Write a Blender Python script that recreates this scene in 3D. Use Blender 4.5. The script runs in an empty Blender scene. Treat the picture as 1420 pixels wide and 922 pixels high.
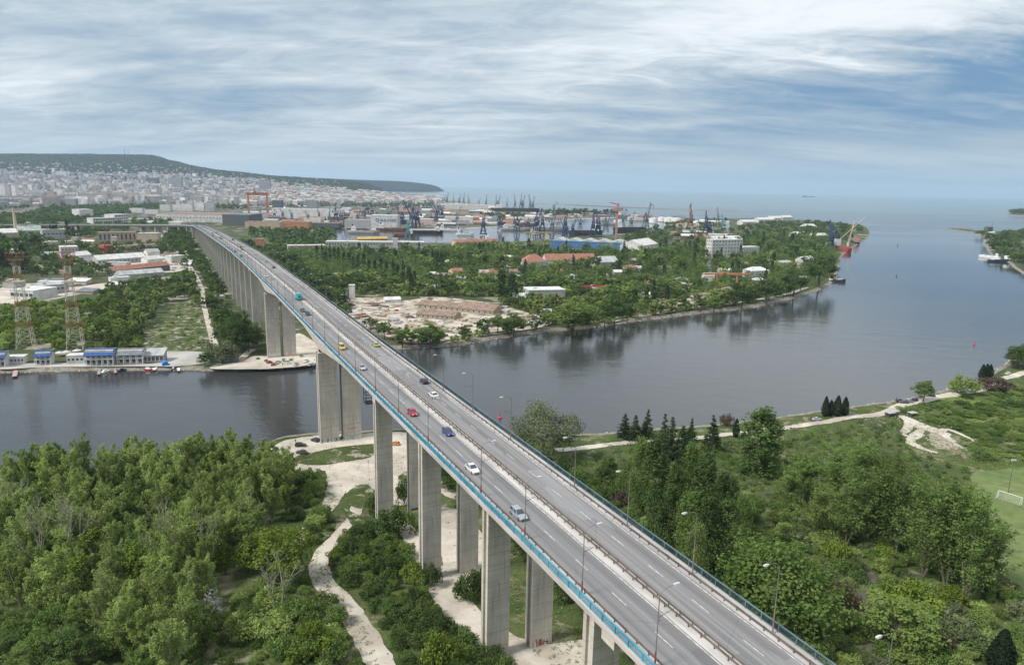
import bpy, bmesh, math, random
import numpy as np
from mathutils import Vector, Matrix
R = math.radians
sc = bpy.context.scene
col = sc.collection
rnd = random.Random(11)
nr = np.random.default_rng(7)

# ------------------------------------------------------------------ camera
CAM_H, FPX, PITCH, ROLL = 110.0, 964.0, math.atan2(203, 964), 0.02
cd = bpy.data.cameras.new('camera')
cam = bpy.data.objects.new('camera', cd)
col.objects.link(cam)
cd.sensor_width = 36.0
cd.lens = 36.0 * FPX / 1420.0
cd.clip_start, cd.clip_end = 1.0, 120000.0
cam.matrix_world = Matrix.Translation((0, 0, CAM_H)) @ Matrix.Rotation(R(90) - PITCH, 4, 'X') @ Matrix.Rotation(ROLL, 4, 'Z')
sc.camera = cam

# ------------------------------------------------------------------ render look
sc.view_settings.view_transform = 'Standard'
sc.view_settings.look = 'None'
sc.view_settings.gamma = 1.0
sc.view_settings.exposure = 1.1
sc.cycles.max_bounces = 6
sc.cycles.diffuse_bounces = 2
sc.cycles.glossy_bounces = 2
sc.cycles.transmission_bounces = 3
sc.cycles.volume_bounces = 1
sc.cycles.transparent_max_bounces = 4
sc.cycles.use_denoising = True
sc.cycles.caustics_reflective = False
sc.cycles.caustics_refractive = False

SUN_EL, SUN_AZ = R(48), R(-115)       # azimuth clockwise from +Y: behind the left shoulder


class NT:
    """tiny node-tree writer"""
    def __init__(s, tree):
        s.t = tree
        s.t.nodes.clear()

    def n(s, typ, ins=None, **props):
        nd = s.t.nodes.new(typ)
        for k, v in props.items():
            setattr(nd, k, v)
        for k, v in (ins or {}).items():
            s.put(nd.inputs[k], v)
        return nd

    def put(s, sock, v):
        if isinstance(v, bpy.types.Node):
            v = v.outputs[0]
        if isinstance(v, bpy.types.NodeSocket):
            s.t.links.new(v, sock)
        else:
            if isinstance(v, tuple) and len(v) == 3 and sock.type == 'RGBA':
                v = (*v, 1.0)
            sock.default_value = v

    def m(s, op, a, b=0.0, c=0.0, clamp=False):
        return s.n('ShaderNodeMath', {0: a, 1: b, 2: c}, operation=op, use_clamp=clamp)

    def mix(s, f, a, b, mode='MIX'):
        x = s.n('ShaderNodeMix', data_type='RGBA', blend_type=mode)
        s.put(x.inputs[0], f); s.put(x.inputs[6], a); s.put(x.inputs[7], b)
        return x.outputs[2]

    def noise(s, vec, scale, detail=4.0, rough=.55, dist=0.0):
        x = s.n('ShaderNodeTexNoise', {'Scale': scale, 'Detail': detail, 'Roughness': rough, 'Distortion': dist})
        if vec is not None:
            s.put(x.inputs['Vector'], vec)
        return x.outputs[0]

    def ramp(s, f, a, b):
        x = s.n('ShaderNodeMapRange', {'Value': f, 'From Min': a, 'From Max': b}, interpolation_type='SMOOTHSTEP')
        return x.outputs[0]

    def mapping(s, vec, scale=(1, 1, 1), rot=(0, 0, 0), loc=(0, 0, 0)):
        x = s.n('ShaderNodeMapping', {'Location': loc, 'Rotation': rot, 'Scale': scale})
        s.put(x.inputs['Vector'], vec)
        return x.outputs[0]


# ------------------------------------------------------------------ world: nishita sky under broken layered cloud
w = bpy.data.worlds.new('World')
sc.world = w
w.use_nodes = True
T = NT(w.node_tree)
sky = T.n('ShaderNodeTexSky', sky_type='NISHITA', sun_disc=False, sun_elevation=SUN_EL, sun_rotation=SUN_AZ % (2 * math.pi),
          altitude=100.0, air_density=1.0, dust_density=2.0, ozone_density=1.5)
tc = T.n('ShaderNodeTexCoord').outputs['Generated']
sx = T.n('ShaderNodeSeparateXYZ', {0: tc})
X, Y, Z = sx.outputs
zc = T.m('MAXIMUM', Z, 0.0)
den = T.m('ADD', zc, 0.17)
px = T.m('DIVIDE', X, den)
py = T.m('DIVIDE', Y, den)
P = T.n('ShaderNodeCombineXYZ', {0: px, 1: py, 2: 0.0}).outputs[0]
P1 = T.mapping(P, (0.55, 1.15, 1), (0, 0, R(20)), (3.1, 1.7, 0))
P2 = T.mapping(P, (1.3, 2.6, 1), (0, 0, R(16)), (7.3, 4.1, 0))
P3 = T.mapping(P, (0.42, 0.62, 1), (0, 0, R(-14)), (5.2, 9.4, 0))
big = T.noise(P3, 1.1, 3.0, .5, .5)
mid = T.noise(P1, 1.5, 10.0, .60, 1.1)
fine = T.noise(P2, 2.0, 12.0, .66, 1.0)
P4 = T.mapping(P, (.42, 3.4, 1), (0, 0, R(-9)), (2.2, 6.3, 0))
wisp = T.noise(P4, 1.3, 9.0, .62, .5)
d1 = T.m('MULTIPLY_ADD', mid, .44, T.m('MULTIPLY_ADD', fine, .30, T.m('MULTIPLY_ADD', big, .36, T.m('MULTIPLY', wisp, .22))))
# a long blue-grey bank low on the right, and thin white cloud high on the right
az = T.m('DIVIDE', X, T.m('MAXIMUM', Y, .05))
elv = T.m('ADD', zc, T.m('MULTIPLY_ADD', fine, .05, T.m('MULTIPLY_ADD', mid, .08, -.065)))
right = T.ramp(az, -.30, .55)
bank = T.m('MULTIPLY', right, T.m('MULTIPLY', T.ramp(elv, .03, .08), T.m('SUBTRACT', 1.0, T.ramp(elv, .12, .20))))
high = T.m('MULTIPLY', T.ramp(az, -.35, .6), T.ramp(elv, .12, .24))
d2 = T.m('MULTIPLY_ADD', bank, -.15, T.m('MULTIPLY_ADD', high, .20, d1))
cov = T.ramp(d2, .60, .90)
lo = T.mix(T.ramp(d2, .42, .68), (1.4, 2.75, 4.45), (4.3, 5.2, 5.95))
cloud = T.mix(cov, lo, (8.6, 9.0, 9.3))
# flatter and hazier towards the horizon
hz = T.ramp(zc, -.012, .075)
hcol = T.mix(right, (4.7, 5.75, 6.5), (2.6, 4.0, 5.25))
cloud = T.mix(hz, hcol, cloud)
full = T.mix(.92, sky, cloud)
bg = T.n('ShaderNodeBackground', {'Color': full, 'Strength': 0.054})
T.n('ShaderNodeOutputWorld', {'Surface': bg})
w.cycles.sampling_method = 'MANUAL'
w.cycles.sample_map_resolution = 512

# ------------------------------------------------------------------ sun, softened by the cloud
sl = bpy.data.lights.new('sun', 'SUN')
sl.energy, sl.angle, sl.color = 2.1, R(14), (1.0, .95, .88)
so = bpy.data.objects.new('sun', sl)
col.objects.link(so)
sd = Vector((math.sin(SUN_AZ) * math.cos(SUN_EL), math.cos(SUN_AZ) * math.cos(SUN_EL), math.sin(SUN_EL)))
so.rotation_euler = (-sd).to_track_quat('-Z', 'Y').to_euler()
so.location = sd * 500


# ------------------------------------------------------------------ surveying: where a sight line meets level ground
CP, SP, CR, SR = math.cos(PITCH), math.sin(PITCH), math.cos(ROLL), math.sin(ROLL)


def ray(px, py):
    u, v = px - 710.0, py - 461.0
    u, v = CR * u + SR * v, -SR * u + CR * v
    return u, FPX * CP - v * SP, -(FPX * SP + v * CP)


def G(px, py, z=2.0):
    q = ray(px, py)
    t = (z - CAM_H) / q[2]
    return q[0] * t, q[1] * t


def proj(x, y, z):
    z -= CAM_H
    dep, up = y * CP - z * SP, y * SP + z * CP
    u, v = FPX * x / dep, -FPX * up / dep
    return 710 + CR * u - SR * v, 461 + SR * u + CR * v


def h_at(x, y, pytop, z0=2.0):
    """height above z0 of something standing at (x, y) whose top is seen at pytop"""
    lo, hi = z0, z0 + 600.0
    for _ in range(40):
        m = .5 * (lo + hi)
        if proj(x, y, m)[1] > pytop:
            lo = m
        else:
            hi = m
    return lo - z0


def ppm(x, y, z=2.0):
    return FPX / math.sqrt(x * x + y * y + (CAM_H - z) ** 2)


# ------------------------------------------------------------------ tagging and linking
def tag(o, label=None, cat=None, group=None, kind=None):
    for k, v in (('label', label), ('category', cat), ('group', group), ('kind', kind)):
        if v:
            o[k] = v
        elif k in o:
            del o[k]
    return o


def empty(name, loc, rz=0.0):
    o = bpy.data.objects.new(name, None)
    col.objects.link(o)
    o.location = loc
    o.rotation_euler = (0, 0, rz)
    o.empty_display_size = .5
    return o


def link(name, me, parent=None, loc=None, rz=None, sc3=None):
    o = bpy.data.objects.new(name, me)
    col.objects.link(o)
    if parent is not None:
        o.parent = parent
    if loc is not None:
        o.location = loc
    if rz is not None:
        o.rotation_euler = (0, 0, rz)
    if sc3 is not None:
        o.scale = sc3
    return o


kids = {}


def copy_tree(o, parent=None):
    c = o.copy()
    col.objects.link(c)
    c.parent = parent
    for ch in o.children:
        copy_tree(ch, c)
    return c


class MB:
    """collects boxes, bars, tubes, prisms; build() links them as ONE mesh object"""
    def __init__(s):
        s.v, s.f, s.m = [], [], []

    def add(s, vs, fs, m=0):
        b = len(s.v)
        s.v += [tuple(p) for p in vs]
        s.f += [tuple(b + i for i in f) for f in fs]
        s.m += [m] * len(fs)
        return s

    def box(s, x0, x1, y0, y1, z0, z1, m=0, rz=0.0, at=(0, 0, 0)):
        vs = [(x, y, z) for z in (z0, z1) for x, y in ((x0, y0), (x1, y0), (x1, y1), (x0, y1))]
        if rz or at != (0, 0, 0):
            c, k = math.cos(rz), math.sin(rz)
            vs = [(c * x - k * y + at[0], k * x + c * y + at[1], z + at[2]) for x, y, z in vs]
        return s.add(vs, [(3, 2, 1, 0), (4, 5, 6, 7), (0, 1, 5, 4), (1, 2, 6, 5), (2, 3, 7, 6), (3, 0, 4, 7)], m)

    def tube(s, p0, p1, r0, r1=None, n=6, m=0, cap=True):
        r1 = r0 if r1 is None else r1
        a, b = Vector(p0), Vector(p1)
        d = (b - a).normalized()
        u = d.cross(Vector((0, 0, 1)) if abs(d.z) < .9 else Vector((1, 0, 0))).normalized()
        k = d.cross(u)
        vs = []
        for c, r in ((a, r0), (b, r1)):
            for i in range(n):
                t = 2 * math.pi * (i + .5) / n
                vs.append(c + (u * math.cos(t) + k * math.sin(t)) * r)
        fs = [(i, (i + 1) % n, n + (i + 1) % n, n + i) for i in range(n)]
        if cap:
            fs += [tuple(range(n - 1, -1, -1)), tuple(range(n, 2 * n))]
        return s.add(vs, fs, m)

    def bar(s, p0, p1, w, h=None, m=0):
        return s.tube(p0, p1, w * .707, n=4, m=m)

    def prism(s, poly, z0, z1, m=0):
        n = len(poly)
        vs = [(x, y, z0) for x, y in poly] + [(x, y, z1) for x, y in poly]
        fs = [(i, (i + 1) % n, n + (i + 1) % n, n + i) for i in range(n)] + [tuple(range(n - 1, -1, -1)), tuple(range(n, 2 * n))]
        return s.add(vs, fs, m)

    def loft(s, rings, m=0, close=True, caps=True):
        n = len(rings[0])
        vs = [p for r in rings for p in r]
        fs = []
        for k in range(len(rings) - 1):
            for i in range(n if close else n - 1):
                j = (i + 1) % n
                fs.append((k * n + i, k * n + j, (k + 1) * n + j, (k + 1) * n + i))
        if caps and close:
            fs += [tuple(range(n - 1, -1, -1)), tuple((len(rings) - 1) * n + i for i in range(n))]
        return s.add(vs, fs, m)

    def mesh(s, name, mats, smooth=False):
        me = bpy.data.meshes.new(name)
        me.from_pydata(s.v, [], s.f)
        for x in (mats if isinstance(mats, (list, tuple)) else [mats]):
            me.materials.append(x)
        if any(s.m):
            me.polygons.foreach_set('material_index', s.m)
        if smooth:
            me.polygons.foreach_set('use_smooth', [True] * len(s.f))
        me.update()
        return me

    def build(s, name, mats, parent=None, smooth=False, **k):
        return link(name, s.mesh(name, mats, smooth), parent, **k)


# ------------------------------------------------------------------ materials
MATS = {}


def mat(name, c, c2=None, rough=.75, scale=.4, var=.14, bump=0.0, spec=.25, metal=0.0, stretch=(1, 1, 1), lo=.3, hi=.7, objrand=0.0):
    if name in MATS:
        return MATS[name]
    m = bpy.data.materials.new(name)
    m.use_nodes = True
    T = NT(m.node_tree)
    tc = T.n('ShaderNodeTexCoord').outputs['Object']
    v = T.mapping(tc, stretch)
    n1 = T.noise(v, scale, 6.0, .6)
    a = tuple(x * (1 - var) for x in c)
    b = c2 or tuple(min(1, x * (1 + var)) for x in c)
    cc = T.mix(T.ramp(n1, lo, hi), a, b)
    if objrand:
        oi = T.n('ShaderNodeObjectInfo').outputs['Random']
        k = T.m('MULTIPLY_ADD', oi, 2 * objrand, 1 - objrand)
        cc = T.mix(1.0, cc, T.n('ShaderNodeCombineColor', {0: k, 1: k, 2: k}).outputs[0], 'MULTIPLY')
    p = T.n('ShaderNodeBsdfPrincipled', {'Base Color': cc, 'Roughness': rough, 'Metallic': metal, 'Specular IOR Level': spec})
    if bump:
        bn = T.n('ShaderNodeBump', {'Strength': bump, 'Distance': .3, 'Height': T.noise(v, scale * 5, 5.0, .6)})
        T.put(p.inputs['Normal'], bn)
    T.n('ShaderNodeOutputMaterial', {'Surface': p})
    MATS[name] = m
    return m
# ------------------------------------------------------------------ water, sea
def water_mat():
    m = bpy.data.materials.new('water')
    m.use_nodes = True
    T = NT(m.node_tree)
    pos = T.n('ShaderNodeNewGeometry').outputs['Position']
    v1 = T.mapping(pos, (1, 1.7, 1), (0, 0, R(25)))
    n1 = T.noise(v1, .32, 4.0, .6, .5)
    n2 = T.noise(v1, .045, 3.0, .5)
    n3 = T.noise(T.mapping(pos, (.5, .9, 1), (0, 0, R(-12))), .004, 3.0, .5)
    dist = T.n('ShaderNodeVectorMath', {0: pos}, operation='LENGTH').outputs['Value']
    fade = T.m('SUBTRACT', 1.0, T.ramp(dist, 250.0, 1400.0))
    h = T.m('MULTIPLY_ADD', n1, .5, T.m('MULTIPLY', n2, 1.2))
    bn = T.n('ShaderNodeBump', {'Strength': T.m('MULTIPLY_ADD', fade, .36, .07), 'Distance': .5, 'Height': h})
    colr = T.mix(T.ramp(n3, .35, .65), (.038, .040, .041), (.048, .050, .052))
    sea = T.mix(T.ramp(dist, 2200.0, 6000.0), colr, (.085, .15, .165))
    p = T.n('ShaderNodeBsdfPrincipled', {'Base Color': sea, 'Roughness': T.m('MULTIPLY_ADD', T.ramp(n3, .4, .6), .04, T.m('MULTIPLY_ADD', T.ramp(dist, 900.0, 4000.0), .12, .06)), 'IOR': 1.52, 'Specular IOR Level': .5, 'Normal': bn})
    T.n('ShaderNodeOutputMaterial', {'Surface': p})
    return m


def disc(r0, n=96):
    mb = MB()
    rings = [0, 400, 1500, 5000, 15000, r0]
    vs = [(0, 0, 0)]
    fs = []
    for r in rings[1:]:
        vs += [(r * math.cos(2 * math.pi * i / n), r * math.sin(2 * math.pi * i / n), 0) for i in range(n)]
    for i in range(n):
        fs.append((0, 1 + i, 1 + (i + 1) % n))
        for k in range(len(rings) - 2):
            a = 1 + k * n
            fs.append((a + i, a + n + i, a + n + (i + 1) % n, a + (i + 1) % n))
    return mb.add(vs, fs)


tag(disc(38000.0).build('water', water_mat()), kind='structure')


# ------------------------------------------------------------------ land
def land_mat(name, g1, g2, dirt, dirt_amt=.5, sc1=.02, fine=.6):
    m = bpy.data.materials.new(name)
    m.use_nodes = True
    T = NT(m.node_tree)
    pos = T.n('ShaderNodeNewGeometry').outputs['Position']
    a = T.noise(pos, sc1, 6.0, .6, .4)
    b = T.noise(pos, fine, 5.0, .65)
    c = T.noise(T.mapping(pos, (1, 1, 1), (0, 0, 0), (300, 120, 0)), sc1 * 2.3, 7.0, .62, .6)
    g = T.mix(T.ramp(a, .35, .65), g1, g2)
    g = T.mix(T.m('MULTIPLY', T.ramp(b, .4, .75), .55), g, tuple(x * .45 for x in g1))
    g = T.mix(T.ramp(T.m('MULTIPLY_ADD', b, .16, c), dirt_amt, dirt_amt + .1), g, dirt)
    bn = T.n('ShaderNodeBump', {'Strength': .6, 'Distance': .5, 'Height': b})
    p = T.n('ShaderNodeBsdfPrincipled', {'Base Color': g, 'Roughness': .95, 'Specular IOR Level': .1, 'Normal': bn})
    T.n('ShaderNodeOutputMaterial', {'Surface': p})
    MATS[name] = m
    return m


GRASS = land_mat('grassland', (.050, .078, .024), (.105, .130, .048), (.22, .195, .135), .62, .045, 1.1)
MIDLAND = land_mat('scrubland', (.050, .072, .030), (.095, .108, .05), (.34, .31, .25), .63, .012, .2)
CITYLAND = land_mat('town_ground', (.055, .068, .04), (.13, .125, .11), (.23, .215, .195), .58, .01, .1)
SHORE = mat('shore_stone', (.36, .33, .28), (.16, .14, .11), scale=.35, var=.2, bump=.8, rough=.95)


def dirt_mat():
    m = bpy.data.materials.new('pale_dirt')
    m.use_nodes = True
    T = NT(m.node_tree)
    pos = T.n('ShaderNodeNewGeometry').outputs['Position']
    a = T.noise(pos, .07, 7.0, .62, .6)
    b = T.noise(pos, .55, 7.0, .66)
    c = T.noise(T.mapping(pos, (1, 1, 1), (0, 0, 0), (50, 80, 0)), .16, 8.0, .68, .8)
    g = T.noise(pos, 3.0, 5.0, .7)
    k = T.mix(T.ramp(a, .32, .68), (.36, .32, .265), (.58, .53, .46))
    k = T.mix(T.m('MULTIPLY', T.ramp(b, .5, .75), .35), k, (.29, .25, .20))
    k = T.mix(T.m('MULTIPLY', T.ramp(g, .5, .75), .3), k, (.68, .64, .58))
    k = T.mix(T.m('MULTIPLY', T.ramp(c, .63, .70), .5), k, (.20, .19, .12))
    p = T.n('ShaderNodeBsdfPrincipled', {'Base Color': k, 'Roughness': .95, 'Specular IOR Level': .1})
    T.put(p.inputs['Normal'], T.n('ShaderNodeBump', {'Strength': .5, 'Distance': .25, 'Height': b}))
    T.n('ShaderNodeOutputMaterial', {'Surface': p})
    return m


SAND = dirt_mat()
QUAY = mat('quay_concrete', (.36, .345, .32), (.47, .45, .42), scale=.05, var=.15, rough=.9)


def smooth_line(pts, step, jit=0.0, closed=False):
    """catmull-rom through pts, resampled about every step metres, with a little wander"""
    n = len(pts)
    out = []
    rr = random.Random(int(abs(pts[0][0]) * 10) + n)
    for i in range(n if closed else n - 1):
        p0 = pts[(i - 1) % n] if closed or i else pts[0]
        p1, p2 = pts[i], pts[(i + 1) % n]
        p3 = pts[(i + 2) % n] if closed or i < n - 2 else pts[-1]
        L = math.dist(p1, p2)
        k = max(1, min(60, int(L / step)))
        for j in range(k):
            t = j / k
            q = [.5 * (2 * p1[c] + (p2[c] - p0[c]) * t + (2 * p0[c] - 5 * p1[c] + 4 * p2[c] - p3[c]) * t * t + (3 * p1[c] - p0[c] - 3 * p2[c] + p3[c]) * t ** 3) for c in (0, 1)]
            if jit:
                q = [q[0] + rr.uniform(-jit, jit), q[1] + rr.uniform(-jit, jit)]
            out.append(tuple(q))
    if not closed:
        out.append(tuple(pts[-1]))
    return out


def area(p):
    return .5 * sum(p[i][0] * p[(i + 1) % len(p)][1] - p[(i + 1) % len(p)][0] * p[i][1] for i in range(len(p)))


def inset(p, d):
    n = len(p)
    out = []
    sg = 1 if area(p) > 0 else -1
    for i in range(n):
        a, b = p[i - 1], p[(i + 1) % n]
        tx, ty = b[0] - a[0], b[1] - a[1]
        L = math.hypot(tx, ty) or 1
        out.append((p[i][0] - sg * ty / L * d, p[i][1] + sg * tx / L * d))
    return out


def land(name, pts, z, mats, bank=3.0, **k):
    if area(pts) < 0:
        pts = pts[::-1]
    top = inset(pts, bank)
    mb = MB()
    n = len(pts)
    mb.add([(x, y, z) for x, y in top], [tuple(range(n))], 0)
    mb.loft([[(x, y, -1.0) for x, y in inset(pts, -bank)], [(x, y, .25) for x, y in pts], [(x, y, z) for x, y in top]], 1, caps=False)
    return tag(mb.build(name, mats), kind='structure')


def sheet(name, pts, z, m, kind='structure', label=None, cat=None):
    if area(pts) < 0:
        pts = pts[::-1]
    mb = MB().add([(x, y, z) for x, y in pts], [tuple(range(len(pts)))])
    return tag(mb.build(name, m), label, cat, None, kind)


def strip(name, line, width, z, m, jit=.25):
    """a path of given width (a number, or one per point) along a line of ground points"""
    ws = width if isinstance(width, (list, tuple)) else [width] * len(line)
    p3 = smooth_line([(x, y) for x, y in line], 3.0)
    n = len(p3)
    rr = random.Random(n)
    L, Rr = [], []
    for i, p in enumerate(p3):
        a, b = p3[max(0, i - 1)], p3[min(n - 1, i + 1)]
        tx, ty = b[0] - a[0], b[1] - a[1]
        q = math.hypot(tx, ty) or 1
        t = i / (n - 1) * (len(ws) - 1)
        k = min(len(ws) - 2, int(t))
        w2 = .5 * (ws[k] + (ws[k + 1] - ws[k]) * (t - k))
        L.append((p[0] - ty / q * (w2 + rr.uniform(-jit, jit)), p[1] + tx / q * (w2 + rr.uniform(-jit, jit)), z))
        Rr.append((p[0] + ty / q * (w2 + rr.uniform(-jit, jit)), p[1] - tx / q * (w2 + rr.uniform(-jit, jit)), z))
    mb = MB().add(L + Rr, [(i, n + i, n + i + 1, i + 1) for i in range(n - 1)])
    return tag(mb.build(name, m), kind='structure')


def gp(pts, z=2.0):
    return [G(x, y, z) for x, y in pts]


# south bank: foreground left, under the bridge, the scrub on the right
south_px = [(-30, 668), (80, 662), (200, 655), (330, 640), (372, 618), (400, 607), (450, 602), (505, 600), (560, 597), (620, 600), (690, 606),
            (740, 606), (800, 605), (860, 601), (905, 597), (960, 593), (1020, 588), (1080, 580), (1140, 571), (1200, 563), (1250, 556),
            (1300, 545), (1340, 534), (1385, 512), (1408, 496), (1440, 478)]
south_shore = smooth_line(gp(south_px, 0), 4.0, .5)
_sx = [p[0] for p in south_shore]
_so = sorted(range(len(_sx)), key=lambda i: _sx[i])
SHX = np.array([south_shore[i][0] for i in _so])
SHY = np.array([south_shore[i][1] for i in _so])


def hz(x, y):
    """height of the south bank: it climbs away from the water"""
    D = float(np.interp(x, SHX, SHY)) - y
    k = float(np.interp(x, [30, 160], [1.0, .5]))
    z = float(np.interp(D, [0, 45, 87, 125, 160, 200, 320], [0, .5, 3, 5.6, 10, 15, 19])) * k
    return 2.0 + z + (.25 * math.sin(x * .21 + y * .13) + .2 * math.sin(x * .09 - y * .17)) * min(1, max(0, D) / 30)


def GS(px, py):
    """where the sight line meets the sloping south bank"""
    z = 4.0
    for _ in range(25):
        x, y = G(px, py, z)
        z = .5 * z + .5 * hz(x, y)
    x, y = G(px, py, z)
    return x, y


def terrain():
    xs = sorted(set([-900, -700, -560, -460] + list(np.arange(-400, 420, 3.0)) + [440, 480, 540, 620, 760, 900]))
    ds = [-4.0, 0.0, 1.2, 2.5] + list(np.arange(5, 245, 3.0)) + [260, 290, 340, 420, 560, 800]
    vs, fs = [], []
    for x in xs:
        y0 = float(np.interp(x, SHX, SHY))
        for k, dd in enumerate(ds):
            y = y0 - dd
            z = (-1.2, .3, 1.3, 1.9)[k] if k < 4 else hz(x, y)
            vs.append((x, y, z))
    n = len(ds)
    mi = []
    for i in range(len(xs) - 1):
        for k in range(n - 1):
            fs.append((i * n + k, i * n + k + 1, (i + 1) * n + k + 1, (i + 1) * n + k))
            mi.append(1 if k < 4 else 0)
    mb = MB().add(vs, fs)
    mb.m = mi
    return tag(mb.build('south_bank', [GRASS, SHORE], smooth=True), kind='structure')


terrain()

# north bank and the peninsula beyond it, out to the harbour basins
north_px = [(-60, 520), (0, 517), (120, 514), (250, 513), (290, 514), (340, 514), (400, 511), (436, 506), (443, 497), (470, 484), (555, 484), (600, 482), (645, 477),
            (700, 468), (760, 460), (815, 455), (870, 447), (920, 441), (965, 435), (1005, 431), (1045, 426), (1085, 417), (1115, 409), (1140, 400),
            (1155, 389), (1160, 375), (1166, 358), (1180, 345), (1200, 333), (1206, 322), (1200, 314)]
north_shore = smooth_line(gp(north_px, 0), 5.0, .5)
back_px = [(1150, 308), (1060, 303), (985, 304), (935, 310), (925, 319), (880, 324), (800, 329), (760, 333), (700, 338), (600, 338), (480, 340), (464, 332), (458, 320),
           (452, 314), (440, 310), (300, 306), (100, 304), (-60, 302)]
north = north_shore + gp(back_px, 0) + [G(-400, 312, 0), G(-500, 520, 0)]
land('north_bank', north, 2.0, [MIDLAND, SHORE], 2.5)
# harbour land: quays and docks in front of the town
port_px = [(-60, 301), (300, 305), (440, 309), (456, 316), (530, 319), (620, 319), (690, 315), (745, 309), (800, 304), (862, 302), (866, 297),
           (820, 293), (760, 291), (700, 293), (690, 288), (640, 280), (560, 275), (500, 272), (380, 270), (-60, 268)]
land('port_land', gp(port_px, 0), 2.2, [CITYLAND, QUAY], 3.0)
land('harbour_mole', gp([(690, 291), (640, 286), (560, 284), (560, 280), (640, 282), (700, 287)], 0), 3.0, [QUAY, QUAY], 2.0)
bw = smooth_line(gp([(738, 283), (790, 284.5), (880, 288.5), (960, 291), (1028, 292.3)], 0), 60.0)
strip('breakwater', bw, 26.0, 3.2, QUAY, 2.0)
land('breakwater_base', [(x, y - 20) for x, y in bw] + [(x, y + 22) for x, y in bw[::-1]], 3.0, [SHORE, SHORE], 8.0)
# the land closing the channel on the right
east_px = [(1310, 317), (1335, 321), (1358, 326), (1366, 336), (1370, 348), (1380, 358), (1398, 364), (1410, 374), (1440, 388), (1520, 400), (1700, 330), (1500, 312), (1420, 319), (1392, 321), (1362, 321), (1340, 318)]
land('east_bank', smooth_line(gp(east_px, 0), 9.0, 1.0, True), 2.0, [MIDLAND, SHORE], 3.0)
land('headland', smooth_line(gp([(1396, 298), (1420, 300), (1500, 304), (1600, 298), (1500, 292), (1420, 294.5)], 0), 40.0, 5.0, True), 4.0, [MIDLAND, SHORE], 8.0)


def inside(p, x, y):
    c, n = False, len(p)
    for i in range(n):
        a, b = p[i - 1], p[i]
        if (a[1] > y) != (b[1] > y) and x < (b[0] - a[0]) * (y - a[1]) / (b[1] - a[1]) + a[0]:
            c = not c
    return c


def drape(name, pts, m, dz=.05, cell=1.0, hf=None, kind='structure', label=None, cat=None):
    """a sheet with the outline pts laid over the sloping bank"""
    hf = hf or hz
    p = np.array(pts)
    q = np.roll(p, -1, 0)
    x0, y0 = p.min(0) - cell
    x1, y1 = p.max(0) + cell
    nx, ny = int((x1 - x0) / cell) + 1, int((y1 - y0) / cell) + 1
    use = {}
    fs = []
    for i in range(nx):
        for j in range(ny):
            if inside(pts, x0 + (i + .5) * cell, y0 + (j + .5) * cell):
                fs.append([use.setdefault(c, len(use)) for c in ((i, j), (i + 1, j), (i + 1, j + 1), (i, j + 1))])
    vs = []
    for (i, j) in use:
        x, y = x0 + i * cell, y0 + j * cell
        d, l = q - p, None
        t = np.clip(((x - p[:, 0]) * d[:, 0] + (y - p[:, 1]) * d[:, 1]) / np.maximum(1e-6, (d ** 2).sum(1)), 0, 1)
        c = p + d * t[:, None]
        dd = np.hypot(c[:, 0] - x, c[:, 1] - y)
        k = int(dd.argmin())
        if dd[k] < cell * .72 or not inside(pts, x, y):
            x, y = c[k]
        vs.append((x, y, hf(x, y) + dz))
    return tag(MB().add(vs, fs).build(name, m), label, cat, None, kind)


TRACKS = []


def off_track(x, y, m=1.6):
    return all((x - a) ** 2 + (y - b) ** 2 > (w2 + m) ** 2 for a, b, w2 in TRACKS)


def trail(name, line, width, m=None, dz=.07):
    """a footpath or track over the bank"""
    ws = width if isinstance(width, (list, tuple)) else [width] * len(line)
    p3 = smooth_line(line, 2.0)
    n = len(p3)
    rr = random.Random(n + int(line[0][0]))
    cols = []
    for i, p in enumerate(p3):
        a, b = p3[max(0, i - 1)], p3[min(n - 1, i + 1)]
        tx, ty = b[0] - a[0], b[1] - a[1]
        q = math.hypot(tx, ty) or 1
        t = i / max(1, n - 1) * (len(ws) - 1)
        k = min(len(ws) - 2, int(t))
        w2 = .5 * (ws[k] + (ws[k + 1] - ws[k]) * (t - k))
        TRACKS.append((p[0], p[1], w2))
        for e in (-1, -.5, 0, .5, 1):
            ww = e * (w2 + (rr.uniform(-.28, .28) if abs(e) == 1 else 0))
            x, y = p[0] - ty / q * ww, p[1] + tx / q * ww
            cols.append((x, y, hz(x, y) + dz))
    fs = [(i * 5 + k + 1, i * 5 + k, i * 5 + k + 5, i * 5 + k + 6) for i in range(n - 1) for k in range(4)]
    return tag(MB().add(cols, fs).build(name, m or SAND), kind='structure')


def gs(pts):
    return [GS(x, y) for x, y in pts]


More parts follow.
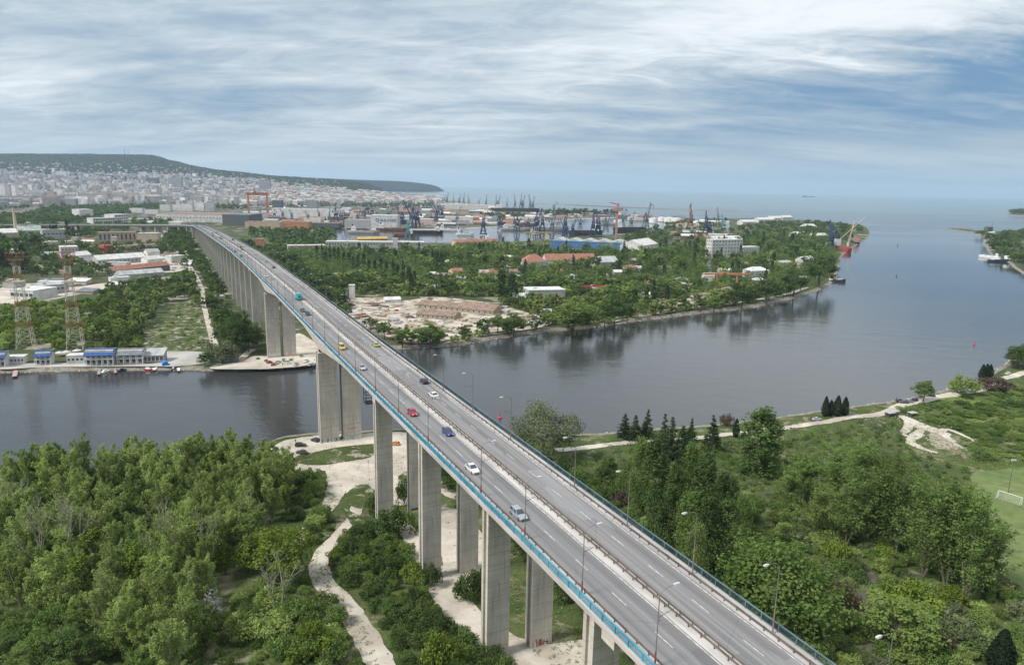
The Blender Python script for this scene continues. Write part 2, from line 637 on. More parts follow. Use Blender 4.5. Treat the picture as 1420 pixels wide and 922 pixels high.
# pale ground round the bridge foot and the tracks that leave it
drape('dirt_clearing', smooth_line(gs([(368, 652), (376, 628), (384, 616), (402, 609), (450, 603), (505, 601), (560, 599), (590, 604), (604, 618), (590, 640), (566, 648), (560, 668), (578, 690), (545, 700), (500, 664), (470, 660), (452, 652), (420, 656)]), 2.0, .5, True), SAND, cell=.7)
trail('dirt_track', gs([(478, 640), (470, 668), (462, 690), (452, 706), (438, 720), (424, 735), (412, 755)]), [15, 11, 8, 6, 4.6, 3.6, 2.5])
trail('dirt_track', gs([(484, 640), (492, 672), (496, 700), (486, 722), (466, 745), (448, 766), (442, 786), (452, 812), (478, 838), (498, 868), (515, 898), (532, 930), (548, 970)]), [15, 13, 9, 5.0, 3.8, 3.6, 4.6, 5.4, 5.6, 5.4, 5.8, 6, 6], dz=.12)
trail('dirt_track', gs([(496, 692), (522, 708), (548, 722), (566, 738), (584, 764), (600, 790), (612, 812), (630, 838), (660, 868), (700, 896), (760, 912), (830, 906)]), [4, 3.5, 4, 5.5, 5.5, 5.5, 7, 9, 9, 9, 10, 12], dz=.10)
drape('dirt_clearing', smooth_line(gs([(600, 708), (624, 704), (646, 716), (672, 748), (668, 785), (650, 812), (620, 806), (612, 770), (602, 740)]), 1.5, .15, True), SAND, .09)
trail('dirt_track', gs([(560, 640), (600, 668), (640, 690), (690, 690), (740, 660), (770, 640)]), [7, 6, 5, 4, 4, 4], dz=.08)
trail('gravel_road', gs([(770, 624), (800, 622), (840, 617), (880, 613), (930, 610), (985, 605), (1030, 600), (1080, 594), (1130, 587), (1180, 578), (1225, 573), (1250, 562), (1290, 553), (1330, 545), (1362, 539), (1385, 527), (1420, 517), (1460, 505)]), [4.5, 4.5, 4, 4, 4, 4, 4.2, 4.5, 5, 5.5, 6, 7, 6, 5, 5, 6, 7, 8], dz=.10)
drape('stony_patch', smooth_line(gs([(1290, 598), (1312, 600), (1326, 612), (1330, 622), (1310, 624), (1292, 618)]), 1.0, .9, True), mat('tan_earth', (.30, .25, .18), (.42, .37, .29), scale=.3, var=.2), .08, .7)
for i, (pts, ws) in enumerate((([(1250, 576), (1264, 584), (1280, 592), (1300, 598), (1318, 604)], [3, 6, 8, 7, 3]), ([(1262, 584), (1258, 594), (1252, 602), (1262, 606)], [5, 4, 4, 2]), ([(1280, 592), (1270, 604), (1262, 612), (1274, 620), (1290, 626), (1300, 628)], [5, 3, 5, 4, 4, 2]),
                               ([(1300, 598), (1316, 596), (1336, 604), (1350, 612)], [4, 3, 2, 1]), ([(1308, 602), (1322, 614), (1334, 622)], [4, 3, 2]))):
    trail('stony_patch', gs(pts), ws, dz=.10 + .02 * i)
FIELD = land_mat('mown_grass', (.115, .165, .055), (.175, .215, .085), (.2, .22, .09), .78, .03, .25)
drape('sports_field', smooth_line(gs([(1346, 660), (1375, 653), (1430, 648), (1520, 660), (1540, 760), (1450, 850), (1424, 838), (1396, 806), (1372, 770), (1352, 720)]), 3.0, .2, True), FIELD, .06, 1.5)
BROOK = mat('wet_mud', (.07, .062, .055), (.14, .125, .11), scale=.3, rough=.35, spec=.5, bump=.4)
trail('brook', gs([(1168, 858), (1176, 846), (1196, 832), (1212, 818), (1210, 800), (1196, 786), (1176, 775)]), [4, 3.6, 3, 3, 3, 2.2, 1.4], BROOK, .06)
GRASSD = land_mat('rough_grass', (.055, .08, .025), (.10, .12, .045), (.33, .30, .24), .60, .08, .6)
for pts in ([(404, 640), (418, 630), (450, 624), (500, 617), (530, 616), (522, 628), (505, 636), (470, 642), (436, 645)],
            [(478, 690), (490, 676), (508, 672), (522, 690), (520, 706), (505, 706), (488, 702)],
            [(428, 735), (440, 713), (456, 708), (465, 722), (463, 736), (446, 752), (434, 756)],
            [(552, 662), (566, 652), (580, 648), (590, 660), (580, 670), (560, 670)],
            [(476, 706), (492, 712), (520, 722), (540, 735), (520, 745), (494, 735)]):
    drape('grass_island', smooth_line(gs(pts), 1.5, .2, True), GRASSD, .16, .8)
# ------------------------------------------------------------------ the bridge (local x across, y along, from the near end)
AZ = R(-26.7)
C0 = 62.0
DX, DY = math.sin(AZ), math.cos(AZ)
bridge = empty('road_bridge', (DY * C0, -DX * C0, 0), -AZ)
tag(bridge, 'long high concrete road bridge on paired pillars crossing the channel', 'bridge')
BM = Matrix.Translation(bridge.location) @ Matrix.Rotation(-AZ, 4, 'Z')


def zdeck(s):
    return float(np.interp(s, [-60, 250, 320, 400, 520, 640, 800, 1000, 1126, 1383, 1650, 2050], [50.0, 50.0, 50.7, 51.4, 51.6, 50.6, 46.6, 41.0, 37.4, 28.0, 17.5, 10.0]))


S_CURVE, RAD, TURN = 1400.0, 300.0, R(66)


def axis(s):
    if s <= S_CURVE:
        return 0.0, s, 0.0
    t = min(TURN, (s - S_CURVE) / RAD)
    x, y = -RAD * (1 - math.cos(t)), S_CURVE + RAD * math.sin(t)
    rest = s - S_CURVE - RAD * TURN
    if rest > 0:
        x -= rest * math.sin(t)
        y += rest * math.cos(t)
    return x, y, t


def bp(off, s, dz=0.0):
    x, y, t = axis(s)
    return x + off * math.cos(t), y + off * math.sin(t), zdeck(s) + dz


def bw_(off, s, dz=0.0):
    return BM @ Vector(bp(off, s, dz))


S0, S1 = -30.0, 2040.0
STN = list(np.arange(S0, 600, 8.0)) + list(np.arange(600, S1 + 1, 20.0))


def sweep(prof, s0=S0, s1=S1, close=True, m=0, mb=None, step=None):
    st = [s for s in STN if s0 < s < s1]
    st = [s0] + st + [s1]
    mb = mb or MB()
    mb.loft([[bp(o, s, z) for o, z in (prof(s) if callable(prof) else prof)] for s in st], m, close)
    return mb


ASPHALT = None


def asphalt():
    m = bpy.data.materials.new('worn_asphalt')
    m.use_nodes = True
    T = NT(m.node_tree)
    tc = T.n('ShaderNodeTexCoord').outputs['Object']
    st = T.noise(T.mapping(tc, (1.0, .012, 1)), 1.5, 4.0, .6)
    st2 = T.noise(T.mapping(tc, (.45, .004, 1)), 1.2, 3.0, .5)
    pt = T.noise(T.mapping(tc, (1, .35, 1)), .10, 5.0, .6)
    gr = T.noise(tc, 4.0, 6.0, .7)
    c = T.mix(T.ramp(st, .3, .7), (.165, .163, .167), (.25, .247, .247))
    c = T.mix(T.m('MULTIPLY', T.ramp(st2, .46, .62), .6), c, (.12, .12, .125))
    c = T.mix(T.m('MULTIPLY', T.ramp(pt, .57, .70), .7), c, (.115, .115, .12))
    c = T.mix(T.m('MULTIPLY', T.ramp(gr, .4, .8), .25), c, (.36, .35, .34))
    ck = T.n('ShaderNodeTexVoronoi', {'Scale': .12, 'Randomness': 1.0}, feature='DISTANCE_TO_EDGE')
    T.put(ck.inputs['Vector'], T.mapping(T.n('ShaderNodeVectorMath', {0: tc, 1: T.n('ShaderNodeTexNoise', {'Scale': .5, 'Detail': 4.0}).outputs[1]}, operation='ADD'), (1.0, .45, 1)))
    c = T.mix(T.m('MULTIPLY', T.m('LESS_THAN', ck.outputs[0], .004), .22), c, (.08, .08, .085))
    vr = T.n('ShaderNodeTexVoronoi', {'Scale': .06}, distance='CHEBYCHEV')
    T.put(vr.inputs['Vector'], T.mapping(tc, (3.0, .5, 1)))
    pc = T.n('ShaderNodeSeparateColor', {0: vr.outputs[1]}).outputs[0]
    c = T.mix(T.m('MULTIPLY', T.m('GREATER_THAN', pc, .88), .5), c, (.13, .13, .138))
    c = T.mix(T.m('MULTIPLY', T.m('LESS_THAN', pc, .1), .3), c, (.34, .34, .345))
    p = T.n('ShaderNodeBsdfPrincipled', {'Base Color': c, 'Roughness': .85, 'Specular IOR Level': .25})
    T.n('ShaderNodeOutputMaterial', {'Surface': p})
    return m


def concrete():
    m = bpy.data.materials.new('board_marked_concrete')
    m.use_nodes = True
    T = NT(m.node_tree)
    tc = T.n('ShaderNodeTexCoord').outputs['Object']
    a = T.noise(T.mapping(tc, (1, 1, .25)), .35, 6.0, .62)
    b = T.noise(T.mapping(tc, (.25, .25, 2.6)), .45, 4.0, .6)
    d = T.noise(T.mapping(tc, (1.6, 1.6, .12)), .8, 5.0, .6)
    sz = T.n('ShaderNodeSeparateXYZ', {0: tc}).outputs[2]
    fr = T.m('FRACT', T.m('DIVIDE', sz, 3.6))
    joint = T.m('LESS_THAN', fr, .035)
    c = T.mix(T.ramp(a, .3, .7), (.45, .415, .36), (.61, .565, .495))
    c = T.mix(T.m('MULTIPLY', T.ramp(b, .45, .7), .38), c, (.38, .335, .27))
    c = T.mix(T.m('MULTIPLY', T.ramp(d, .52, .72), .6), c, (.27, .245, .205))
    c = T.mix(T.m('MULTIPLY', joint, .5), c, (.17, .16, .145))
    p = T.n('ShaderNodeBsdfPrincipled', {'Base Color': c, 'Roughness': .9, 'Specular IOR Level': .2})
    T.put(p.inputs['Normal'], T.n('ShaderNodeBump', {'Strength': .35, 'Distance': .1, 'Height': b}))
    T.n('ShaderNodeOutputMaterial', {'Surface': p})
    return m


ASPHALT, CONC = asphalt(), concrete()
PALE = mat('pale_kerb_concrete', (.40, .375, .35), (.57, .545, .52), scale=.6, stretch=(1, .15, 1), rough=.9)
WALK = mat('walkway_concrete', (.38, .36, .35), (.53, .51, .50), scale=.4, stretch=(1, .2, 1), rough=.9)
FASCIA = mat('fascia_concrete', (.42, .39, .37), (.55, .47, .44), scale=.25, stretch=(1, .5, 1), var=.12, rough=.9)
RAILBLUE = mat('blue_rail_paint', (.03, .26, .38), (.06, .36, .48), scale=.3, rough=.5)
RAILTEAL = mat('teal_rail_paint', (.085, .13, .15), (.13, .19, .22), scale=.2, rough=.5)
RAILPALE = mat('pale_blue_bars', (.07, .26, .37), (.20, .42, .55), scale=.15, rough=.55)
RAILDARK = mat('dark_teal_bars', (.03, .07, .09), (.05, .10, .12), scale=.15, rough=.55)
GALV = mat('weathered_steel_rail', (.12, .10, .09), (.22, .18, .155), scale=.4, rough=.6, metal=.3)
WHITE = mat('road_paint', (.34, .335, .33), (.70, .69, .68), scale=1.2, rough=.8)
DARK = mat('dark_steel', (.035, .035, .04), scale=1, rough=.6)


def depth(s):
    """girder depth below the road, haunched at the two river piers"""
    d = 3.7
    for c in (285.0, 446.0):
        d += 4.6 * max(0.0, 1 - abs(s - c) / 66.0) ** 1.6
    return d


sweep([(-10.7, -.02), (-10.7, -.75), (-8.6, -.98), (8.6, -.98), (10.7, -.75), (10.7, -.02)]).build('deck_slab', FASCIA, bridge)
sweep(lambda s: [(-8.2, -.985), (-7.4, -depth(s)), (7.4, -depth(s)), (8.2, -.985)]).build('box_girder', CONC, bridge)
for a, b in ((-8.75, -1.25), (1.05, 8.55)):
    sweep([(a, .02), (b, .02)], close=False).build('carriageway', ASPHALT, bridge)
for a, b in ((-10.6, -8.75), (8.55, 10.6)):
    sweep([(a, -.015), (b, -.015), (b, .17), (a, .17)]).build('walkway', WALK, bridge)
sweep([(-1.25, -.015), (1.05, -.015), (1.05, .10), (-1.25, .10)]).build('median', PALE, bridge)
for o in (-8.35, -1.55, 1.4, 8.2):
    sweep([(o - .09, .028), (o + .09, .028)], close=False).build('edge_line', WHITE, bridge)


def dash_mesh():
    return MB().add([(-.07, -1.9, 0), (.07, -1.9, 0), (.07, 1.9, 0), (-.07, 1.9, 0)], [(0, 1, 2, 3)]).mesh('lane_dash', WHITE)


dm = dash_mesh()
rest = MB()
for o, ph in ((-5.0, 1.0), (4.9, 5.0)):
    s = S0 + ph
    while s < 1380:
        if s < 760:
            x, y, z = bp(o, s, .032)
            d = link('lane_dash', dm, bridge, (x, y, z))
            d.rotation_euler = (math.atan((zdeck(s + 2) - zdeck(s - 2)) / 4.0), 0, 0)
        else:
            rest.add([bp(o - .09, s - 2, .032), bp(o + .09, s - 2, .032), bp(o + .09, s + 2, .032), bp(o - .09, s + 2, .032)], [(0, 1, 2, 3)])
        s += 10.5
tag(rest.build('distant_lane_dash', WHITE, bridge), kind='stuff')

# guard rails: a beam each, with its posts
for o, m in ((-9.0, GALV), (-.15, GALV), (.55, GALV), (8.85, GALV)):
    g = sweep([(o - .06, .55), (o + .06, .55), (o + .06, .86), (o - .06, .86)]).build('guard_rail', m, bridge)
    mb = MB()
    s = S0
    while s < 900:
        x, y, z = bp(o, s)
        mb.box(-.07, .07, -.07, .07, .1, .9, at=(x, y, z))
        s += 2.6 if s < 300 else 5.2
    p = mb.build('rail_post', m, bridge)
    p.parent = g
    tag(p, kind='stuff')
# parapet railings
for o, top, bars in ((-10.45, RAILBLUE, RAILPALE), (10.45, RAILTEAL, RAILDARK)):
    r = sweep([(o - .09, 1.26), (o + .09, 1.26), (o + .09, 1.42), (o - .09, 1.42)]).build('parapet_railing', top, bridge)
    lo = MB()
    sweep([(o - .05, .26), (o + .05, .26), (o + .05, .36), (o - .05, .36)], mb=lo)
    q = lo.build('bottom_rail', top, bridge); q.parent = r
    mb = MB()
    s = S0
    while s < 1400:
        x, y, z = bp(o, s)
        mb.box(-.08, .08, -.09, .09, .17, 1.26, at=(x, y, z))
        s += 3.1
    q = mb.build('railing_post', top, bridge); q.parent = r
    tag(q, kind='stuff')
    mb = MB()
    s = S0
    while s < 700:
        x, y, z = bp(o, s)
        mb.box(-.025, .025, -.025, .025, .36, 1.26, at=(x, y, z))
        s += .19 if s < 260 else .30
    q = mb.build('baluster', bars, bridge); q.parent = r
    tag(q, kind='stuff')
    sweep([(o - .03, .36), (o + .03, .36), (o + .03, 1.26), (o - .03, 1.26)], 700, 1400).build('railing_panel', bars, bridge).parent = r


# pillars: two to a pier, each an H in plan with grooved narrow sides
def pillar_mesh(wd, th, h):
    a, b, f = wd / 2, th / 2, th * .30
    g = wd * .10
    poly = [(-a, -b), (a, -b), (a, -b + f), (a - g, -b + f), (a - g, b - f), (a, b - f), (a, b), (-a, b), (-a, b - f), (-a + g, b - f), (-a + g, -b + f), (-a, -b + f)]
    return MB().prism(poly, 0, h).mesh('pillar', CONC)


def ground_at(s):
    v = BM @ Vector((0, s, 0))
    return hz(v.x, v.y) - .5 if s < 300 else (1.5 if s < 1200 else 2.0 + 0.004 * (s - 1200))


PIERS = [1.5, 40.5, 79.5, 118.0, 158.0, 200.5, 285.5, 446.5, 527.0]
while PIERS[-1] < 2000:
    PIERS.append(PIERS[-1] + 40.0)
for s in PIERS:
    river = s in (285.5, 446.5)
    wd, th = (7.7, 4.4) if river else (5.1, 3.0)
    off = 4.75 if river else 5.3
    x, y, t = axis(s)
    zt = zdeck(s) - depth(s)
    z0 = ground_at(s)
    me = pillar_mesh(wd, th, zt - z0 - (.9 if river else .0) + .15)
    for e in (-1, 1):
        p = link('pillar', me, bridge, (x + e * off * math.cos(t), y + e * off * math.sin(t), z0), t)
        if river:
            MB().box(-wd / 2 + 1, wd / 2 - 1, -1.4, 1.4, zt - z0 - .75, zt - z0 + .12).build('bearing', DARK, p)
            MB().box(-wd / 2 - .35, wd / 2 + .35, -th / 2 - .35, th / 2 + .35, 0, 1.0).build('plinth', QUAY, p)
# short corbels where the deck halves meet
for s in (72.5, 196.0, 521.0, 681.0, 841.0):
    x, y, z = bp(0, s)
    dd = depth(s)
    MB().box(-9.2, 9.2, -1.6, 1.6, -dd - .35, -dd + 1.2, at=(x, y, z)).build('corbel', CONC, bridge)
    if s > 100:
        MB().box(-10.75, 10.75, -.07, .07, -1.0, .035, at=(x, y, z)).build('expansion_joint', DARK, bridge)
# inspection gantry slung under the deck by the near river pier
x, y, z = bp(-8.6, 203.5)
mb = MB()
for dx in (-1.3, 1.3):
    for dy in (-1.5, 1.5):
        mb.bar((x + dx, y + dy, z - 6.4), (x + dx, y + dy, z - .9), .16)
for zz in (-6.4, -5.3, -3.4):
    for dx in (-1.3, 1.3):
        mb.bar((x + dx, y - 1.5, z + zz), (x + dx, y + 1.5, z + zz), .14)
    for dy in (-1.5, 1.5):
        mb.bar((x - 1.3, y + dy, z + zz), (x + 1.3, y + dy, z + zz), .14)
mb.box(-1.3, 1.3, -1.5, 1.5, -6.5, -6.35, at=(x, y, z))
mb.build('inspection_gantry', DARK, bridge)
# flag painted on a pillar foot, graffiti bands on the river piers
x, y, t = axis(200.5)
BLUEP, YELP = mat('flag_blue', (.02, .09, .30)), mat('flag_yellow', (.75, .60, .06))
zb = ground_at(200.5)
o = 5.3
f = MB().box(-2.2, .1, -1.53, -1.505, 2.15, 2.95, at=(o, 200.5, zb)).build('painted_flag', BLUEP, bridge)
MB().box(-2.2, .1, -1.53, -1.505, 1.35, 2.149, at=(o, 200.5, zb)).build('flag_lower_band', YELP, f)
GRAF = [mat('spray_white', (.7, .69, .68)), mat('spray_dark', (.06, .06, .09)), mat('spray_teal', (.15, .42, .42)), mat('spray_red', (.45, .12, .10)), mat('spray_orange', (.62, .33, .2))]


def graffiti(off0, off1, s, zb, z0, z1, seed, cols, n=14):
    rr = random.Random(seed)
    mb = MB()
    k = 0
    for i in range(n):
        cx = off0 + (off1 - off0) * (i + .5) / n
        hgt = (z1 - z0) * rr.uniform(.6, 1)
        wd = (off1 - off0) / n * .62
        a = rr.uniform(-.35, .35)
        pts = [(cx - wd / 2, z0), (cx + wd / 2, z0), (cx + wd / 2 + a, z0 + hgt), (cx - wd / 2 + a, z0 + hgt)]
        y = s - .012 - .0016 * i
        mb.add([(px_, y, zb + pz) for px_, pz in pts], [(0, 1, 2, 3)], rr.choice(cols))
        pts = [(cx - wd / 2, z0 + hgt * .45), (cx + wd * .9, z0 + hgt * .45), (cx + wd * .9, z0 + hgt * .6), (cx - wd / 2, z0 + hgt * .6)]
        mb.add([(px_, y - .03, zb + pz) for px_, pz in pts], [(0, 1, 2, 3)], rr.choice(cols))
    mb.build('graffiti', GRAF, bridge)


zb = ground_at(285.5)
graffiti(-8.3, -1.2, 285.5 - 2.57, zb, .5, 2.6, 3, [0, 1, 1, 2, 0], 13)
graffiti(1.2, 8.4, 285.5 - 2.57, zb, .5, 2.4, 5, [2, 0, 3, 2, 0], 12)
graffiti(2.2, 6.4, 285.5 - 2.24, zb, 5.0, 6.0, 8, [4], 9)
zb = ground_at(446.5)
graffiti(-8.2, -1.2, 446.5 - 2.24, zb, 1.4, 3.9, 9, [0], 10)
graffiti(1.2, 8.2, 446.5 - 2.24, zb, 1.4, 3.6, 10, [0, 0, 4], 10)
graffiti(-6.4, -4.0, 158.0 - 1.53, ground_at(158.0), .6, 2.0, 12, [0, 2], 4)
graffiti(3.4, 7.4, 118.0 - 1.53, ground_at(118.0), .6, 2.6, 14, [1, 3, 0], 8)

# ------------------------------------------------------------------ street lamps along both parapets
POLE = mat('lamp_pole_concrete', (.15, .14, .13), (.25, .235, .22), scale=.8, rough=.8)
REDBAND = mat('red_oxide_paint', (.26, .055, .04), (.36, .08, .06), scale=.8, rough=.7)
HEAD = mat('lamp_head_white', (.55, .56, .57), rough=.4)


def make_lamp(band):
    t = empty('street_lamp', (0, 0, 0))
    MB().tube((0, 0, 0), (0, 0, 10.2), .10, .06, 8).build('pole', POLE, t)
    mb = MB().tube((0, 0, 10.15), (.7, 0, 10.75), .06, .05, 6)
    mb.tube((.68, 0, 10.74), (2.3, 0, 10.95), .05, .04, 6)
    mb.build('arm', POLE, t)
    MB().loft([[(2.1, -.12, 10.84), (2.1, .12, 10.84), (2.1, .09, 11.02), (2.1, -.09, 11.02)], [(2.5, -.2, 10.85), (2.5, .2, 10.85), (2.5, .15, 11.08), (2.5, -.15, 11.08)],
               [(3.05, -.16, 10.9), (3.05, .16, 10.9), (3.05, .1, 11.06), (3.05, -.1, 11.06)]]).build('lamp_head', HEAD, t)
    mb = MB().tube((0, 0, 6.9), (2.6, 0, 7.5), .045, .035, 5)
    mb.tube((.05, 0, 7.6), (1.7, 0, 7.3), .02, .02, 4)
    mb.tube((0, 0, 6.4), (.45, 0, 6.45), .03, .03, 4)
    mb.build('wire_bracket', GALV, t)
    if not band:
        MB().tube((0, 0, .12), (0, 0, 3.4), .115, .10, 8).build('rusty_sleeve', mat('rusty_sleeve', (.20, .13, .105), (.30, .24, .21), scale=.8), t)
    if band:
        MB().tube((0, 0, .0), (0, 0, 2.1), .14, .12, 8).build('red_sleeve', REDBAND, t)
    MB().box(-.26, .26, -.26, .26, -.05, .12).build('base_plate', QUAY, t)
    return t


LSTN = [61.6, 79.2, 97.8, 116.5, 147.1, 170.0, 192.4]
RSTN = [43.5, 60.1, 76.6, 94.2, 112.5, 141.9, 165.0, 187.0]
while LSTN[-1] < 1330:
    LSTN.append(LSTN[-1] + 23.5)
while RSTN[-1] < 1330:
    RSTN.append(RSTN[-1] + 23.5)
ORD = ['', 'second ', 'third ', 'fourth ', 'fifth ', 'sixth ', 'seventh ', 'eighth ', 'ninth ']
lampL, lampR = make_lamp(True), make_lamp(False)
firstL = firstR = True
for side, stn, pro in ((-1, LSTN, lampL), (1, RSTN, lampR)):
    for i, s in enumerate(stn):
        o = pro if i == 0 else copy_tree(pro)
        v = bw_(side * 9.55, s, .17)
        o.location = v
        o.rotation_euler = (0, 0, -AZ + (0 if side < 0 else math.pi))
        if side < 0:
            lab = (f'{ORD[i]}nearest red footed street lamp on the left blue railing' if i < 7 else 'distant red footed street lamp along the left blue railing')
        else:
            lab = (f'{ORD[i]}nearest grey street lamp on the right hand walkway of the bridge' if i < 8 else 'distant grey street lamp along the right hand walkway of the bridge')
        tag(o, lab, 'street lamp', 'street lamps on the left railing' if side < 0 else 'street lamps on the right walkway')
# ------------------------------------------------------------------ plants
def leaf_mat(name, dark, light, tr=.25, objvar=.22, warm=None):
    m = bpy.data.materials.new(name)
    m.use_nodes = True
    T = NT(m.node_tree)
    t = T.n('ShaderNodeAttribute', attribute_name='tone').outputs['Fac']
    oi = T.n('ShaderNodeObjectInfo').outputs['Random']
    g = 1.16 if dark[0] > .02 else 1.1
    dark, light = tuple(v * g for v in dark), tuple(min(.5, v * g) for v in light)
    warm = tuple(v * g for v in warm) if warm else None
    c = T.mix(t, dark, light)
    if warm:
        c = T.mix(T.m('MULTIPLY', T.ramp(oi, .45, 1.0), .7), c, warm)
    k = T.m('MULTIPLY_ADD', T.m('FRACT', T.m('MULTIPLY', oi, 7.31)), 2 * objvar, 1 - objvar)
    c = T.mix(1.0, c, T.n('ShaderNodeCombineColor', {0: k, 1: k, 2: k}).outputs[0], 'MULTIPLY')
    d = T.n('ShaderNodeBsdfDiffuse', {'Color': c})
    tl = T.n('ShaderNodeBsdfTranslucent', {'Color': c})
    s = T.n('ShaderNodeMixShader', {0: tr, 1: d, 2: tl})
    T.n('ShaderNodeOutputMaterial', {'Surface': s})
    MATS[name] = m
    return m


L_PALE = leaf_mat('leaf_pale', (.125, .185, .046), (.345, .44, .135), tr=.45, warm=(.25, .315, .11))
L_GREEN = leaf_mat('leaf_green', (.058, .104, .026), (.175, .25, .070), tr=.36, warm=(.16, .205, .062))
L_DARK = leaf_mat('leaf_dark', (.036, .066, .020), (.105, .155, .048))
L_YEL = leaf_mat('leaf_yellow_green', (.085, .130, .022), (.185, .245, .045))
L_CON = leaf_mat('needle_dark', (.022, .042, .020), (.062, .092, .042))
L_CYP = leaf_mat('cypress_dark', (.014, .026, .014), (.036, .054, .028))
L_SIL = leaf_mat('leaf_silver', (.075, .10, .045), (.19, .21, .12))
L_BROWN = leaf_mat('leaf_brown', (.085, .062, .045), (.16, .125, .095))
L_WHITE = leaf_mat('blossom_white', (.42, .44, .33), (.70, .70, .60))
BARK = mat('bark', (.085, .070, .055), (.17, .15, .125), scale=1.5, rough=.95)
PALEBARK = mat('pale_bark', (.24, .215, .18), (.40, .37, .32), scale=1.5, rough=.95)


def leaves(pts, nrm, size, tone, name, mats, extra=None, aspect=.6):
    """one small quad per point; extra = an MB whose faces come first with material 1"""
    n = len(pts)
    nrm = nrm / np.maximum(1e-6, np.linalg.norm(nrm, axis=1))[:, None]
    a = nr.normal(size=(n, 3))
    u = np.cross(nrm, a)
    u /= np.maximum(1e-6, np.linalg.norm(u, axis=1))[:, None]
    v = np.cross(nrm, u)
    su = (size * .5)[:, None]
    sv = (size * .5 * aspect)[:, None]
    q = np.stack([pts - u * su, pts - v * sv, pts + u * su, pts + v * sv], 1).reshape(-1, 3)
    ev = np.array(extra.v, float).reshape(-1, 3) if extra else np.zeros((0, 3))
    me = bpy.data.meshes.new(name)
    ef = extra.f if extra else []
    nv = len(ev) + 4 * n
    me.vertices.add(nv)
    me.vertices.foreach_set('co', np.concatenate([ev, q]).ravel())
    li = [i for f in ef for i in f]
    me.loops.add(len(li) + 4 * n)
    me.loops.foreach_set('vertex_index', np.concatenate([np.array(li, int), len(ev) + np.arange(4 * n)]).astype(int))
    me.polygons.add(len(ef) + n)
    tot = np.concatenate([np.array([len(f) for f in ef], int), np.full(n, 4)]).astype(int)
    me.polygons.foreach_set('loop_start', np.concatenate([[0], np.cumsum(tot)[:-1]]).astype(int))
    me.polygons.foreach_set('loop_total', tot)
    me.polygons.foreach_set('material_index', np.concatenate([np.ones(len(ef)), np.zeros(n)]).astype(int))
    at = me.attributes.new('tone', 'FLOAT', 'FACE')
    at.data.foreach_set('value', np.concatenate([np.zeros(len(ef)), tone]).astype(float))
    for m in mats:
        me.materials.append(m)
    me.update()
    me.validate()
    return me


def near(x, y, marks):
    return min(marks, key=lambda m: (m[0] - x) ** 2 + (m[1] - y) ** 2)[2]


def clumps(cent, rad, per, size, up=.35, flat=.75, sh=.45):
    """leaf points round clump centres"""
    k = len(cent)
    c = np.repeat(cent, per, 0)
    r = np.repeat(rad, per)
    d = nr.normal(size=(k * per, 3))
    d /= np.linalg.norm(d, axis=1)[:, None]
    rr = nr.random(k * per) ** (1 / 3) * (1 - sh) + sh * nr.random(k * per) ** .3
    p = c + d * (r * rr)[:, None] * np.array([1, 1, flat])
    n = d * .8 + nr.normal(size=d.shape) * .55 + np.array([0, 0, up])
    ct = np.repeat(nr.random(k), per)
    tone = np.clip(ct * .55 + nr.random(k * per) * .45, 0, 1)
    return p, n, size * (.65 + .7 * nr.random(k * per)), tone


def limbs(mb, base, tips, r0, r1=.03, n=5, k=1):
    for t in tips:
        a, b = Vector(base), Vector(t)
        m = a.lerp(b, .5) + Vector((0, 0, .1 * (b - a).length))
        mb.tube(a, m, r0, (r0 + r1) / 2, n, m=0, cap=False)
        mb.tube(m, b, (r0 + r1) / 2, r1, n, m=0, cap=False)
    return mb


def round_crown(h, rx, zc, rz, k, per, rc, size, up=.35, squash=.8, cut=-.75):
    d = nr.normal(size=(k * 3, 3))
    d /= np.linalg.norm(d, axis=1)[:, None]
    d = d[d[:, 2] > cut][:k]
    r = .45 + .5 * nr.random(len(d)) ** .5
    lob = 1 + .22 * np.sin(d[:, 0] * 3.1 + d[:, 1] * 4.3 + h) + .12 * np.sin(d[:, 2] * 7 + h * 3)
    c = d * (r * lob)[:, None] * np.array([rx, rx, rz]) + np.array([0, 0, zc])
    return c, clumps(c, rc * (.65 + .7 * nr.random(len(c))), per, size, up, squash)


def t_round(seed, h=11.0, rx=4.2, size=.42, k=75, per=75, trunk=.28, zc=.60, rz=.40):
    c, P = round_crown(seed, rx, h * zc, h * rz, k, per, rx * .27, size)
    mb = MB().tube((0, 0, -.8), (.2, .1, h * .42), trunk, trunk * .6, 7)
    limbs(mb, (.2, .1, h * .38), c[nr.choice(len(c), 9, False)], trunk * .5)
    return mb, P


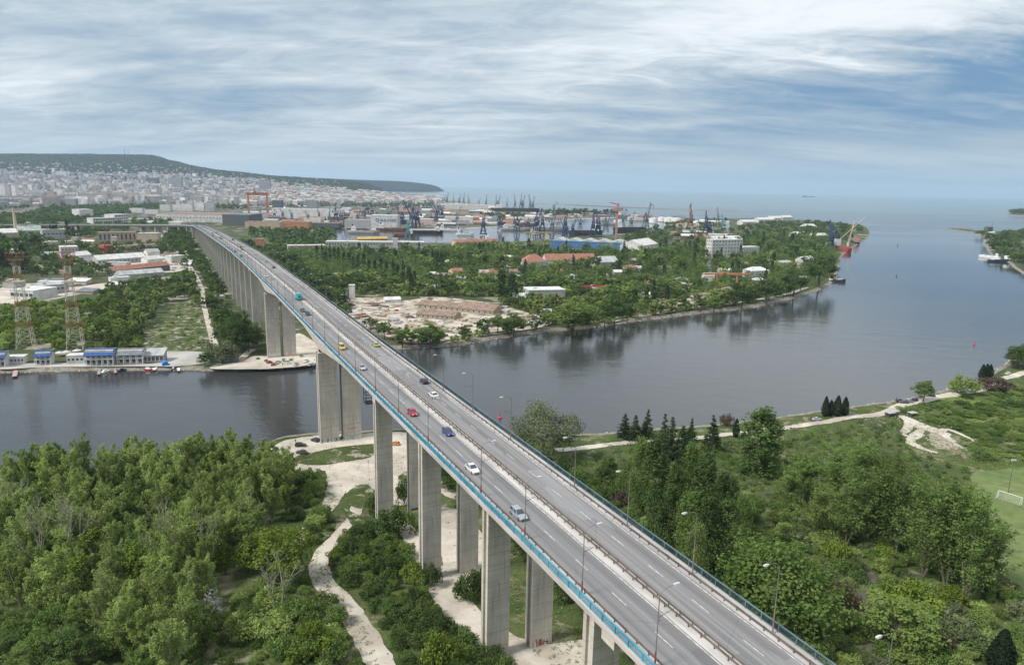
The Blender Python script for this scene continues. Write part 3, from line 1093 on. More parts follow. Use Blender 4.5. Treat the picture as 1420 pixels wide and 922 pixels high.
def t_feather(seed, h=15.0, size=.38, nb=34, per=175, spread=.30):
    """tall open tree with many rising branches and airy leaf"""
    mb = MB()
    stems = []
    for j in range(3):
        a = nr.random() * 6.28
        tip = Vector((math.cos(a) * h * .16 * (j > 0), math.sin(a) * h * .16 * (j > 0), h * (.88 - .10 * j)))
        mb.tube((0, 0, -.8), tip * .5, .20, .12, 6, cap=False)
        mb.tube(tip * .5, tip, .12, .03, 5, cap=False)
        stems.append(tip)
    pts, ns, sz, tn = [], [], [], []
    for i in range(nb):
        st = stems[i % 3]
        f = .10 + .85 * nr.random()
        b = st * f
        a = nr.random() * 6.28
        L = h * (.20 + .24 * nr.random()) * (1.15 - f * .6)
        el = R(44 + 34 * nr.random())
        t = b + Vector((math.cos(a) * math.cos(el), math.sin(a) * math.cos(el), math.sin(el))) * L
        mb.tube(b, t, .06, .015, 4, cap=False)
        s = nr.random(per) ** .7
        w = .25 + .75 * np.sin(np.pi * np.clip(s, .1, .95))
        base = np.array(b)[None, :] * (1 - s)[:, None] + np.array(t)[None, :] * s[:, None]
        jit = nr.normal(size=(per, 3)) * (w * h * .027)[:, None]
        pts.append(base + jit)
        ns.append(nr.normal(size=(per, 3)) * .7 + np.array([0, 0, .5]) + jit)
        sz.append(size * (.6 + .8 * nr.random(per)))
        tn.append(np.clip(nr.random() * .55 + nr.random(per) * .5, 0, 1))
    return mb, (np.concatenate(pts), np.concatenate(ns), np.concatenate(sz), np.concatenate(tn))


def t_poplar(seed, h=18.0, r=2.6, size=.42, k=95, per=62):
    z = h * (.10 + .88 * nr.random(k))
    prof = np.sin(np.pi * np.clip((z / h) ** .75, .08, .98)) ** .6
    a = nr.random(k) * 6.28
    q = r * prof * (.35 + .6 * nr.random(k) ** .6)
    c = np.stack([np.cos(a) * q, np.sin(a) * q, z], 1)
    P = clumps(c, r * .36 * (.7 + .6 * nr.random(k)), per, size, .15, 1.7)
    mb = MB().tube((0, 0, -.8), (0, 0, h * .8), .26, .06, 6)
    return mb, P


def t_spruce(seed, h=11.0, r=2.8, size=.40):
    pts = []
    nt = 15
    for i in range(nt):
        f = i / (nt - 1)
        z = h * (.10 + .86 * f)
        R_ = r * (1 - f) ** .85 * (.85 + .3 * nr.random()) + .12
        for j in range(max(4, int(11 * (1 - f)) + 3)):
            a = nr.random() * 6.28
            L = R_ * (.75 + .35 * nr.random())
            n = int(12 + 34 * (1 - f))
            s = nr.random(n) ** .6
            p = np.stack([np.cos(a) * L * s, np.sin(a) * L * s, z - .22 * L * s ** 1.6], 1) + nr.normal(size=(n, 3)) * .16
            pts.append(p)
    p = np.concatenate(pts)
    n = len(p)
    return MB().tube((0, 0, -.6), (0, 0, h * .95), .2, .03, 6), (p, nr.normal(size=(n, 3)) * .6 + np.array([0, 0, .8]), size * (.6 + .8 * nr.random(n)), nr.random(n))


def t_cypress(seed, h=9.0, r=.95, size=.30, n=3200):
    z = h * (.03 + .96 * nr.random(n))
    prof = np.sin(np.pi * np.clip((z / h) ** .6, .06, .995)) ** .7
    a = nr.random(n) * 6.28
    q = r * prof * (.7 + .38 * nr.random(n) + .12 * np.sin(a * 3 + z))
    d = np.stack([np.cos(a), np.sin(a), np.full(n, .25)], 1)
    p = np.stack([np.cos(a) * q, np.sin(a) * q, z], 1)
    return MB().tube((0, 0, -.5), (0, 0, h * .6), .14, .04, 6), (p, d + nr.normal(size=(n, 3)) * .5, size * (.6 + .8 * nr.random(n)), nr.random(n))


def t_shrub(seed, h=2.6, rx=2.2, size=.30, k=34, per=62):
    c, P = round_crown(seed, rx, h * .42, h * .52, k, per, rx * .34, size, .45, .8, -.35)
    mb = MB()
    limbs(mb, (0, 0, -.3), c[nr.choice(len(c), 6, False)], .07, .02, 4)
    return mb, P


def t_bare(seed, h=12.0):
    mb = MB()

    def grow(p, d, L, r, lv):
        q = p + d * L
        mb.tube(p, q, r, r * .62, 5 if lv < 2 else 4, cap=False)
        if lv >= 4:
            return
        for _ in range(3 if lv < 3 else 2):
            e = (d + Vector(nr.normal(size=3)) * .42).normalized()
            e.z = abs(e.z) * .8 + .25
            grow(p.lerp(q, .55 + .45 * nr.random()), e.normalized(), L * (.55 + .2 * nr.random()), r * .55, lv + 1)
    for j in range(2):
        grow(Vector((j * .3, 0, -.6)), Vector((.14 * (j - .5) * 3, .1 * j, 1)).normalized(), h * .34, .17, 0)
    n = 260
    v = np.array([mb.v[i] for i in nr.integers(len(mb.v) // 2, len(mb.v), n)])
    return mb, (v + nr.normal(size=(n, 3)) * .3, nr.normal(size=(n, 3)), np.full(n, .3), nr.random(n))


PLANTS = {}
_made = 0


def species(name, fn, lm, nvar, bark=BARK, one=False, **k):
    """nvar differently grown meshes of a kind: (crown mesh, trunk mesh, height, half width)"""
    out = []
    for i in range(nvar):
        mb, (p, n, s, t) = fn(i + 1, **k)
        h = float(p[:, 2].max())
        wd = float(np.percentile(np.hypot(p[:, 0], p[:, 1]), 96))
        if one:
            out.append((leaves(p, n, s, t, name, [lm, bark], mb), None, h, wd))
        else:
            out.append((leaves(p, n, s, t, 'crown', [lm]), mb.mesh('trunk', bark), h, wd))
    PLANTS[name] = out


species('open_pale', t_feather, L_PALE, 5, bark=PALEBARK)
species('open_green', t_feather, L_GREEN, 3, h=14.0)
species('open_yellow', t_feather, L_YEL, 2, h=11.0)
L_OLIVE = leaf_mat('leaf_olive', (.064, .108, .028), (.19, .27, .078), tr=.38, warm=(.17, .215, .065))
species('open_tall', t_feather, L_OLIVE, 4, h=25.0, nb=60, per=120, size=.44)
species('round_green', t_round, L_GREEN, 4)
species('round_dark', t_round, L_DARK, 3)
species('round_yellow', t_round, L_YEL, 2)
species('great_round', t_round, L_GREEN, 2, h=15.0, rx=8.0, size=.55, k=170, per=80, trunk=.5, zc=.55, rz=.44)
species('silver_round', t_round, L_SIL, 2, h=15.0, rx=7.6, size=.45, k=150, per=70, trunk=.45, zc=.56, rz=.43)
species('poplar', t_poplar, L_DARK, 3)
species('poplar_pale', t_poplar, L_GREEN, 2, r=3.4, h=17.0)
species('spruce', t_spruce, L_CON, 3)
species('cypress', t_cypress, L_CYP, 2)
species('shrub_green', t_shrub, L_GREEN, 4)
species('shrub_dark', t_shrub, L_DARK, 3)
species('shrub_yellow', t_shrub, L_YEL, 2)
species('shrub_pale', t_shrub, L_PALE, 3)
species('shrub_silver', t_shrub, L_SIL, 2)
species('shrub_brown', t_shrub, L_BROWN, 2)
species('shrub_white', t_shrub, L_WHITE, 1, size=.24)
species('bare', t_bare, L_PALE, 3, bark=PALEBARK)
# lighter versions for the far bank
species('far_round_green', t_round, L_GREEN, 4, one=True, size=1.0, k=30, per=24)
species('far_round_dark', t_round, L_DARK, 4, one=True, size=1.0, k=30, per=24)
species('far_pale', t_feather, L_PALE, 3, one=True, size=.95, nb=14, per=52)
species('far_poplar', t_poplar, L_CON, 3, one=True, size=.95, k=34, per=20, r=2.3)
species('far_bush', t_shrub, L_PALE, 3, one=True, size=.7, k=18, per=18)

TREES = []      # (x, y, radius) of what already stands


def plant(kind, x, y, h, label, cat, group=None, name=None, z=None, wide=None, v=None):
    """one tree or shrub of height h; wide = full crown width in metres"""
    P = PLANTS[kind]
    cr, tr, h0, w0 = P[v if v is not None else rnd.randrange(len(P))]
    k = h / h0
    kw = k * rnd.uniform(.9, 1.12) if wide is None else wide / (2 * w0)
    if z is None:
        z = hz(x, y)
    name = name or (cat.replace(' ', '_'))
    if tr is None:
        o = link(name, cr, None, (x, y, z - .1), rnd.uniform(0, 6.28), (kw, kw, k))
    else:
        o = empty(name, (x, y, z - .1), rnd.uniform(0, 6.28))
        o.scale = (kw, kw, k)
        link('crown', cr, o)
        link('trunk', tr, o)
    tag(o, label, cat, group)
    TREES.append((x, y, .5 * (wide or 2 * w0 * k)))
    return o


def by_sight(kind, px, pyb, pyt, wpx, label, cat='tree', group=None, name=None, south=True):
    """a plant whose foot is seen at (px, pyb), top at pyt, crown wpx wide"""
    x, y = GS(px, pyb) if south else G(px, pyb)
    z = hz(x, y) if south else 2.0
    h = h_at(x, y, pyt, z)
    return plant(kind, x, y, h, label, cat, group, name, z, wpx / ppm(x, y, z + h / 2))


def scatter(poly, spacing, fn, jitter_tries=1, hf=None, limit=9999, keep=None):
    """dart throwing in a ground polygon; fn(x, y) plants"""
    xs, ys = [p[0] for p in poly], [p[1] for p in poly]
    n = int((max(xs) - min(xs)) * (max(ys) - min(ys)) / spacing ** 2 * 4)
    cell = {}
    got = 0
    for _ in range(n):
        x, y = rnd.uniform(min(xs), max(xs)), rnd.uniform(min(ys), max(ys))
        if not inside(poly, x, y) or (keep and not keep(x, y)):
            continue
        i, j = int(x // spacing), int(y // spacing)
        if any(math.hypot(x - a, y - b) < spacing for di in (-1, 0, 1) for dj in (-1, 0, 1) for a, b in cell.get((i + di, j + dj), ())):
            continue
        cell.setdefault((i, j), []).append((x, y))
        fn(x, y)
        got += 1
        if got >= limit:
            break
    return got


def scatter_many(poly, spacing, fn, limit, mass, lm, h0, h1, leaf, keep=None, per=40, hf=None, flat=.75):
    pts = []
    scatter(poly, spacing, lambda x, y: pts.append((x, y)), keep=keep)
    pts.sort(key=lambda p: p[0] ** 2 + p[1] ** 2)
    for p in pts[:limit]:
        fn(*p)
    if len(pts) > limit + 5:
        c, r, own = [], [], []
        for i, (x, y) in enumerate(pts[limit:]):
            h = rnd.uniform(h0, h1) * rnd.choice([.75, 1, 1, 1.25])
            z = (hf or (lambda a, b: 2.0))(x, y)
            c.append((x, y, z + h * .52)); r.append(h * rnd.uniform(.40, .52)); own.append(i)
            for _ in range(2):
                c.append((x + rnd.gauss(0, h * .3), y + rnd.gauss(0, h * .3), z + h * rnd.uniform(.3, .6)))
                r.append(h * rnd.uniform(.2, .32)); own.append(i)
        P = clumps(np.array(c), np.array(r), per, leaf, .25, flat, .85)
        ms = lm if isinstance(lm, list) else [lm]
        kind = nr.integers(0, len(ms), max(own) + 1)
        me = leaves(P[0], P[1], P[2], np.clip(P[3] * .7 + np.repeat(nr.random(max(own) + 1)[own], per) * .35, 0, 1), mass, ms)
        me.polygons.foreach_set('material_index', np.repeat(kind[own], per).astype(int))
        tag(link(mass, me), kind='stuff')
    return len(pts)


# ---- singled-out trees and bushes right of the bridge
by_sight('silver_round', 752, 640, 554, 96, 'large grey green round tree on the shore just right of the bridge', name='willow_tree', cat='tree')
for a in ((866, 606, 573, 22, 'dark conifer at the left end of the shoreline clump beside the gravel road'), (880, 610, 575, 26, 'squat dark conifer in the middle of the shoreline clump by the gravel road'),
          (897, 607, 567, 22, 'tallest dark conifer of the clump between water and gravel road')):
    by_sight('spruce', *a, cat='conifer tree', group='dark conifers by the gravel road')
for a in ((919, 632, 573, 26, 'pointed spruce just right of the dark conifer clump'), (929, 640, 578, 24, 'spruce standing close behind the tall willows near the road'),
          (944, 645, 590, 34, 'broad dark spruce rising behind the row of tall poplars'), (958, 612, 579, 17, 'slim young spruce at the edge of the gravel road'),
          (986, 626, 575, 30, 'full spruce standing alone in front of the gravel road')):
    by_sight('spruce', *a, cat='spruce tree', group='spruces below the gravel road')
by_sight('cypress', 1020, 606, 580, 9, 'single small cypress standing by the gravel road left of the dense tall tree', 'cypress tree')
by_sight('shrub_brown', 1007, 589, 571, 20, 'bare purplish shrub on the shore strip above the gravel road', 'shrub')
by_sight('poplar', 1051, 656, 561, 58, 'dense tall dark tree standing alone beside the gravel road', 'tree')
for i, a in enumerate(((1143.5, 577, 549, 9), (1151, 576, 554, 8), (1160, 577, 548, 11), (1170.5, 576, 550, 10))):
    by_sight('cypress', *a, ('leftmost', 'smallest', 'broadest', 'rightmost')[i] + ' of four dark cypresses in a row on the shore', 'cypress tree', 'four shoreline cypresses')
for i, a in enumerate(((1361, 527, 505, 8), (1366.5, 526, 504, 7), (1371.5, 525, 505, 8))):
    by_sight('cypress', *a, ('left', 'middle', 'right')[i] + ' of the three far cypresses huddled by the bending gravel road', 'cypress tree', 'three far cypresses')
by_sight('round_green', 1280, 557, 527, 25, 'small round tree by the parked cars at the road bend', 'tree')
by_sight('shrub_pale', 1334, 545, 519, 30, 'grey green bush on the shore near the three far cypresses', 'shrub')
by_sight('shrub_brown', 1378, 541, 520, 36, 'pale tan bushy shrub beside the far end of the gravel road', 'shrub')
by_sight('round_dark', 1410, 510, 480, 34, 'dark round tree on the shore at the right edge', 'tree')
by_sight('round_dark', 1432, 508, 476, 44, 'dark broad tree at the very right edge of the shore', 'tree')
by_sight('great_round', 1072, 872, 742, 158, 'huge bright green round tree beside the right railing of the bridge', 'tree', name='chestnut_tree')
by_sight('shrub_brown', 1140, 832, 778, 40, 'reddish brown half bare bush beside the huge round tree', 'shrub')
by_sight('shrub_brown', 1162, 848, 790, 40, 'greyish brown bush between the huge round tree and the brook', 'shrub')
by_sight('round_green', 1243, 900, 832, 84, 'bright round tree below the brook near the lower right corner', 'tree')
by_sight('shrub_yellow', 1262, 850, 800, 66, 'yellow green bushy tree just above the bright round tree by the brook', 'shrub')
by_sight('shrub_yellow', 1160, 776, 748, 36, 'yellow green shrub behind the reddish brown bush', 'shrub')
by_sight('shrub_silver', 1318, 878, 850, 44, 'silvery shrub in the lower right corner below the big open tree', 'shrub')
by_sight('shrub_silver', 1345, 898, 868, 40, 'pale silvery shrub right of the bright round tree', 'shrub')
by_sight('cypress', 1385, 930, 872, 26, 'dark columnar shrub in the bottom right corner', 'shrub')
OT = [(1172, 756, 652, 64, 'open branched tree left of the sports field with dark slanting limbs'), (1206, 748, 636, 70, 'tall open tree in the middle of the right hand thicket'), (1150, 702, 612, 62, 'feathery tree in the thicket below the four cypresses'),
      (1184, 694, 606, 60, 'feathery pale tree right below the four cypresses'), (1216, 700, 618, 58, 'open tree between the stony patch and the tall thicket tree'), (1242, 770, 640, 76, 'slim open tree just left of the near goal'),
      (1278, 800, 648, 84, 'largest open crowned tree hiding the near goal'), (1312, 816, 664, 80, 'second large open tree right of the near goal'), (1338, 832, 680, 70, 'wide leaning tree at the edge of the sports field'),
      (1366, 822, 716, 46, 'open crowned tree overhanging the lower edge of the sports field'), (1118, 694, 624, 52, 'feathery tree right of the dense tall dark tree'), (1268, 740, 656, 56, 'open tree behind the near goal'),
      (1330, 770, 668, 54, 'pale open tree at the field side behind the leaning tree'), (1128, 742, 668, 54, 'open tree above the reddish brown bush'), (1096, 700, 640, 44, 'small feathery tree beside the dense tall dark tree')]
for a in OT:
    by_sight('open_tall', *a[:4], a[4], 'tree', 'open crowned trees by the sports field')
PX = [(884, 706, 602, 30), (905, 716, 596, 40), (930, 742, 640, 26), (951, 740, 612, 40), (972, 752, 618, 40), (992, 764, 650, 34), (1024, 772, 681, 30), (1002, 800, 690, 38),
      (976, 800, 684, 36), (948, 782, 680, 36), (924, 768, 668, 32), (905, 748, 660, 30), (868, 690, 640, 30), (840, 676, 630, 32), (1008, 735, 655, 30), (960, 826, 720, 34)]
PXL = ['poplar at the left front of the grove by the railing', 'tall poplar in front of the conifer clump', 'slim poplar before the broad dark spruce', 'tall broad poplar under the pointed spruces', 'poplar in the middle of the grove top', 'poplar left of the narrow dark column',
       'narrow column at the right end of the grove', 'poplar low in the grove beside the narrow column', 'poplar above the huge round tree', 'poplar in the dark heart of the grove', 'poplar close above the third nearest right lamp', 'poplar in the left lower part of the grove',
       'smaller poplar between railing and grove', 'smallest poplar at the left below the gravel road', 'poplar behind the narrow column', 'lowest poplar squeezed between railing and huge round tree']
for i, a in enumerate(PX):
    by_sight('poplar' if i % 3 else 'poplar_pale', *a, ('paler ' if i % 3 == 0 else 'dark ') + PXL[i], 'poplar tree', 'poplar grove right of the bridge')
TR0 = len(TREES)


def clear(x, y, r=1.0):
    return all(math.hypot(x - a, y - b) > r + .55 * c for a, b, c in TREES[:TR0])


def near_bridge(x, y, lo=-12.5, hi=12.5):
    o, s = x * DY - y * DX - C0, x * DX + y * DY
    return lo < o < hi


MARK_R = [(*GS(a, b), t) for a, b, t in ((1190, 835, 'beside the muddy brook'), (1000, 840, 'under the right railing of the bridge'), (1090, 700, 'right of the dense tall dark tree'), (1160, 622, 'below the four cypresses'), (1060, 780, 'between the poplar grove and the huge round tree'),
                                           (1160, 770, 'above the reddish brown bush'), (1250, 610, 'below the stony patch'), (1330, 690, 'at the upper edge of the sports field'), (1360, 840, 'at the lower edge of the sports field'), (1290, 900, 'around the bright round tree near the corner'),
                                           (860, 650, 'between the railing and the gravel road'), (960, 650, 'among the spruces below the gravel road'), (1220, 720, 'under the tall open trees'), (1180, 900, 'in the bottom right below the brook'))]
LOOK = {'shrub_green': 'mid green', 'shrub_dark': 'dark green', 'shrub_pale': 'pale olive', 'shrub_yellow': 'yellow green', 'shrub_silver': 'silvery', 'shrub_brown': 'half bare brownish', 'round_dark': 'tall dark', 'round_green': 'tall green',
        'open_pale': 'pale feathery', 'open_green': 'green feathery', 'open_yellow': 'yellowish feathery'}


# scrub on the right of the bridge
def scrub_r(x, y):
    px_, py_ = proj(x, y, hz(x, y))
    k = rnd.choices(['shrub_green', 'shrub_dark', 'shrub_pale', 'shrub_yellow', 'shrub_silver', 'shrub_brown'], [40, 22, 18, 6, 5, 3])[0]
    h = rnd.uniform(1.8, 4.8)
    plant(k, x, y, h, LOOK[k] + ' shrub ' + near(x, y, MARK_R), 'shrub', 'shrubs in the scrub right of the bridge', wide=h * rnd.uniform(1.3, 2.0))


right_poly = gs([(782, 642), (800, 632), (880, 626), (990, 620), (1060, 610), (1120, 601), (1210, 588), (1245, 590), (1262, 632), (1340, 648), (1348, 720), (1372, 790), (1420, 850), (1440, 990), (1150, 990), (1060, 880), (900, 740)])
BROOKP = gs([(1150, 866), (1180, 835), (1195, 800), (1172, 770), (1200, 775), (1228, 810), (1215, 840), (1190, 868)])
NSCRUB = (scatter_many(right_poly, 3.7, scrub_r, 290, 'far_scrub', [L_GREEN, L_DARK, L_OLIVE, L_GREEN, L_SIL], 2.0, 5.2, .42, keep=lambda x, y: clear(x, y, -.6) and not near_bridge(x, y) and not inside(BROOKP, x, y), per=120, hf=hz))
print('scrub', NSCRUB)
# bushes above the stony patch
scatter(gs([(1255, 570), (1330, 552), (1390, 545), (1440, 540), (1440, 640), (1350, 640), (1335, 600)]), 5.5,
        lambda x, y: plant(rnd.choice(['shrub_green', 'shrub_pale', 'shrub_dark', 'shrub_green']), x, y, rnd.uniform(.8, 3.2), 'low green bush on the open slope above the sports field', 'bush', 'low bushes above the sports field', wide=rnd.uniform(4, 12)), limit=110)


MARK_T = [(*GS(a, b), t) for a, b, t in ((490, 745, 'at the top of the thicket by the track fork'), (480, 800, 'on the inner side of the track bend'), (560, 770, 'near the first pale pillar'), (540, 840, 'in the middle of the thicket left of the pillars'),
                                           (620, 860, 'along the right hand track by the pillars'), (540, 910, 'by the lower track at the bottom of the picture'), (660, 925, 'at the foot of the nearest left pillar'), (600, 940, 'at the bottom between track and pillars'))]


# dark thicket between the left track and the bridge
def thicket(x, y):
    k = rnd.choices(['shrub_dark', 'shrub_green', 'round_dark', 'shrub_yellow'], [46, 40, 10, 5])[0]
    h = rnd.uniform(2.6, 5.2)
    plant(k, x, y, h, LOOK[k].replace('tall ', 'tree-like ') + ' thicket bush ' + near(x, y, MARK_T), 'bush', 'bushes in the thicket left of the pillars', name='thicket_bush', wide=h * rnd.uniform(1.1, 1.6))


TRK = gs([(545, 718), (566, 738), (584, 764), (600, 790), (612, 812), (640, 842), (672, 872), (706, 900), (760, 915), (760, 935), (690, 922), (655, 890), (620, 850), (596, 815), (572, 775), (556, 750)])
scatter(gs([(476, 748), (500, 735), (540, 742), (565, 775), (590, 810), (615, 850), (660, 895), (700, 925), (720, 1020), (580, 1020), (548, 930), (522, 880), (500, 845), (470, 815), (458, 795), (462, 770)]), 3.3, thicket,
        keep=lambda x, y: off_track(x, y), limit=170)
for a in ((545, 740, 700, 60), (600, 812, 778, 26), (520, 712, 680, 30), (560, 700, 660, 24), (650, 830, 786, 40), (668, 815, 784, 30)):
    by_sight('shrub_dark', *a, 'dark bush at the foot of the bridge pillars', 'bush', 'bushes at the pillar feet')


# under and just beyond the bridge
def under(x, y):
    h = rnd.uniform(2.0, 6.5)
    plant(rnd.choice(['shrub_dark', 'shrub_green', 'shrub_dark', 'round_dark']), x, y, h, 'dark green bush growing beneath the bridge deck', 'bush', 'bushes beneath the bridge deck', name='underbridge_bush', wide=h * rnd.uniform(1.0, 1.6))


scatter(gs([(690, 700), (780, 690), (900, 780), (1000, 860), (1060, 922), (1150, 1000), (960, 1000), (840, 880), (770, 820), (720, 770), (700, 730)]), 3.8, under, keep=lambda x, y: clear(x, y, 0), limit=220)
scatter(gs([(600, 655), (640, 640), (760, 640), (860, 690), (800, 720), (700, 700), (640, 705)]), 5.0, under, limit=60)

# ---- the wood left of the track
for a in ((100, 790, 680, 60), (60, 800, 690, 60), (235, 800, 690, 60), (290, 800, 705, 50), (385, 850, 760, 70), (30, 740, 660, 40), (345, 745, 680, 40)):
    by_sight('bare', *a, 'almost leafless tree with pale twigs standing in the left wood', 'bare tree', 'leafless trees in the left wood')
by_sight('shrub_white', 285, 862, 815, 46, 'bush covered in white blossom at the edge of the left wood', 'bush')
by_sight('round_yellow', 395, 806, 728, 76, 'bright yellow green tree beside the dirt track', 'tree')
by_sight('round_yellow', 362, 790, 738, 56, 'smaller yellow green tree behind the track at the wood edge', 'tree')
by_sight('shrub_yellow', 432, 905, 858, 62, 'bright yellow green bush left of the dirt track at the bottom', 'bush')
by_sight('shrub_yellow', 12, 822, 795, 26, 'small yellow green bush at the left edge', 'bush')
by_sight('shrub_yellow', 610, 935, 870, 60, 'lime green sapling at the bottom between track and pillars', 'bush')
TR0 = len(TREES)
MARK_W = [(*GS(a, b), t) for a, b, t in ((20, 690, 'on the shore at the left edge'), (110, 680, 'on the shore left of the middle of the wood'), (210, 675, 'on the shore edge of the wood'), (310, 668, 'on the shore near the pale clearing'), (385, 690, 'beside the pale clearing'),
                                           (40, 760, 'among the leafless trees at the left'), (130, 760, 'behind the leafless trees'), (220, 755, 'in the heart of the left wood'), (310, 740, 'in the wood behind the yellow green trees'), (370, 735, 'beside the narrow track branch'),
                                           (40, 830, 'above the lush corner trees'), (140, 830, 'in the lower part of the left wood'), (230, 850, 'at the lower edge of the wood near the grass'), (320, 790, 'above the white blossom bush'))]
PATHL = gs([(440, 640), (470, 668), (462, 690), (452, 706), (438, 720), (418, 740), (400, 740), (424, 712), (444, 690), (440, 670)])


def wood(x, y):
    px_, py_ = proj(x, y, hz(x, y))
    k = rnd.choices(['open_pale', 'open_green', 'open_yellow'], [76, 20, 4])[0]
    edge = py_ < 700
    h = rnd.uniform(14, 20.5) if edge else rnd.uniform(9, 17)
    z = LOOK[k] + ' woodland tree ' + near(x, y, MARK_W)
    plant(k, x, y, h, z, 'tree', 'trees of the left wood', name='woodland_tree', wide=h * rnd.uniform(.38, .54))


wood_poly = gs([(-60, 690), (60, 676), (200, 668), (320, 656), (368, 658), (408, 690), (396, 722), (360, 740), (352, 800), (290, 810), (300, 850), (290, 900), (240, 950), (190, 930), (60, 850), (-60, 840)])
n1 = scatter(wood_poly, 4.3, wood, keep=lambda x, y: clear(x, y, -2.5) and off_track(x, y, 2.5), limit=290)
print('wood', n1)


MARK_C = [(*GS(a, b), t) for a, b, t in ((10, 850, 'at the left edge below the small yellow green bush'), (80, 860, 'in the upper part of the lower left corner'), (150, 900, 'under the pale trees at the bottom left'), (20, 910, 'in the very bottom left corner'), (90, 925, 'on the bottom edge left of the pale trees'), (190, 935, 'on the bottom edge beside the grass'))]


def lush(x, y):
    h = rnd.uniform(3.5, 8.0)
    plant(rnd.choice(['round_green', 'round_green', 'round_dark', 'shrub_green']), x, y, h, rnd.choice(['low', 'tall']) + ' rounded tree ' + near(x, y, MARK_C) if False else ('tall' if h > 5.7 else 'low') + ' lush rounded tree ' + near(x, y, MARK_C), 'tree', 'rounded trees in the lower left', name='rounded_tree', wide=h * rnd.uniform(.85, 1.2))


scatter(gs([(-60, 850), (60, 860), (190, 915), (230, 960), (200, 1060), (-60, 1060)]), 4.4, lush, limit=120)


MARK_E = [(*GS(a, b), t) for a, b, t in ((300, 870, 'by the white blossom bush'), (370, 840, 'on the grass below the yellow green trees'), (440, 840, 'along the left side of the winding track'), (400, 900, 'around the bright yellow green bush'), (290, 920, 'on the grass at the bottom edge'),
                                           (500, 920, 'where the track leaves the picture'), (420, 690, 'on the grass spit beside the clearing'), (445, 735, 'on the grass island at the track fork'), (368, 650, 'at the parked cars of the clearing'))]


def edge_shrub(x, y):
    h = rnd.choice([rnd.uniform(1.2, 2.6), rnd.uniform(2.6, 5.4)])
    k = rnd.choice(['shrub_green', 'shrub_green', 'shrub_dark', 'shrub_pale'])
    plant(k, x, y, h, LOOK[k] + ' edge shrub ' + near(x, y, MARK_E), 'shrub', 'shrubs on the wood edge', name='edge_shrub', wide=h * rnd.uniform(1.1, 1.7))


scatter(gs([(300, 850), (360, 812), (420, 800), (440, 830), (470, 870), (505, 930), (530, 1020), (220, 1020), (260, 940)]), 3.3, edge_shrub, keep=lambda x, y: clear(x, y, -.3) and off_track(x, y), limit=190)
scatter(gs([(370, 668), (410, 660), (445, 668), (452, 690), (430, 712), (405, 724), (412, 695)]), 3.6, edge_shrub, keep=off_track, limit=50)
scatter(gs([(424, 742), (440, 720), (462, 725), (462, 738), (446, 752), (434, 760)]), 3.4, edge_shrub, limit=20)
scatter(gs([(352, 668), (372, 640), (380, 655), (366, 672)]), 3.2, edge_shrub, limit=12)


# tufts and small growth over the whole bank, too many to count
def undergrowth():
    pts = []
    poly = gs([(-40, 700), (300, 680), (420, 650), (470, 690), (440, 760), (500, 860), (560, 1000), (-40, 1000)])
    poly2 = gs([(600, 640), (760, 628), (1000, 612), (1250, 590), (1420, 560), (1440, 640), (1345, 650), (1370, 780), (1430, 860), (1440, 1000), (800, 1000), (620, 700)])
    poly3 = gs([(1330, 552), (1440, 530), (1440, 650), (1345, 650), (1335, 600)])
    for poly, n in ((poly, 5200), (poly2, 13500), (poly3, 3500)):
        xs, ys = [p[0] for p in poly], [p[1] for p in poly]
        k = 0
        while k < n:
            x, y = rnd.uniform(min(xs), max(xs)), rnd.uniform(min(ys), max(ys))
            if inside(poly, x, y) and not inside(BROOKP, x, y):
                k += 1
                if math.sin(x * .11 + 1.3 * math.sin(y * .07)) + math.sin(y * .13 + x * .05) > -.5:
                    pts.append((x, y, hz(x, y) + .15))
    c = np.array(pts)
    P = clumps(c, .35 + .85 * nr.random(len(c)), 15, .32, .7, .6)
    me = leaves(P[0], P[1], P[2], P[3], 'undergrowth', [L_GREEN, L_PALE, L_YEL, L_SIL])
    mi = np.repeat(nr.choice(4, len(c), p=[.62, .24, .08, .06]), 15)
    me.polygons.foreach_set('material_index', mi.astype(int))
    tag(link('undergrowth', me), None, None, None, 'stuff')


undergrowth()


def verge_weeds():
    """weeds creeping in along the tracks and over the pale ground"""
    pts = []
    for o in col.objects:
        if o.name.split('.')[0] in ('dirt_track', 'gravel_road', 'stony_patch'):
            v = o.data.vertices
            for i in range(0, len(v) - 4, 5):
                for k in (0, 4):
                    if rnd.random() < .75:
                        p = v[i + k].co
                        pts.append((p.x + rnd.gauss(0, .45), p.y + rnd.gauss(0, .45), p.z + .05))
                if rnd.random() < .10:
                    p = v[i + 2].co
                    pts.append((p.x + rnd.gauss(0, .8), p.y + rnd.gauss(0, .8), p.z + .02))
        elif o.name.split('.')[0] in ('dirt_clearing', 'grass_island'):
            for p in o.data.vertices:
                if rnd.random() < (.035 if 'dirt' in o.name else .30):
                    pts.append((p.co.x + rnd.gauss(0, .5), p.co.y + rnd.gauss(0, .5), p.co.z + .04))
    c = np.array(pts)
    P = clumps(c, .18 + .5 * nr.random(len(c)) ** 2, 12, .24, .6, .6)
    me = leaves(P[0], P[1], P[2], P[3], 'verge_weeds', [L_OLIVE, L_GREEN, L_SIL])
    me.polygons.foreach_set('material_index', np.repeat(nr.choice(3, len(c), p=[.5, .35, .15]), 12).astype(int))
    tag(link('verge_weeds', me), kind='stuff')


verge_weeds()
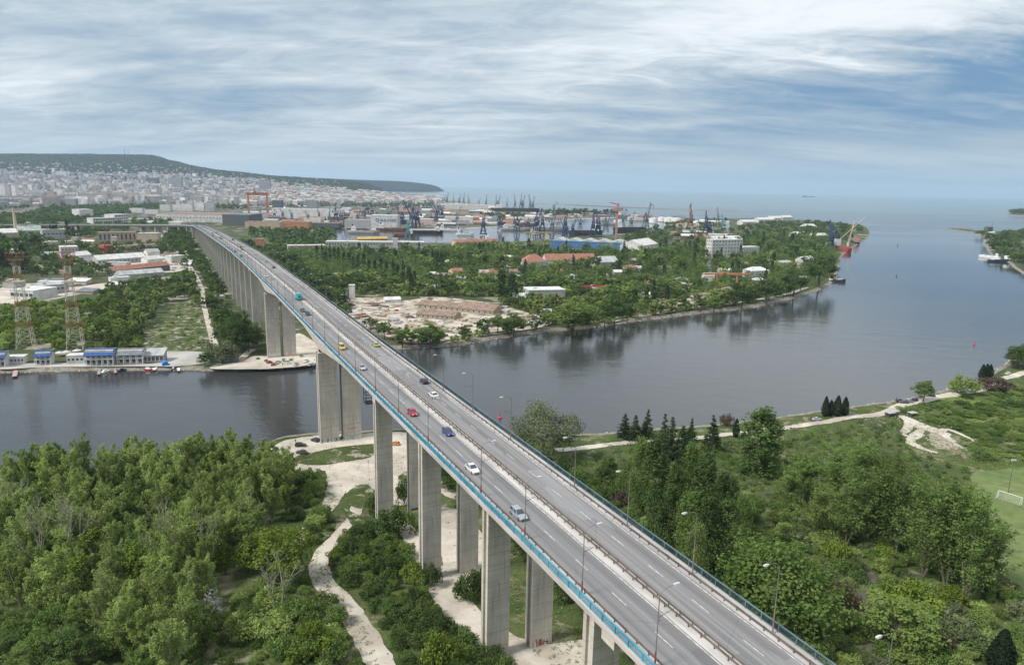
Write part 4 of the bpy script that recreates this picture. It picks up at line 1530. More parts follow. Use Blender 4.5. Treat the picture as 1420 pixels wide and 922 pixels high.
# ------------------------------------------------------------------ buildings
def wallmat(name, c, win=False, var=.1):
    if name in MATS:
        return MATS[name]
    if not win:
        return mat(name, c, scale=.15, var=var, rough=.85)
    m = bpy.data.materials.new(name)
    m.use_nodes = True
    T = NT(m.node_tree)
    tc = T.n('ShaderNodeTexCoord').outputs['Object']
    x, y, z = T.n('ShaderNodeSeparateXYZ', {0: tc}).outputs
    fz = T.m('FRACT', T.m('DIVIDE', z, 3.0))
    fx = T.m('FRACT', T.m('DIVIDE', T.m('ADD', x, y), 3.3))
    wz = T.m('MULTIPLY', T.m('GREATER_THAN', fz, .35), T.m('LESS_THAN', fz, .80))
    wx = T.m('MULTIPLY', T.m('GREATER_THAN', fx, .25), T.m('LESS_THAN', fx, .72))
    nz = T.n('ShaderNodeNewGeometry').outputs['Normal']
    up = T.m('ABSOLUTE', T.n('ShaderNodeSeparateXYZ', {0: nz}).outputs[2])
    wn = T.m('MULTIPLY', T.m('MULTIPLY', wz, wx), T.m('LESS_THAN', up, .5))
    oi = T.n('ShaderNodeObjectInfo').outputs['Random']
    k = T.m('MULTIPLY_ADD', oi, .36, .80)
    base = T.mix(1.0, c, T.n('ShaderNodeCombineColor', {0: k, 1: k, 2: k}).outputs[0], 'MULTIPLY')
    base = T.mix(T.ramp(T.noise(tc, .08, 4.0), .35, .7), base, tuple(v * .8 for v in c))
    cc = T.mix(T.m('MULTIPLY', wn, .72), base, (.06, .065, .075))
    p = T.n('ShaderNodeBsdfPrincipled', {'Base Color': cc, 'Roughness': .8, 'Specular IOR Level': .25})
    T.n('ShaderNodeOutputMaterial', {'Surface': p})
    MATS[name] = m
    return m


WWHITE = wallmat('white_render', (.54, .53, .51), var=.22)
WGREY = wallmat('grey_render', (.36, .36, .36))
WTAN = wallmat('tan_brick', (.42, .32, .24))
WBEIGE = wallmat('beige_render', (.52, .43, .31))
WPINK = wallmat('pinkish_render', (.50, .40, .38))
WRED = wallmat('red_cladding', (.46, .10, .10))
WBLUE = wallmat('blue_cladding', (.05, .16, .36))
WDARK = wallmat('dark_cladding_and_shade', (.10, .115, .12))
WYEL = wallmat('yellow_render', (.58, .45, .22))
WOCH = wallmat('dull_ochre_render', (.34, .28, .19))
RTILE = mat('red_tile_roof', (.29, .125, .085), (.38, .19, .135), scale=.5, var=.2)
RBROWN = mat('brown_roof', (.20, .14, .105), (.30, .22, .17), scale=.3)
RGREY = mat('grey_sheet_roof', (.34, .35, .35), (.47, .48, .48), scale=.2, stretch=(1, .2, 1))
RPALE = mat('pale_roof', (.55, .55, .53), (.66, .66, .64), scale=.2)
RGREEN = mat('green_grey_roof', (.30, .35, .32), (.40, .44, .41), scale=.2)
RBLUE = mat('deep_blue_roof', (.02, .06, .20), (.035, .10, .28), scale=.4, rough=.5)
RSLATE = mat('slate_roof', (.13, .145, .17), (.20, .215, .24), scale=.4)
GLASS = mat('dark_window_glass', (.045, .055, .065), (.09, .105, .12), scale=.2, rough=.15, spec=.5)
ORANGE = mat('orange_crane_paint', (.40, .16, .07), (.50, .23, .12), scale=.2)
YELLOW = mat('yellow_paint', (.46, .34, .12), scale=.2)
NAVY = mat('navy_crane_paint', (.022, .045, .095), (.045, .075, .14), scale=.15)
GREYC = mat('grey_crane_paint', (.10, .115, .13), (.16, .18, .20), scale=.15)
TEAL = mat('turquoise_paint', (.045, .20, .23), (.08, .27, .30), scale=.3)
REDP = mat('red_paint', (.44, .035, .045), (.56, .06, .07), scale=.3)
PINKP = mat('faded_red_paint', (.36, .20, .20), (.44, .26, .26), scale=.3)
WHITEP = mat('white_ship_paint', (.74, .74, .73), scale=.2, var=.08)
RUST = mat('rust', (.14, .075, .05), (.24, .13, .09), scale=.2)
BLACKH = mat('black_hull', (.025, .027, .03), (.05, .05, .055), scale=.2)

WIN = {}


def win_mesh(w, h):
    k = (round(w, 1), round(h, 1))
    if k not in WIN:
        mb = MB()
        mb.box(-w / 2, w / 2, -.06, .10, -h / 2, h / 2, 0)
        for a in (-w / 2, w / 2):
            mb.box(a - .07, a + .07, -.10, .08, -h / 2 - .07, h / 2 + .07, 1)
        mb.box(-w / 2, w / 2, -.10, .08, h / 2, h / 2 + .1, 1)
        mb.box(-w / 2 - .1, w / 2 + .1, -.16, .08, -h / 2 - .12, -h / 2, 1)
        WIN[k] = mb.mesh('window', [GLASS, WHITEP])
    return WIN[k]


def house(name, label, cat, a, b, top, depth, wall, roof, rtype='flat', win=None, group=None, rh=None, hgt=None, door=False, z=2.0, eave=.35, side_win=0):
    """a building whose front foot runs from sight a to sight b; top = py of its highest edge above a"""
    if isinstance(a[0], tuple):
        (ax, ay), (bx, by) = a[0], b[0]
    else:
        ax, ay = G(*a, z)
        bx, by = G(*b, z)
    L = math.hypot(bx - ax, by - ay)
    rz = math.atan2(by - ay, bx - ax)
    H = hgt or max(2.4, h_at(ax, ay, top, z))
    o = empty(name, (ax, ay, z), rz)
    tag(o, label, cat, group)
    rise = 0.0 if rtype == 'flat' else (rh or min(depth * .28, H * .45))
    hw = H - rise
    mb = MB().box(0, L, 0, depth, -.5, hw)
    mb.build('wall', wall, o)
    r = MB()
    e = eave
    if rtype == 'flat':
        r.box(-.2, L + .2, -.2, depth + .2, hw + .004, hw + .45)
        if L > 14:
            r.box(L * .2, L * .2 + 3, depth * .4, depth * .4 + 3, hw + .45, hw + 1.6)
    elif rtype == 'gable':
        A = [(-e, -e, hw - .12), (L + e, -e, hw - .12), (L + e, depth / 2, H), (-e, depth / 2, H), (-e, depth + e, hw - .12), (L + e, depth + e, hw - .12)]
        B = [(x, y, zz + .18) for x, y, zz in A]
        r.add(A + B, [(6, 7, 8, 9), (9, 8, 11, 10), (1, 0, 3, 2), (2, 3, 4, 5), (0, 1, 7, 6), (5, 4, 10, 11), (0, 6, 9, 3), (3, 9, 10, 4), (1, 2, 8, 7), (2, 5, 11, 8)])
        g = MB().add([(0, 0, hw), (0, depth, hw), (0, depth / 2, H - .05), (L, 0, hw), (L, depth, hw), (L, depth / 2, H - .05)], [(0, 2, 1), (3, 4, 5)])
        g.build('gable', wall, o)
    elif rtype == 'hip':
        i = min(depth / 2, L / 2) * .95
        r.add([(-e, -e, hw), (L + e, -e, hw), (L + e, depth + e, hw), (-e, depth + e, hw), (i, depth / 2, H), (L - i, depth / 2, H)],
              [(0, 1, 5, 4), (1, 2, 5), (2, 3, 4, 5), (3, 0, 4), (3, 2, 1, 0)])
    elif rtype == 'shed':
        A = [(-e, -e, hw), (L + e, -e, hw), (L + e, depth + e, H), (-e, depth + e, H)]
        r.add(A + [(x, y, zz + .25) for x, y, zz in A], [(3, 2, 1, 0), (4, 5, 6, 7), (0, 1, 5, 4), (1, 2, 6, 5), (2, 3, 7, 6), (3, 0, 4, 7)])
        MB().add([(0, 0, hw), (0, depth, hw), (0, depth, H), (L, 0, hw), (L, depth, hw), (L, depth, H), ], [(0, 2, 1), (3, 4, 5), (1, 2, 5, 4)]).build('gable', wall, o)
    elif rtype == 'saw':
        n = max(3, int(L / 26))
        for k in range(n):
            x0, x1 = L * k / n, L * (k + 1) / n - .2
            r.add([(x0, -e, hw), (x1, -e, hw), (x1, depth + e, hw), (x0, depth + e, hw), ((x0 + x1) / 2, -e, H), ((x0 + x1) / 2, depth + e, H)],
                  [(0, 4, 5, 3), (4, 1, 2, 5), (0, 1, 4), (2, 3, 5), (3, 2, 1, 0)])
    r.build('roof', roof, o)
    if win:
        nc, nf, ww, wh = win
        me = win_mesh(ww, wh)
        for f in range(nf):
            for c in range(nc):
                if nc * nf > 200:
                    break
                link('window', me, o, (L * (c + .5) / nc, -.02, hw * (f + .55) / nf))
        for f in range(nf):
            for c in range(side_win):
                for xx, rr in ((L + .02, R(90)), (-.02, R(-90))):
                    link('window', me, o, (xx, depth * (c + .5) / side_win, hw * (f + .55) / nf), rr)
    if door:
        MB().box(L * .46, L * .46 + min(3.5, L * .2), -.08, .1, -.2, min(3.4, hw * .7)).build('door', WDARK, o)
    return o


# ---- riverside club houses on the far left bank
def club_house(a, b, top, roof, label):
    ax, ay = G(*a, 2.0)
    bx, by = G(*b, 2.0)
    L, rz = math.hypot(bx - ax, by - ay), math.atan2(by - ay, bx - ax)
    H = h_at(ax, ay, top, 2.0)
    D = 8.0
    o = empty('club_house', (ax, ay, 2.0), rz)
    tag(o, label, 'house', 'riverside club houses')
    MB().box(0, L, 1.6, D, -.4, H - .5).build('wall', WWHITE, o)
    r = MB()
    A = [(-.5, -.5, H * .64), (L + .5, -.5, H * .64), (L + .5, D * .55, H), (-.5, D * .55, H), (L + .5, D + .4, H * .8), (-.5, D + .4, H * .8)]
    r.add(A + [(x, y, z + .25) for x, y, z in A], [(6, 7, 8, 9), (9, 8, 10, 11), (1, 0, 3, 2), (2, 3, 5, 4), (0, 1, 7, 6), (0, 6, 9, 3), (3, 9, 11, 5), (1, 2, 8, 7), (2, 4, 10, 8), (4, 5, 11, 10)])
    r.build('roof', roof, o)
    MB().box(-.3, L + .3, -.3, 1.6, H * .40, H * .44).build('balcony', WWHITE, o)
    n = max(3, int(L / 3))
    bal = MB()
    for k in range(n + 1):
        x = L * k / n
        MB().box(x - .12, x + .12, -.12, .12, -.3, H * .64).build('post', WHITEP, o)
    for k in range(n * 3):
        bal.box(L * k / (n * 3), L * k / (n * 3) + .08, -.26, -.18, H * .44, H * .44 + .9)
    bal.box(0, L, -.28, -.16, H * .44 + .9, H * .44 + 1.0)
    bal.build('balustrade', WHITEP, o)
    me = win_mesh(min(2.0, L / n * .72), H * .26)
    for k in range(n):
        for zz in (.22, .56):
            link('window', me, o, (L * (k + .5) / n, 1.56, H * zz))
    return o


club_house((118, 508), (157, 507), 486, RBLUE, 'largest white club house with deep blue roof and long balcony on the quay')
club_house((163, 506), (198, 505), 486, RSLATE, 'white club house with slate grey roof beside the blue roofed one')
club_house((49, 507), (70, 506), 489, RBLUE, 'narrow white club house with blue roof standing alone on the quay')
club_house((-16, 510), (7, 509), 491, RBLUE, 'white club house with blue roof cut by the left edge')
house('low_kiosk', 'low white flat kiosk between the narrow and the largest club house', 'kiosk', (93, 505), (117, 504), 494, 6, WWHITE, RPALE, win=(4, 1, 1.6, 1.6))
house('low_kiosk', 'long low white pavilion right of the club house at the left edge', 'kiosk', (9, 505), (34, 504), 496, 6, WWHITE, RPALE, win=(5, 1, 1.4, 1.5))
house('grey_shed', 'grey metal boat shed right of the slate roofed club house', 'shed', (199, 503), (227, 502), 488, 9, WGREY, RGREY, 'shed', win=(5, 1, 2, 2.5))
house('container', 'turquoise container on the stony point left of the bridge', 'container', (296, 503), (303, 503), 497, 2.6, TEAL, TEAL)
house('container', 'dark long container hut on the stony point left of the bridge', 'container', (304, 504), (318, 504), 497.5, 3, WDARK, RSLATE)
house('container', 'black container beside the dark long hut on the stony point', 'container', (319, 503), (329, 503), 498, 3, WDARK, WDARK)
for i, (x, y) in enumerate(((83, 494), (92, 493), (107, 491))):
    gx, gy = G(x, y)
    t = empty('sunshade', (gx, gy, 2))
    tag(t, ('left', 'middle', 'right')[i] + ' white sunshade behind the low white kiosk', 'sunshade', 'white sunshades')
    MB().loft([[(2.6 * math.cos(k * .785), 2.6 * math.sin(k * .785), 2.4) for k in range(8)], [(.1 * math.cos(k * .785), .1 * math.sin(k * .785), 3.3) for k in range(8)]]).build('canopy', WWHITE, t)
    MB().tube((0, 0, 0), (0, 0, 3), .06).build('pole', GALV, t)

# ---- works and yards of the left bank
H_ = house
H_('glass_pavilion', 'white flat roofed hall with black glazing behind the left mast', 'building', (15, 415), (47, 417), 402, 26, WWHITE, RPALE, door=False, win=(5, 1, 4.0, 3.0))
H_('grey_hall', 'grey low hall behind the white glazed hall', 'building', (60, 409), (96, 405), 397, 22, WGREY, RGREY, win=(6, 1, 3, 2))
H_('long_shed', 'long shed with rusty red roof and open dark front', 'shed', (158, 384), (236, 375), 371, 14, WDARK, RTILE, 'gable', win=None)  # solid dark wall colour stands in for shade inside the open front
H_('long_shed', 'grey roofed long shed in front of the rusty red roof', 'shed', (166, 388), (228, 383), 377, 16, WGREY, RGREY, 'gable')
H_('long_shed', 'long whitish shed left of the bridge with pale roof', 'shed', (136, 368), (203, 363), 355, 20, WGREY, RPALE, 'gable', win=(12, 1, 3, 2.2))
H_('white_billboard_wall', 'white low building at the edge of the dark trees', 'building', (154, 393), (181, 391), 386, 8, WWHITE, RPALE)
H_('red_block', 'small bright red block in the works yard', 'building', (145, 352), (158, 351), 341, 12, WRED, WRED)
H_('factory_wing', 'tan brick factory wing with tall dark windows', 'factory', (137, 336), (190, 335), 323, 26, WTAN, RBROWN, win=(9, 1, 3.2, 10))
H_('factory_wing', 'blank beige factory wing beside the tan one', 'factory', (190.5, 336), (219, 336), 324, 26, WBEIGE, RGREY)
H_('stone_block', 'pinkish stub building in front of the tan factory', 'building', (154, 339), (162, 339), 329, 10, WPINK, WPINK)
H_('ruined_hall', 'roofless pinkish hall below the tan factory', 'building', (165, 350), (220, 347), 342, 18, WPINK, RBROWN, win=(10, 1, 3, 3))
H_('workshop', 'pinkish workshop left of the small red block', 'building', (86, 360), (110, 359), 343, 22, WPINK, RPALE, win=(5, 2, 2, 2))
H_('workshop', 'white gabled workshop right of the pinkish workshop', 'building', (107, 366), (128, 364), 350, 16, WWHITE, RPALE, 'gable', door=True)
H_('workshop', 'pale green low shed left of the pinkish workshop', 'shed', (57, 359), (85, 358), 350, 12, WGREY, RGREEN, 'gable')
H_('low_shed', 'cream low shed near the lone poplars', 'shed', (62, 344), (102, 342), 336, 10, WBEIGE, RPALE, 'flat')
H_('works_hall', 'green grey roofed works hall beside the chimney', 'building', (27, 328), (60, 327), 314, 34, WGREY, RGREEN, 'gable')
H_('works_hall', 'grey works hall with a white plinth behind the lone poplars', 'building', (60, 332), (93, 331), 319, 24, WGREY, RGREY, win=(6, 1, 4, 2.5))
H_('brick_works', 'orange brick works at the left edge beside the chimney', 'building', (-8, 330), (25, 329), 318, 26, WTAN, RPALE, 'gable')
H_('white_block', 'white office block with rows of windows beyond the works', 'building', (130, 314), (160, 313), 303, 30, WWHITE, RGREY, win=(9, 3, 4.2, 2.6))
H_('white_block', 'taller white office block next to the white office row', 'building', (160, 313), (178, 312), 298, 30, WWHITE, RPALE, win=(6, 4, 4.0, 2.6))
H_('red_white_hall', 'hall with white upper wall over a red base', 'building', (111, 303), (130, 302.5), 291, 40, WWHITE, RPALE)
H_('cabin', 'pale cabin under the bridge on the left side', 'building', (300, 424), (313, 423), 412, 10, WWHITE, RGREY)
H_('white_hut', 'white hut beside the white track left of the bridge', 'building', (238, 364), (257, 362), 356, 12, WWHITE, RPALE)
H_('white_hut', 'grey hut by the bridge piers left side', 'building', (205, 356), (222, 355), 346, 14, WWHITE, RGREY, 'gable')
H_('white_hut', 'small pale hut left of the white track', 'building', (205, 366), (226, 364), 356, 14, WWHITE, RPALE, 'gable')
H_('pale_house', 'pale house at the left edge above the light green bushes', 'building', (16, 358), (35, 357), 347, 14, WWHITE, RPALE, 'flat')
H_('chimney_hut', 'red roofed hut among the dark trees at the left', 'building', (37, 344), (49, 343), 336, 10, WPINK, RTILE, 'hip')
gx, gy = G(23, 327)
ch = h_at(gx, gy, 288)
t = MB()
for k in range(6):
    t.tube((0, 0, ch * k / 6), (0, 0, ch * (k + 1) / 6), 3.6 - .33 * k, 3.6 - .33 * (k + 1), 14, 0 if k < 5 else 0)
o = empty('chimney', (gx, gy, 1))
tag(o, 'tall pale concrete chimney at the left edge', 'chimney')
t.build('shaft', WBEIGE, o)
MB().tube((0, 0, ch), (0, 0, ch + 1.2), 1.9, 1.9, 14).build('rim', WGREY, o)


# ---- lattice masts
def mast(px, pyb, pyt, label):
    x, y = G(px, pyb)
    h = h_at(x, y, pyt)
    o = empty('lattice_mast', (x, y, 2), R(20))
    tag(o, label, 'mast', 'red and white lattice masts')
    n = 12
    W0, W1 = 4.6, 1.5

    def wid(f):
        return W0 + (W1 - W0) * min(1, f / .82) ** .8
    for k in range(n):
        f0, f1 = k / n * .86, (k + 1) / n * .86
        mb = MB()
        a, b = wid(f0), wid(f1)
        z0, z1 = h * f0, h * f1
        cs = [(-1, -1), (1, -1), (1, 1), (-1, 1)]
        for i in range(4):
            p, q = cs[i], cs[(i + 1) % 4]
            mb.bar((p[0] * a, p[1] * a, z0), (p[0] * b, p[1] * b, z1), .30)
            mb.bar((p[0] * a, p[1] * a, z0), (q[0] * b, q[1] * b, z1), .13)
            mb.bar((q[0] * a, q[1] * a, z0), (p[0] * b, p[1] * b, z1), .13)
            mb.bar((p[0] * b, p[1] * b, z1), (q[0] * b, q[1] * b, z1), .15)
        mb.build('lattice_section', MASTR if k in (3, 6, 10) else MASTW, o)
    mb = MB()
    for sx_ in (-1, 1):
        for sy in (-1, 1):
            mb.bar((sx_ * W1, sy * W1, h * .86), (sx_ * 4.8, sy * 2.2, h), .2)
            mb.bar((sx_ * W1, sy * W1, h * .86), (sx_ * 2.2, sy * 1.5, h * 1.0), .18)
    for zz, wx in ((.93, 3.8), (1.0, 4.8)):
        mb.bar((-wx, -2, h * zz), (wx, -2, h * zz), .3)
        mb.bar((-wx, 2, h * zz), (wx, 2, h * zz), .3)
        mb.bar((-wx, -2, h * zz), (-wx, 2, h * zz), .3)
        mb.bar((wx, -2, h * zz), (wx, 2, h * zz), .3)
    mb.build('crossarm', MASTR, o)
    MB().box(-3.2, 3.2, -3.2, 3.2, h * .70, h * .712).build('platform', MASTW, o)


MASTR, MASTW = mat('mast_red', (.28, .12, .07), (.38, .18, .10), scale=.3), mat('mast_white', (.52, .48, .38), (.62, .58, .47), scale=.3)
mast(37, 482, 351, 'left of two tall red and white lattice masts')
mast(106, 484, 350, 'right of two tall red and white lattice masts')

# ---- the peninsula across the channel
H_('long_shed', 'longest brown roofed store shed in the pale yard', 'shed', (579, 427), (684, 437), 417.5, 17, WOCH, RBROWN, 'gable', win=(14, 1, 2.2, 1.8))
H_('long_shed', 'grey roofed store with yellow end wall in the pale yard', 'shed', (577, 440), (630, 444), 431, 16, WOCH, RBROWN, 'gable', win=(8, 1, 2.0, 1.6))
H_('long_shed', 'low brown roofed shed behind the pale yard', 'shed', (640, 424), (688, 430), 418, 10, WBEIGE, RBROWN, 'gable')
H_('warehouse', 'grey warehouse with white roof edge and dark gate', 'warehouse', (733, 417), (784, 416), 403, 22, WGREY, RPALE, 'flat', door=True)
H_('white_annex', 'white annex left of the grey warehouse', 'building', (714, 419), (735, 418), 408, 12, WWHITE, RPALE, 'gable')
H_('red_roof_shed', 'low shed with a bright red roof in front of the grey warehouse', 'shed', (755, 424), (784, 423), 415, 9, WPINK, RTILE, 'shed')
H_('school', 'long white building with a long red tile roof', 'building', (757, 372), (826, 371), 353, 18, WWHITE, RTILE, 'gable', win=(16, 1, 2, 2), rh=8)
H_('school', 'hipped red roofed wing at the left end of the long red roof', 'building', (729, 374), (758, 373), 354, 22, WWHITE, RTILE, 'hip', win=(7, 2, 1.6, 1.6), rh=9)
H_('grey_hall', 'grey roofed hall right of the long red roof', 'building', (830, 374), (858, 373), 357, 24, WGREY, RGREY, 'gable')
H_('pavilion', 'white house with white hipped roof near the point', 'house', (1041, 386), (1066, 385), 371, 16, WWHITE, RPALE, 'hip', win=(5, 1, 2, 2))
H_('white_block', 'white six storey block among the trees of the peninsula', 'building', (986, 361), (1028, 360), 333, 16, WWHITE, RPALE, win=(10, 6, 2.4, 2.2), side_win=3)
H_('low_wing', 'low white wing beside the six storey block', 'building', (1029, 358), (1052, 357), 343, 14, WWHITE, RPALE, win=(6, 2, 2, 2))
H_('low_wing', 'curved roofed pale hall behind the six storey block', 'building', (990, 338), (1030, 337), 328, 26, WGREY, RPALE, 'gable')
for i, a in enumerate((((628, 387), (643, 386), 373, RTILE, 'bright red roofed house in the trees of the peninsula'), ((610, 391), (627, 390), 379, RBROWN, 'brown roofed house left of the bright red roof'),
                       ((665, 386), (677, 386), 376, RTILE, 'left of two small red roofed houses under the trees'), ((679, 386), (690, 386), 376, RTILE, 'right of two small red roofed houses under the trees'),
                       ((574, 392), (588, 391), 383, RBROWN, 'brown hipped house beside the tall poplars'), ((870, 378), (884, 377), 368, RTILE, 'red roofed cottage right of the grey roofed hall'),
                       ((680, 384), (688, 383), 374, RTILE, 'small red roof half hidden behind the two small houses'), ((712, 393), (722, 392), 380, RGREY, 'grey gabled house beside the pair of dark poplars'),
                       ((1075, 372), (1100, 371), 362, RGREY, 'grey house in the trees toward the point'), ((1112, 372), (1128, 370), 357, RPALE, 'white house at the edge of the point'))):
    H_('cottage', a[4], 'house', a[0], a[1], a[2], 11, WWHITE if i % 2 else WBEIGE, a[3], 'hip' if i % 3 else 'gable', win=(3, 1, 1.4, 1.5), group='houses on the peninsula')
H_('blue_factory', 'very long factory with blue wall and ridged grey roofs', 'factory', (764, 344), (888, 349), 330, 46, WBLUE, RGREY, 'saw', rh=4.5, win=(30, 1, 3, 2))
H_('blue_factory', 'white end building of the long blue factory', 'factory', (889, 350), (912, 346), 334, 40, WWHITE, RPALE, 'gable')
H_('row_building', 'long grey office row with bands of windows by the basin', 'building', (452, 348), (588, 349), 335, 20, WGREY, RPALE, win=(36, 2, 3.0, 2.4))
H_('row_building', 'orange brick row left of the long grey office row', 'building', (400, 350), (452, 349), 341, 16, WTAN, RPALE, win=(14, 1, 3, 2.4))
H_('stair_tower', 'white stair tower rising from the long grey office row', 'building', (545, 349), (552, 349), 331, 8, WWHITE, WWHITE)
H_('orange_hall', 'low hall with orange and yellow roof by the basin', 'building', (496, 336), (538, 335), 329, 14, ORANGE, YELLOW, 'gable')
H_('pink_roof_row', 'row with faded pink roofs by the basin', 'building', (632, 342), (692, 340), 333, 16, WBEIGE, RTILE, 'gable', win=(14, 1, 2.4, 2))
H_('concrete_plant', 'slim concrete silo in the pale yard by the bridge', 'silo', (484, 413), (492, 413), 396, 6, WWHITE, WWHITE)
H_('concrete_plant', 'flat roofed batching hut on the yard by the bridge', 'building', (470, 416), (481, 416), 403, 7, WGREY, RPALE, win=(2, 2, 1.6, 1.6))
H_('pale_tank_shed', 'pale tarpaulin covered store in the pale yard', 'shed', (534, 420), (556, 419), 413, 9, WWHITE, RPALE, 'gable')
H_('port_gate', 'orange brick gatehouse beside the far right railing', 'building', (355, 351), (366, 351), 332, 12, ORANGE, RTILE)
for i, (x, y, w_) in enumerate(((1052, 309, 22), (1068, 307, 16), (1085, 306, 14), (1030, 312, 18), (1118, 318, 14), (1130, 331, 18), (1104, 329, 16))):
    H_('white_store', ('widest', 'second', 'third', 'leftmost', 'small', 'lowest', 'half hidden')[i] + ' white store near the wooded tip of the peninsula', 'building', (x, y), (x + w_, y - .3), y - 7, 24, WWHITE, RPALE, 'gable', group='white stores at the tip')
for i, (a, b, c) in enumerate((((738, 432), 7, 426), ((748, 436), 20, 429), ((822, 416), 12, 410), ((906, 426), 10, 420))):
    H_('hut', ('tiny pale hut below the grey warehouse', 'low grey hut near the shore below the warehouse', 'low hut in the trees right of the warehouse', 'grey hut by the shore track')[i], 'hut', a, (a[0] + b, a[1]), c, 6, WWHITE, RGREY, 'gable')

# pale yards and tracks of the north bank
YARDM = land_mat('rubble_yard', (.40, .36, .30), (.58, .53, .46), (.20, .155, .11), .56, .05, .12)
sheet('dirt_yard', smooth_line(gp([(498, 452), (486, 440), (474, 424), (482, 414), (520, 413), (560, 417), (600, 412), (650, 416), (712, 428), (752, 441), (762, 450), (700, 462), (640, 469), (600, 475), (566, 476), (535, 466)]), 6, .6, True), 2.06, YARDM)
sheet('dirt_yard', smooth_line(gp([(880, 420), (930, 412), (985, 404), (1010, 404), (1004, 416), (960, 428), (900, 438), (860, 442), (820, 448), (800, 444), (840, 432)]), 6, .6, True), 2.06, mat('brown_yard', (.20, .13, .10), (.42, .36, .29), scale=.05, var=.3))
sheet('dirt_yard', smooth_line(gp([(0, 400), (40, 393), (100, 398), (150, 392), (180, 396), (140, 402), (100, 410), (60, 417), (0, 420)]), 5, .5, True), 2.06, SAND)
sheet('dirt_yard', smooth_line(gp([(120, 362), (180, 352), (250, 356), (258, 372), (230, 378), (150, 378), (110, 372)]), 6, .5, True), 2.06, SAND)
sheet('quay_apron', smooth_line(gp([(0, 512), (60, 509), (120, 508.5), (200, 508), (250, 507.5), (290, 501), (285, 489), (250, 487), (226, 488), (225, 503), (120, 503), (0, 505)]), 4, .2, True), 2.06, QUAY)
sheet('stony_point', smooth_line(gp([(292, 511), (330, 512), (380, 511), (430, 506), (441, 498), (444, 484), (430, 470), (414, 462), (405, 470), (404, 488), (380, 494), (352, 494), (330, 502), (300, 505)]), 3, .3, True), 2.07, SAND)
strip('white_track', gp([(262, 366), (266, 376), (274, 388), (280, 402), (282, 420), (288, 444), (294, 466), (300, 484)]), [5, 6, 5, 4.4, 4.2, 4.0, 4.2, 4.6], 2.07, SAND)
strip('white_track', gp([(330, 502), (345, 488), (352, 484)]), 4.5, 2.085, SAND)
strip('shore_track', gp([(840, 447), (880, 440), (930, 431), (985, 424), (1040, 417), (1090, 408), (1120, 398)]), 5.0, 2.09, SAND)
strip('town_road', gp([(983, 398), (984, 380), (983, 362), (984, 345)]), [4, 4.5, 5, 5], 2.09, mat('old_road', (.16, .155, .15), scale=.1, var=.3))
sheet('rough_meadow', smooth_line(gp([(196, 482), (214, 452), (244, 424), (276, 416), (284, 440), (290, 466), (292, 486), (250, 486)]), 5, .5, True), 2.04, GRASSD)

# small roofs showing through the peninsula woods
_spots = []
while len(_spots) < 34:
    px_, py_ = rnd.uniform(560, 1110), rnd.uniform(352, 424)
    if py_ > np.interp(px_, [560, 700, 860, 1000, 1110], [405, 446, 430, 415, 396]) or (715 < px_ < 830 and py_ < 380) or (560 < px_ < 725 and py_ > 405) or (970 < px_ < 1035 and py_ < 372):
        continue
    x, y = G(px_, py_)
    if any(abs(x - a) < 30 and abs(y - b) < 34 for a, b in _spots):
        continue
    _spots.append((x, y))
    k = rnd.randrange(4)
    H_('cottage', ('red tiled', 'brown tiled', 'grey sheet roofed', 'pale roofed')[k] + ' cottage half hidden in the woods of the peninsula', 'house', ((x, y),), ((x + rnd.uniform(9, 17), y + rnd.uniform(-4, 4)),), 0, rnd.uniform(8, 11), rnd.choice([WWHITE, WBEIGE, WPINK]), (RTILE, RBROWN, RGREY, RPALE)[k],
       rnd.choice(['hip', 'gable']), hgt=rnd.uniform(6, 9.5), group=('red tiled', 'brown tiled', 'grey sheet roofed', 'pale roofed')[k] + ' cottages in the peninsula woods')
# ------------------------------------------------------------------ the town, its hills, the harbour
def mk_hills():
    sky_px = [(-260, 213), (0, 214), (120, 214), (210, 215.5), (225, 219), (240, 225), (270, 231), (300, 235.5), (340, 239.5), (370, 243), (440, 248), (480, 250.5), (510, 254), (530, 262)]
    Yr = 7400.0
    ks, zs = [], []
    for x, y in sky_px:
        q = ray(x, y)
        ks.append(q[0] / q[1])
        zs.append(CAM_H + q[2] / q[1] * Yr)
    return ks, zs, Yr


HK, HZ, HYR = mk_hills()


def hc(x, y):
    """ground height of the town and the hills behind it"""
    k = x / max(1.0, y)
    zr = float(np.interp(k, HK, HZ)) - 2
    t = (y - 2500.0) / (HYR - 2500.0)
    if t <= 0:
        return 2.0
    s = min(1.0, max(0.0, (t - .50) / .50))
    lowp = min(62.0, max(0, zr) * .4)
    z = 2.0 + lowp * min(1.0, t / .62) + max(-3.0, zr - lowp) * (s * s * (3 - 2 * s))
    return z + (7 * math.sin(x * .004 + y * .003) + 5 * math.sin(x * .011 - y * .006)) * s * (1 - .8 * s)


def GC(px, py):
    """sight line meets the town slope"""
    q = ray(px, py)
    lo, hi = 300.0, 7380.0
    step = 40.0
    d = lo
    while d < hi:
        if CAM_H + q[2] / q[1] * d < hc(q[0] / q[1] * d, d):
            return q[0] / q[1] * d, d
        d += step
    return None


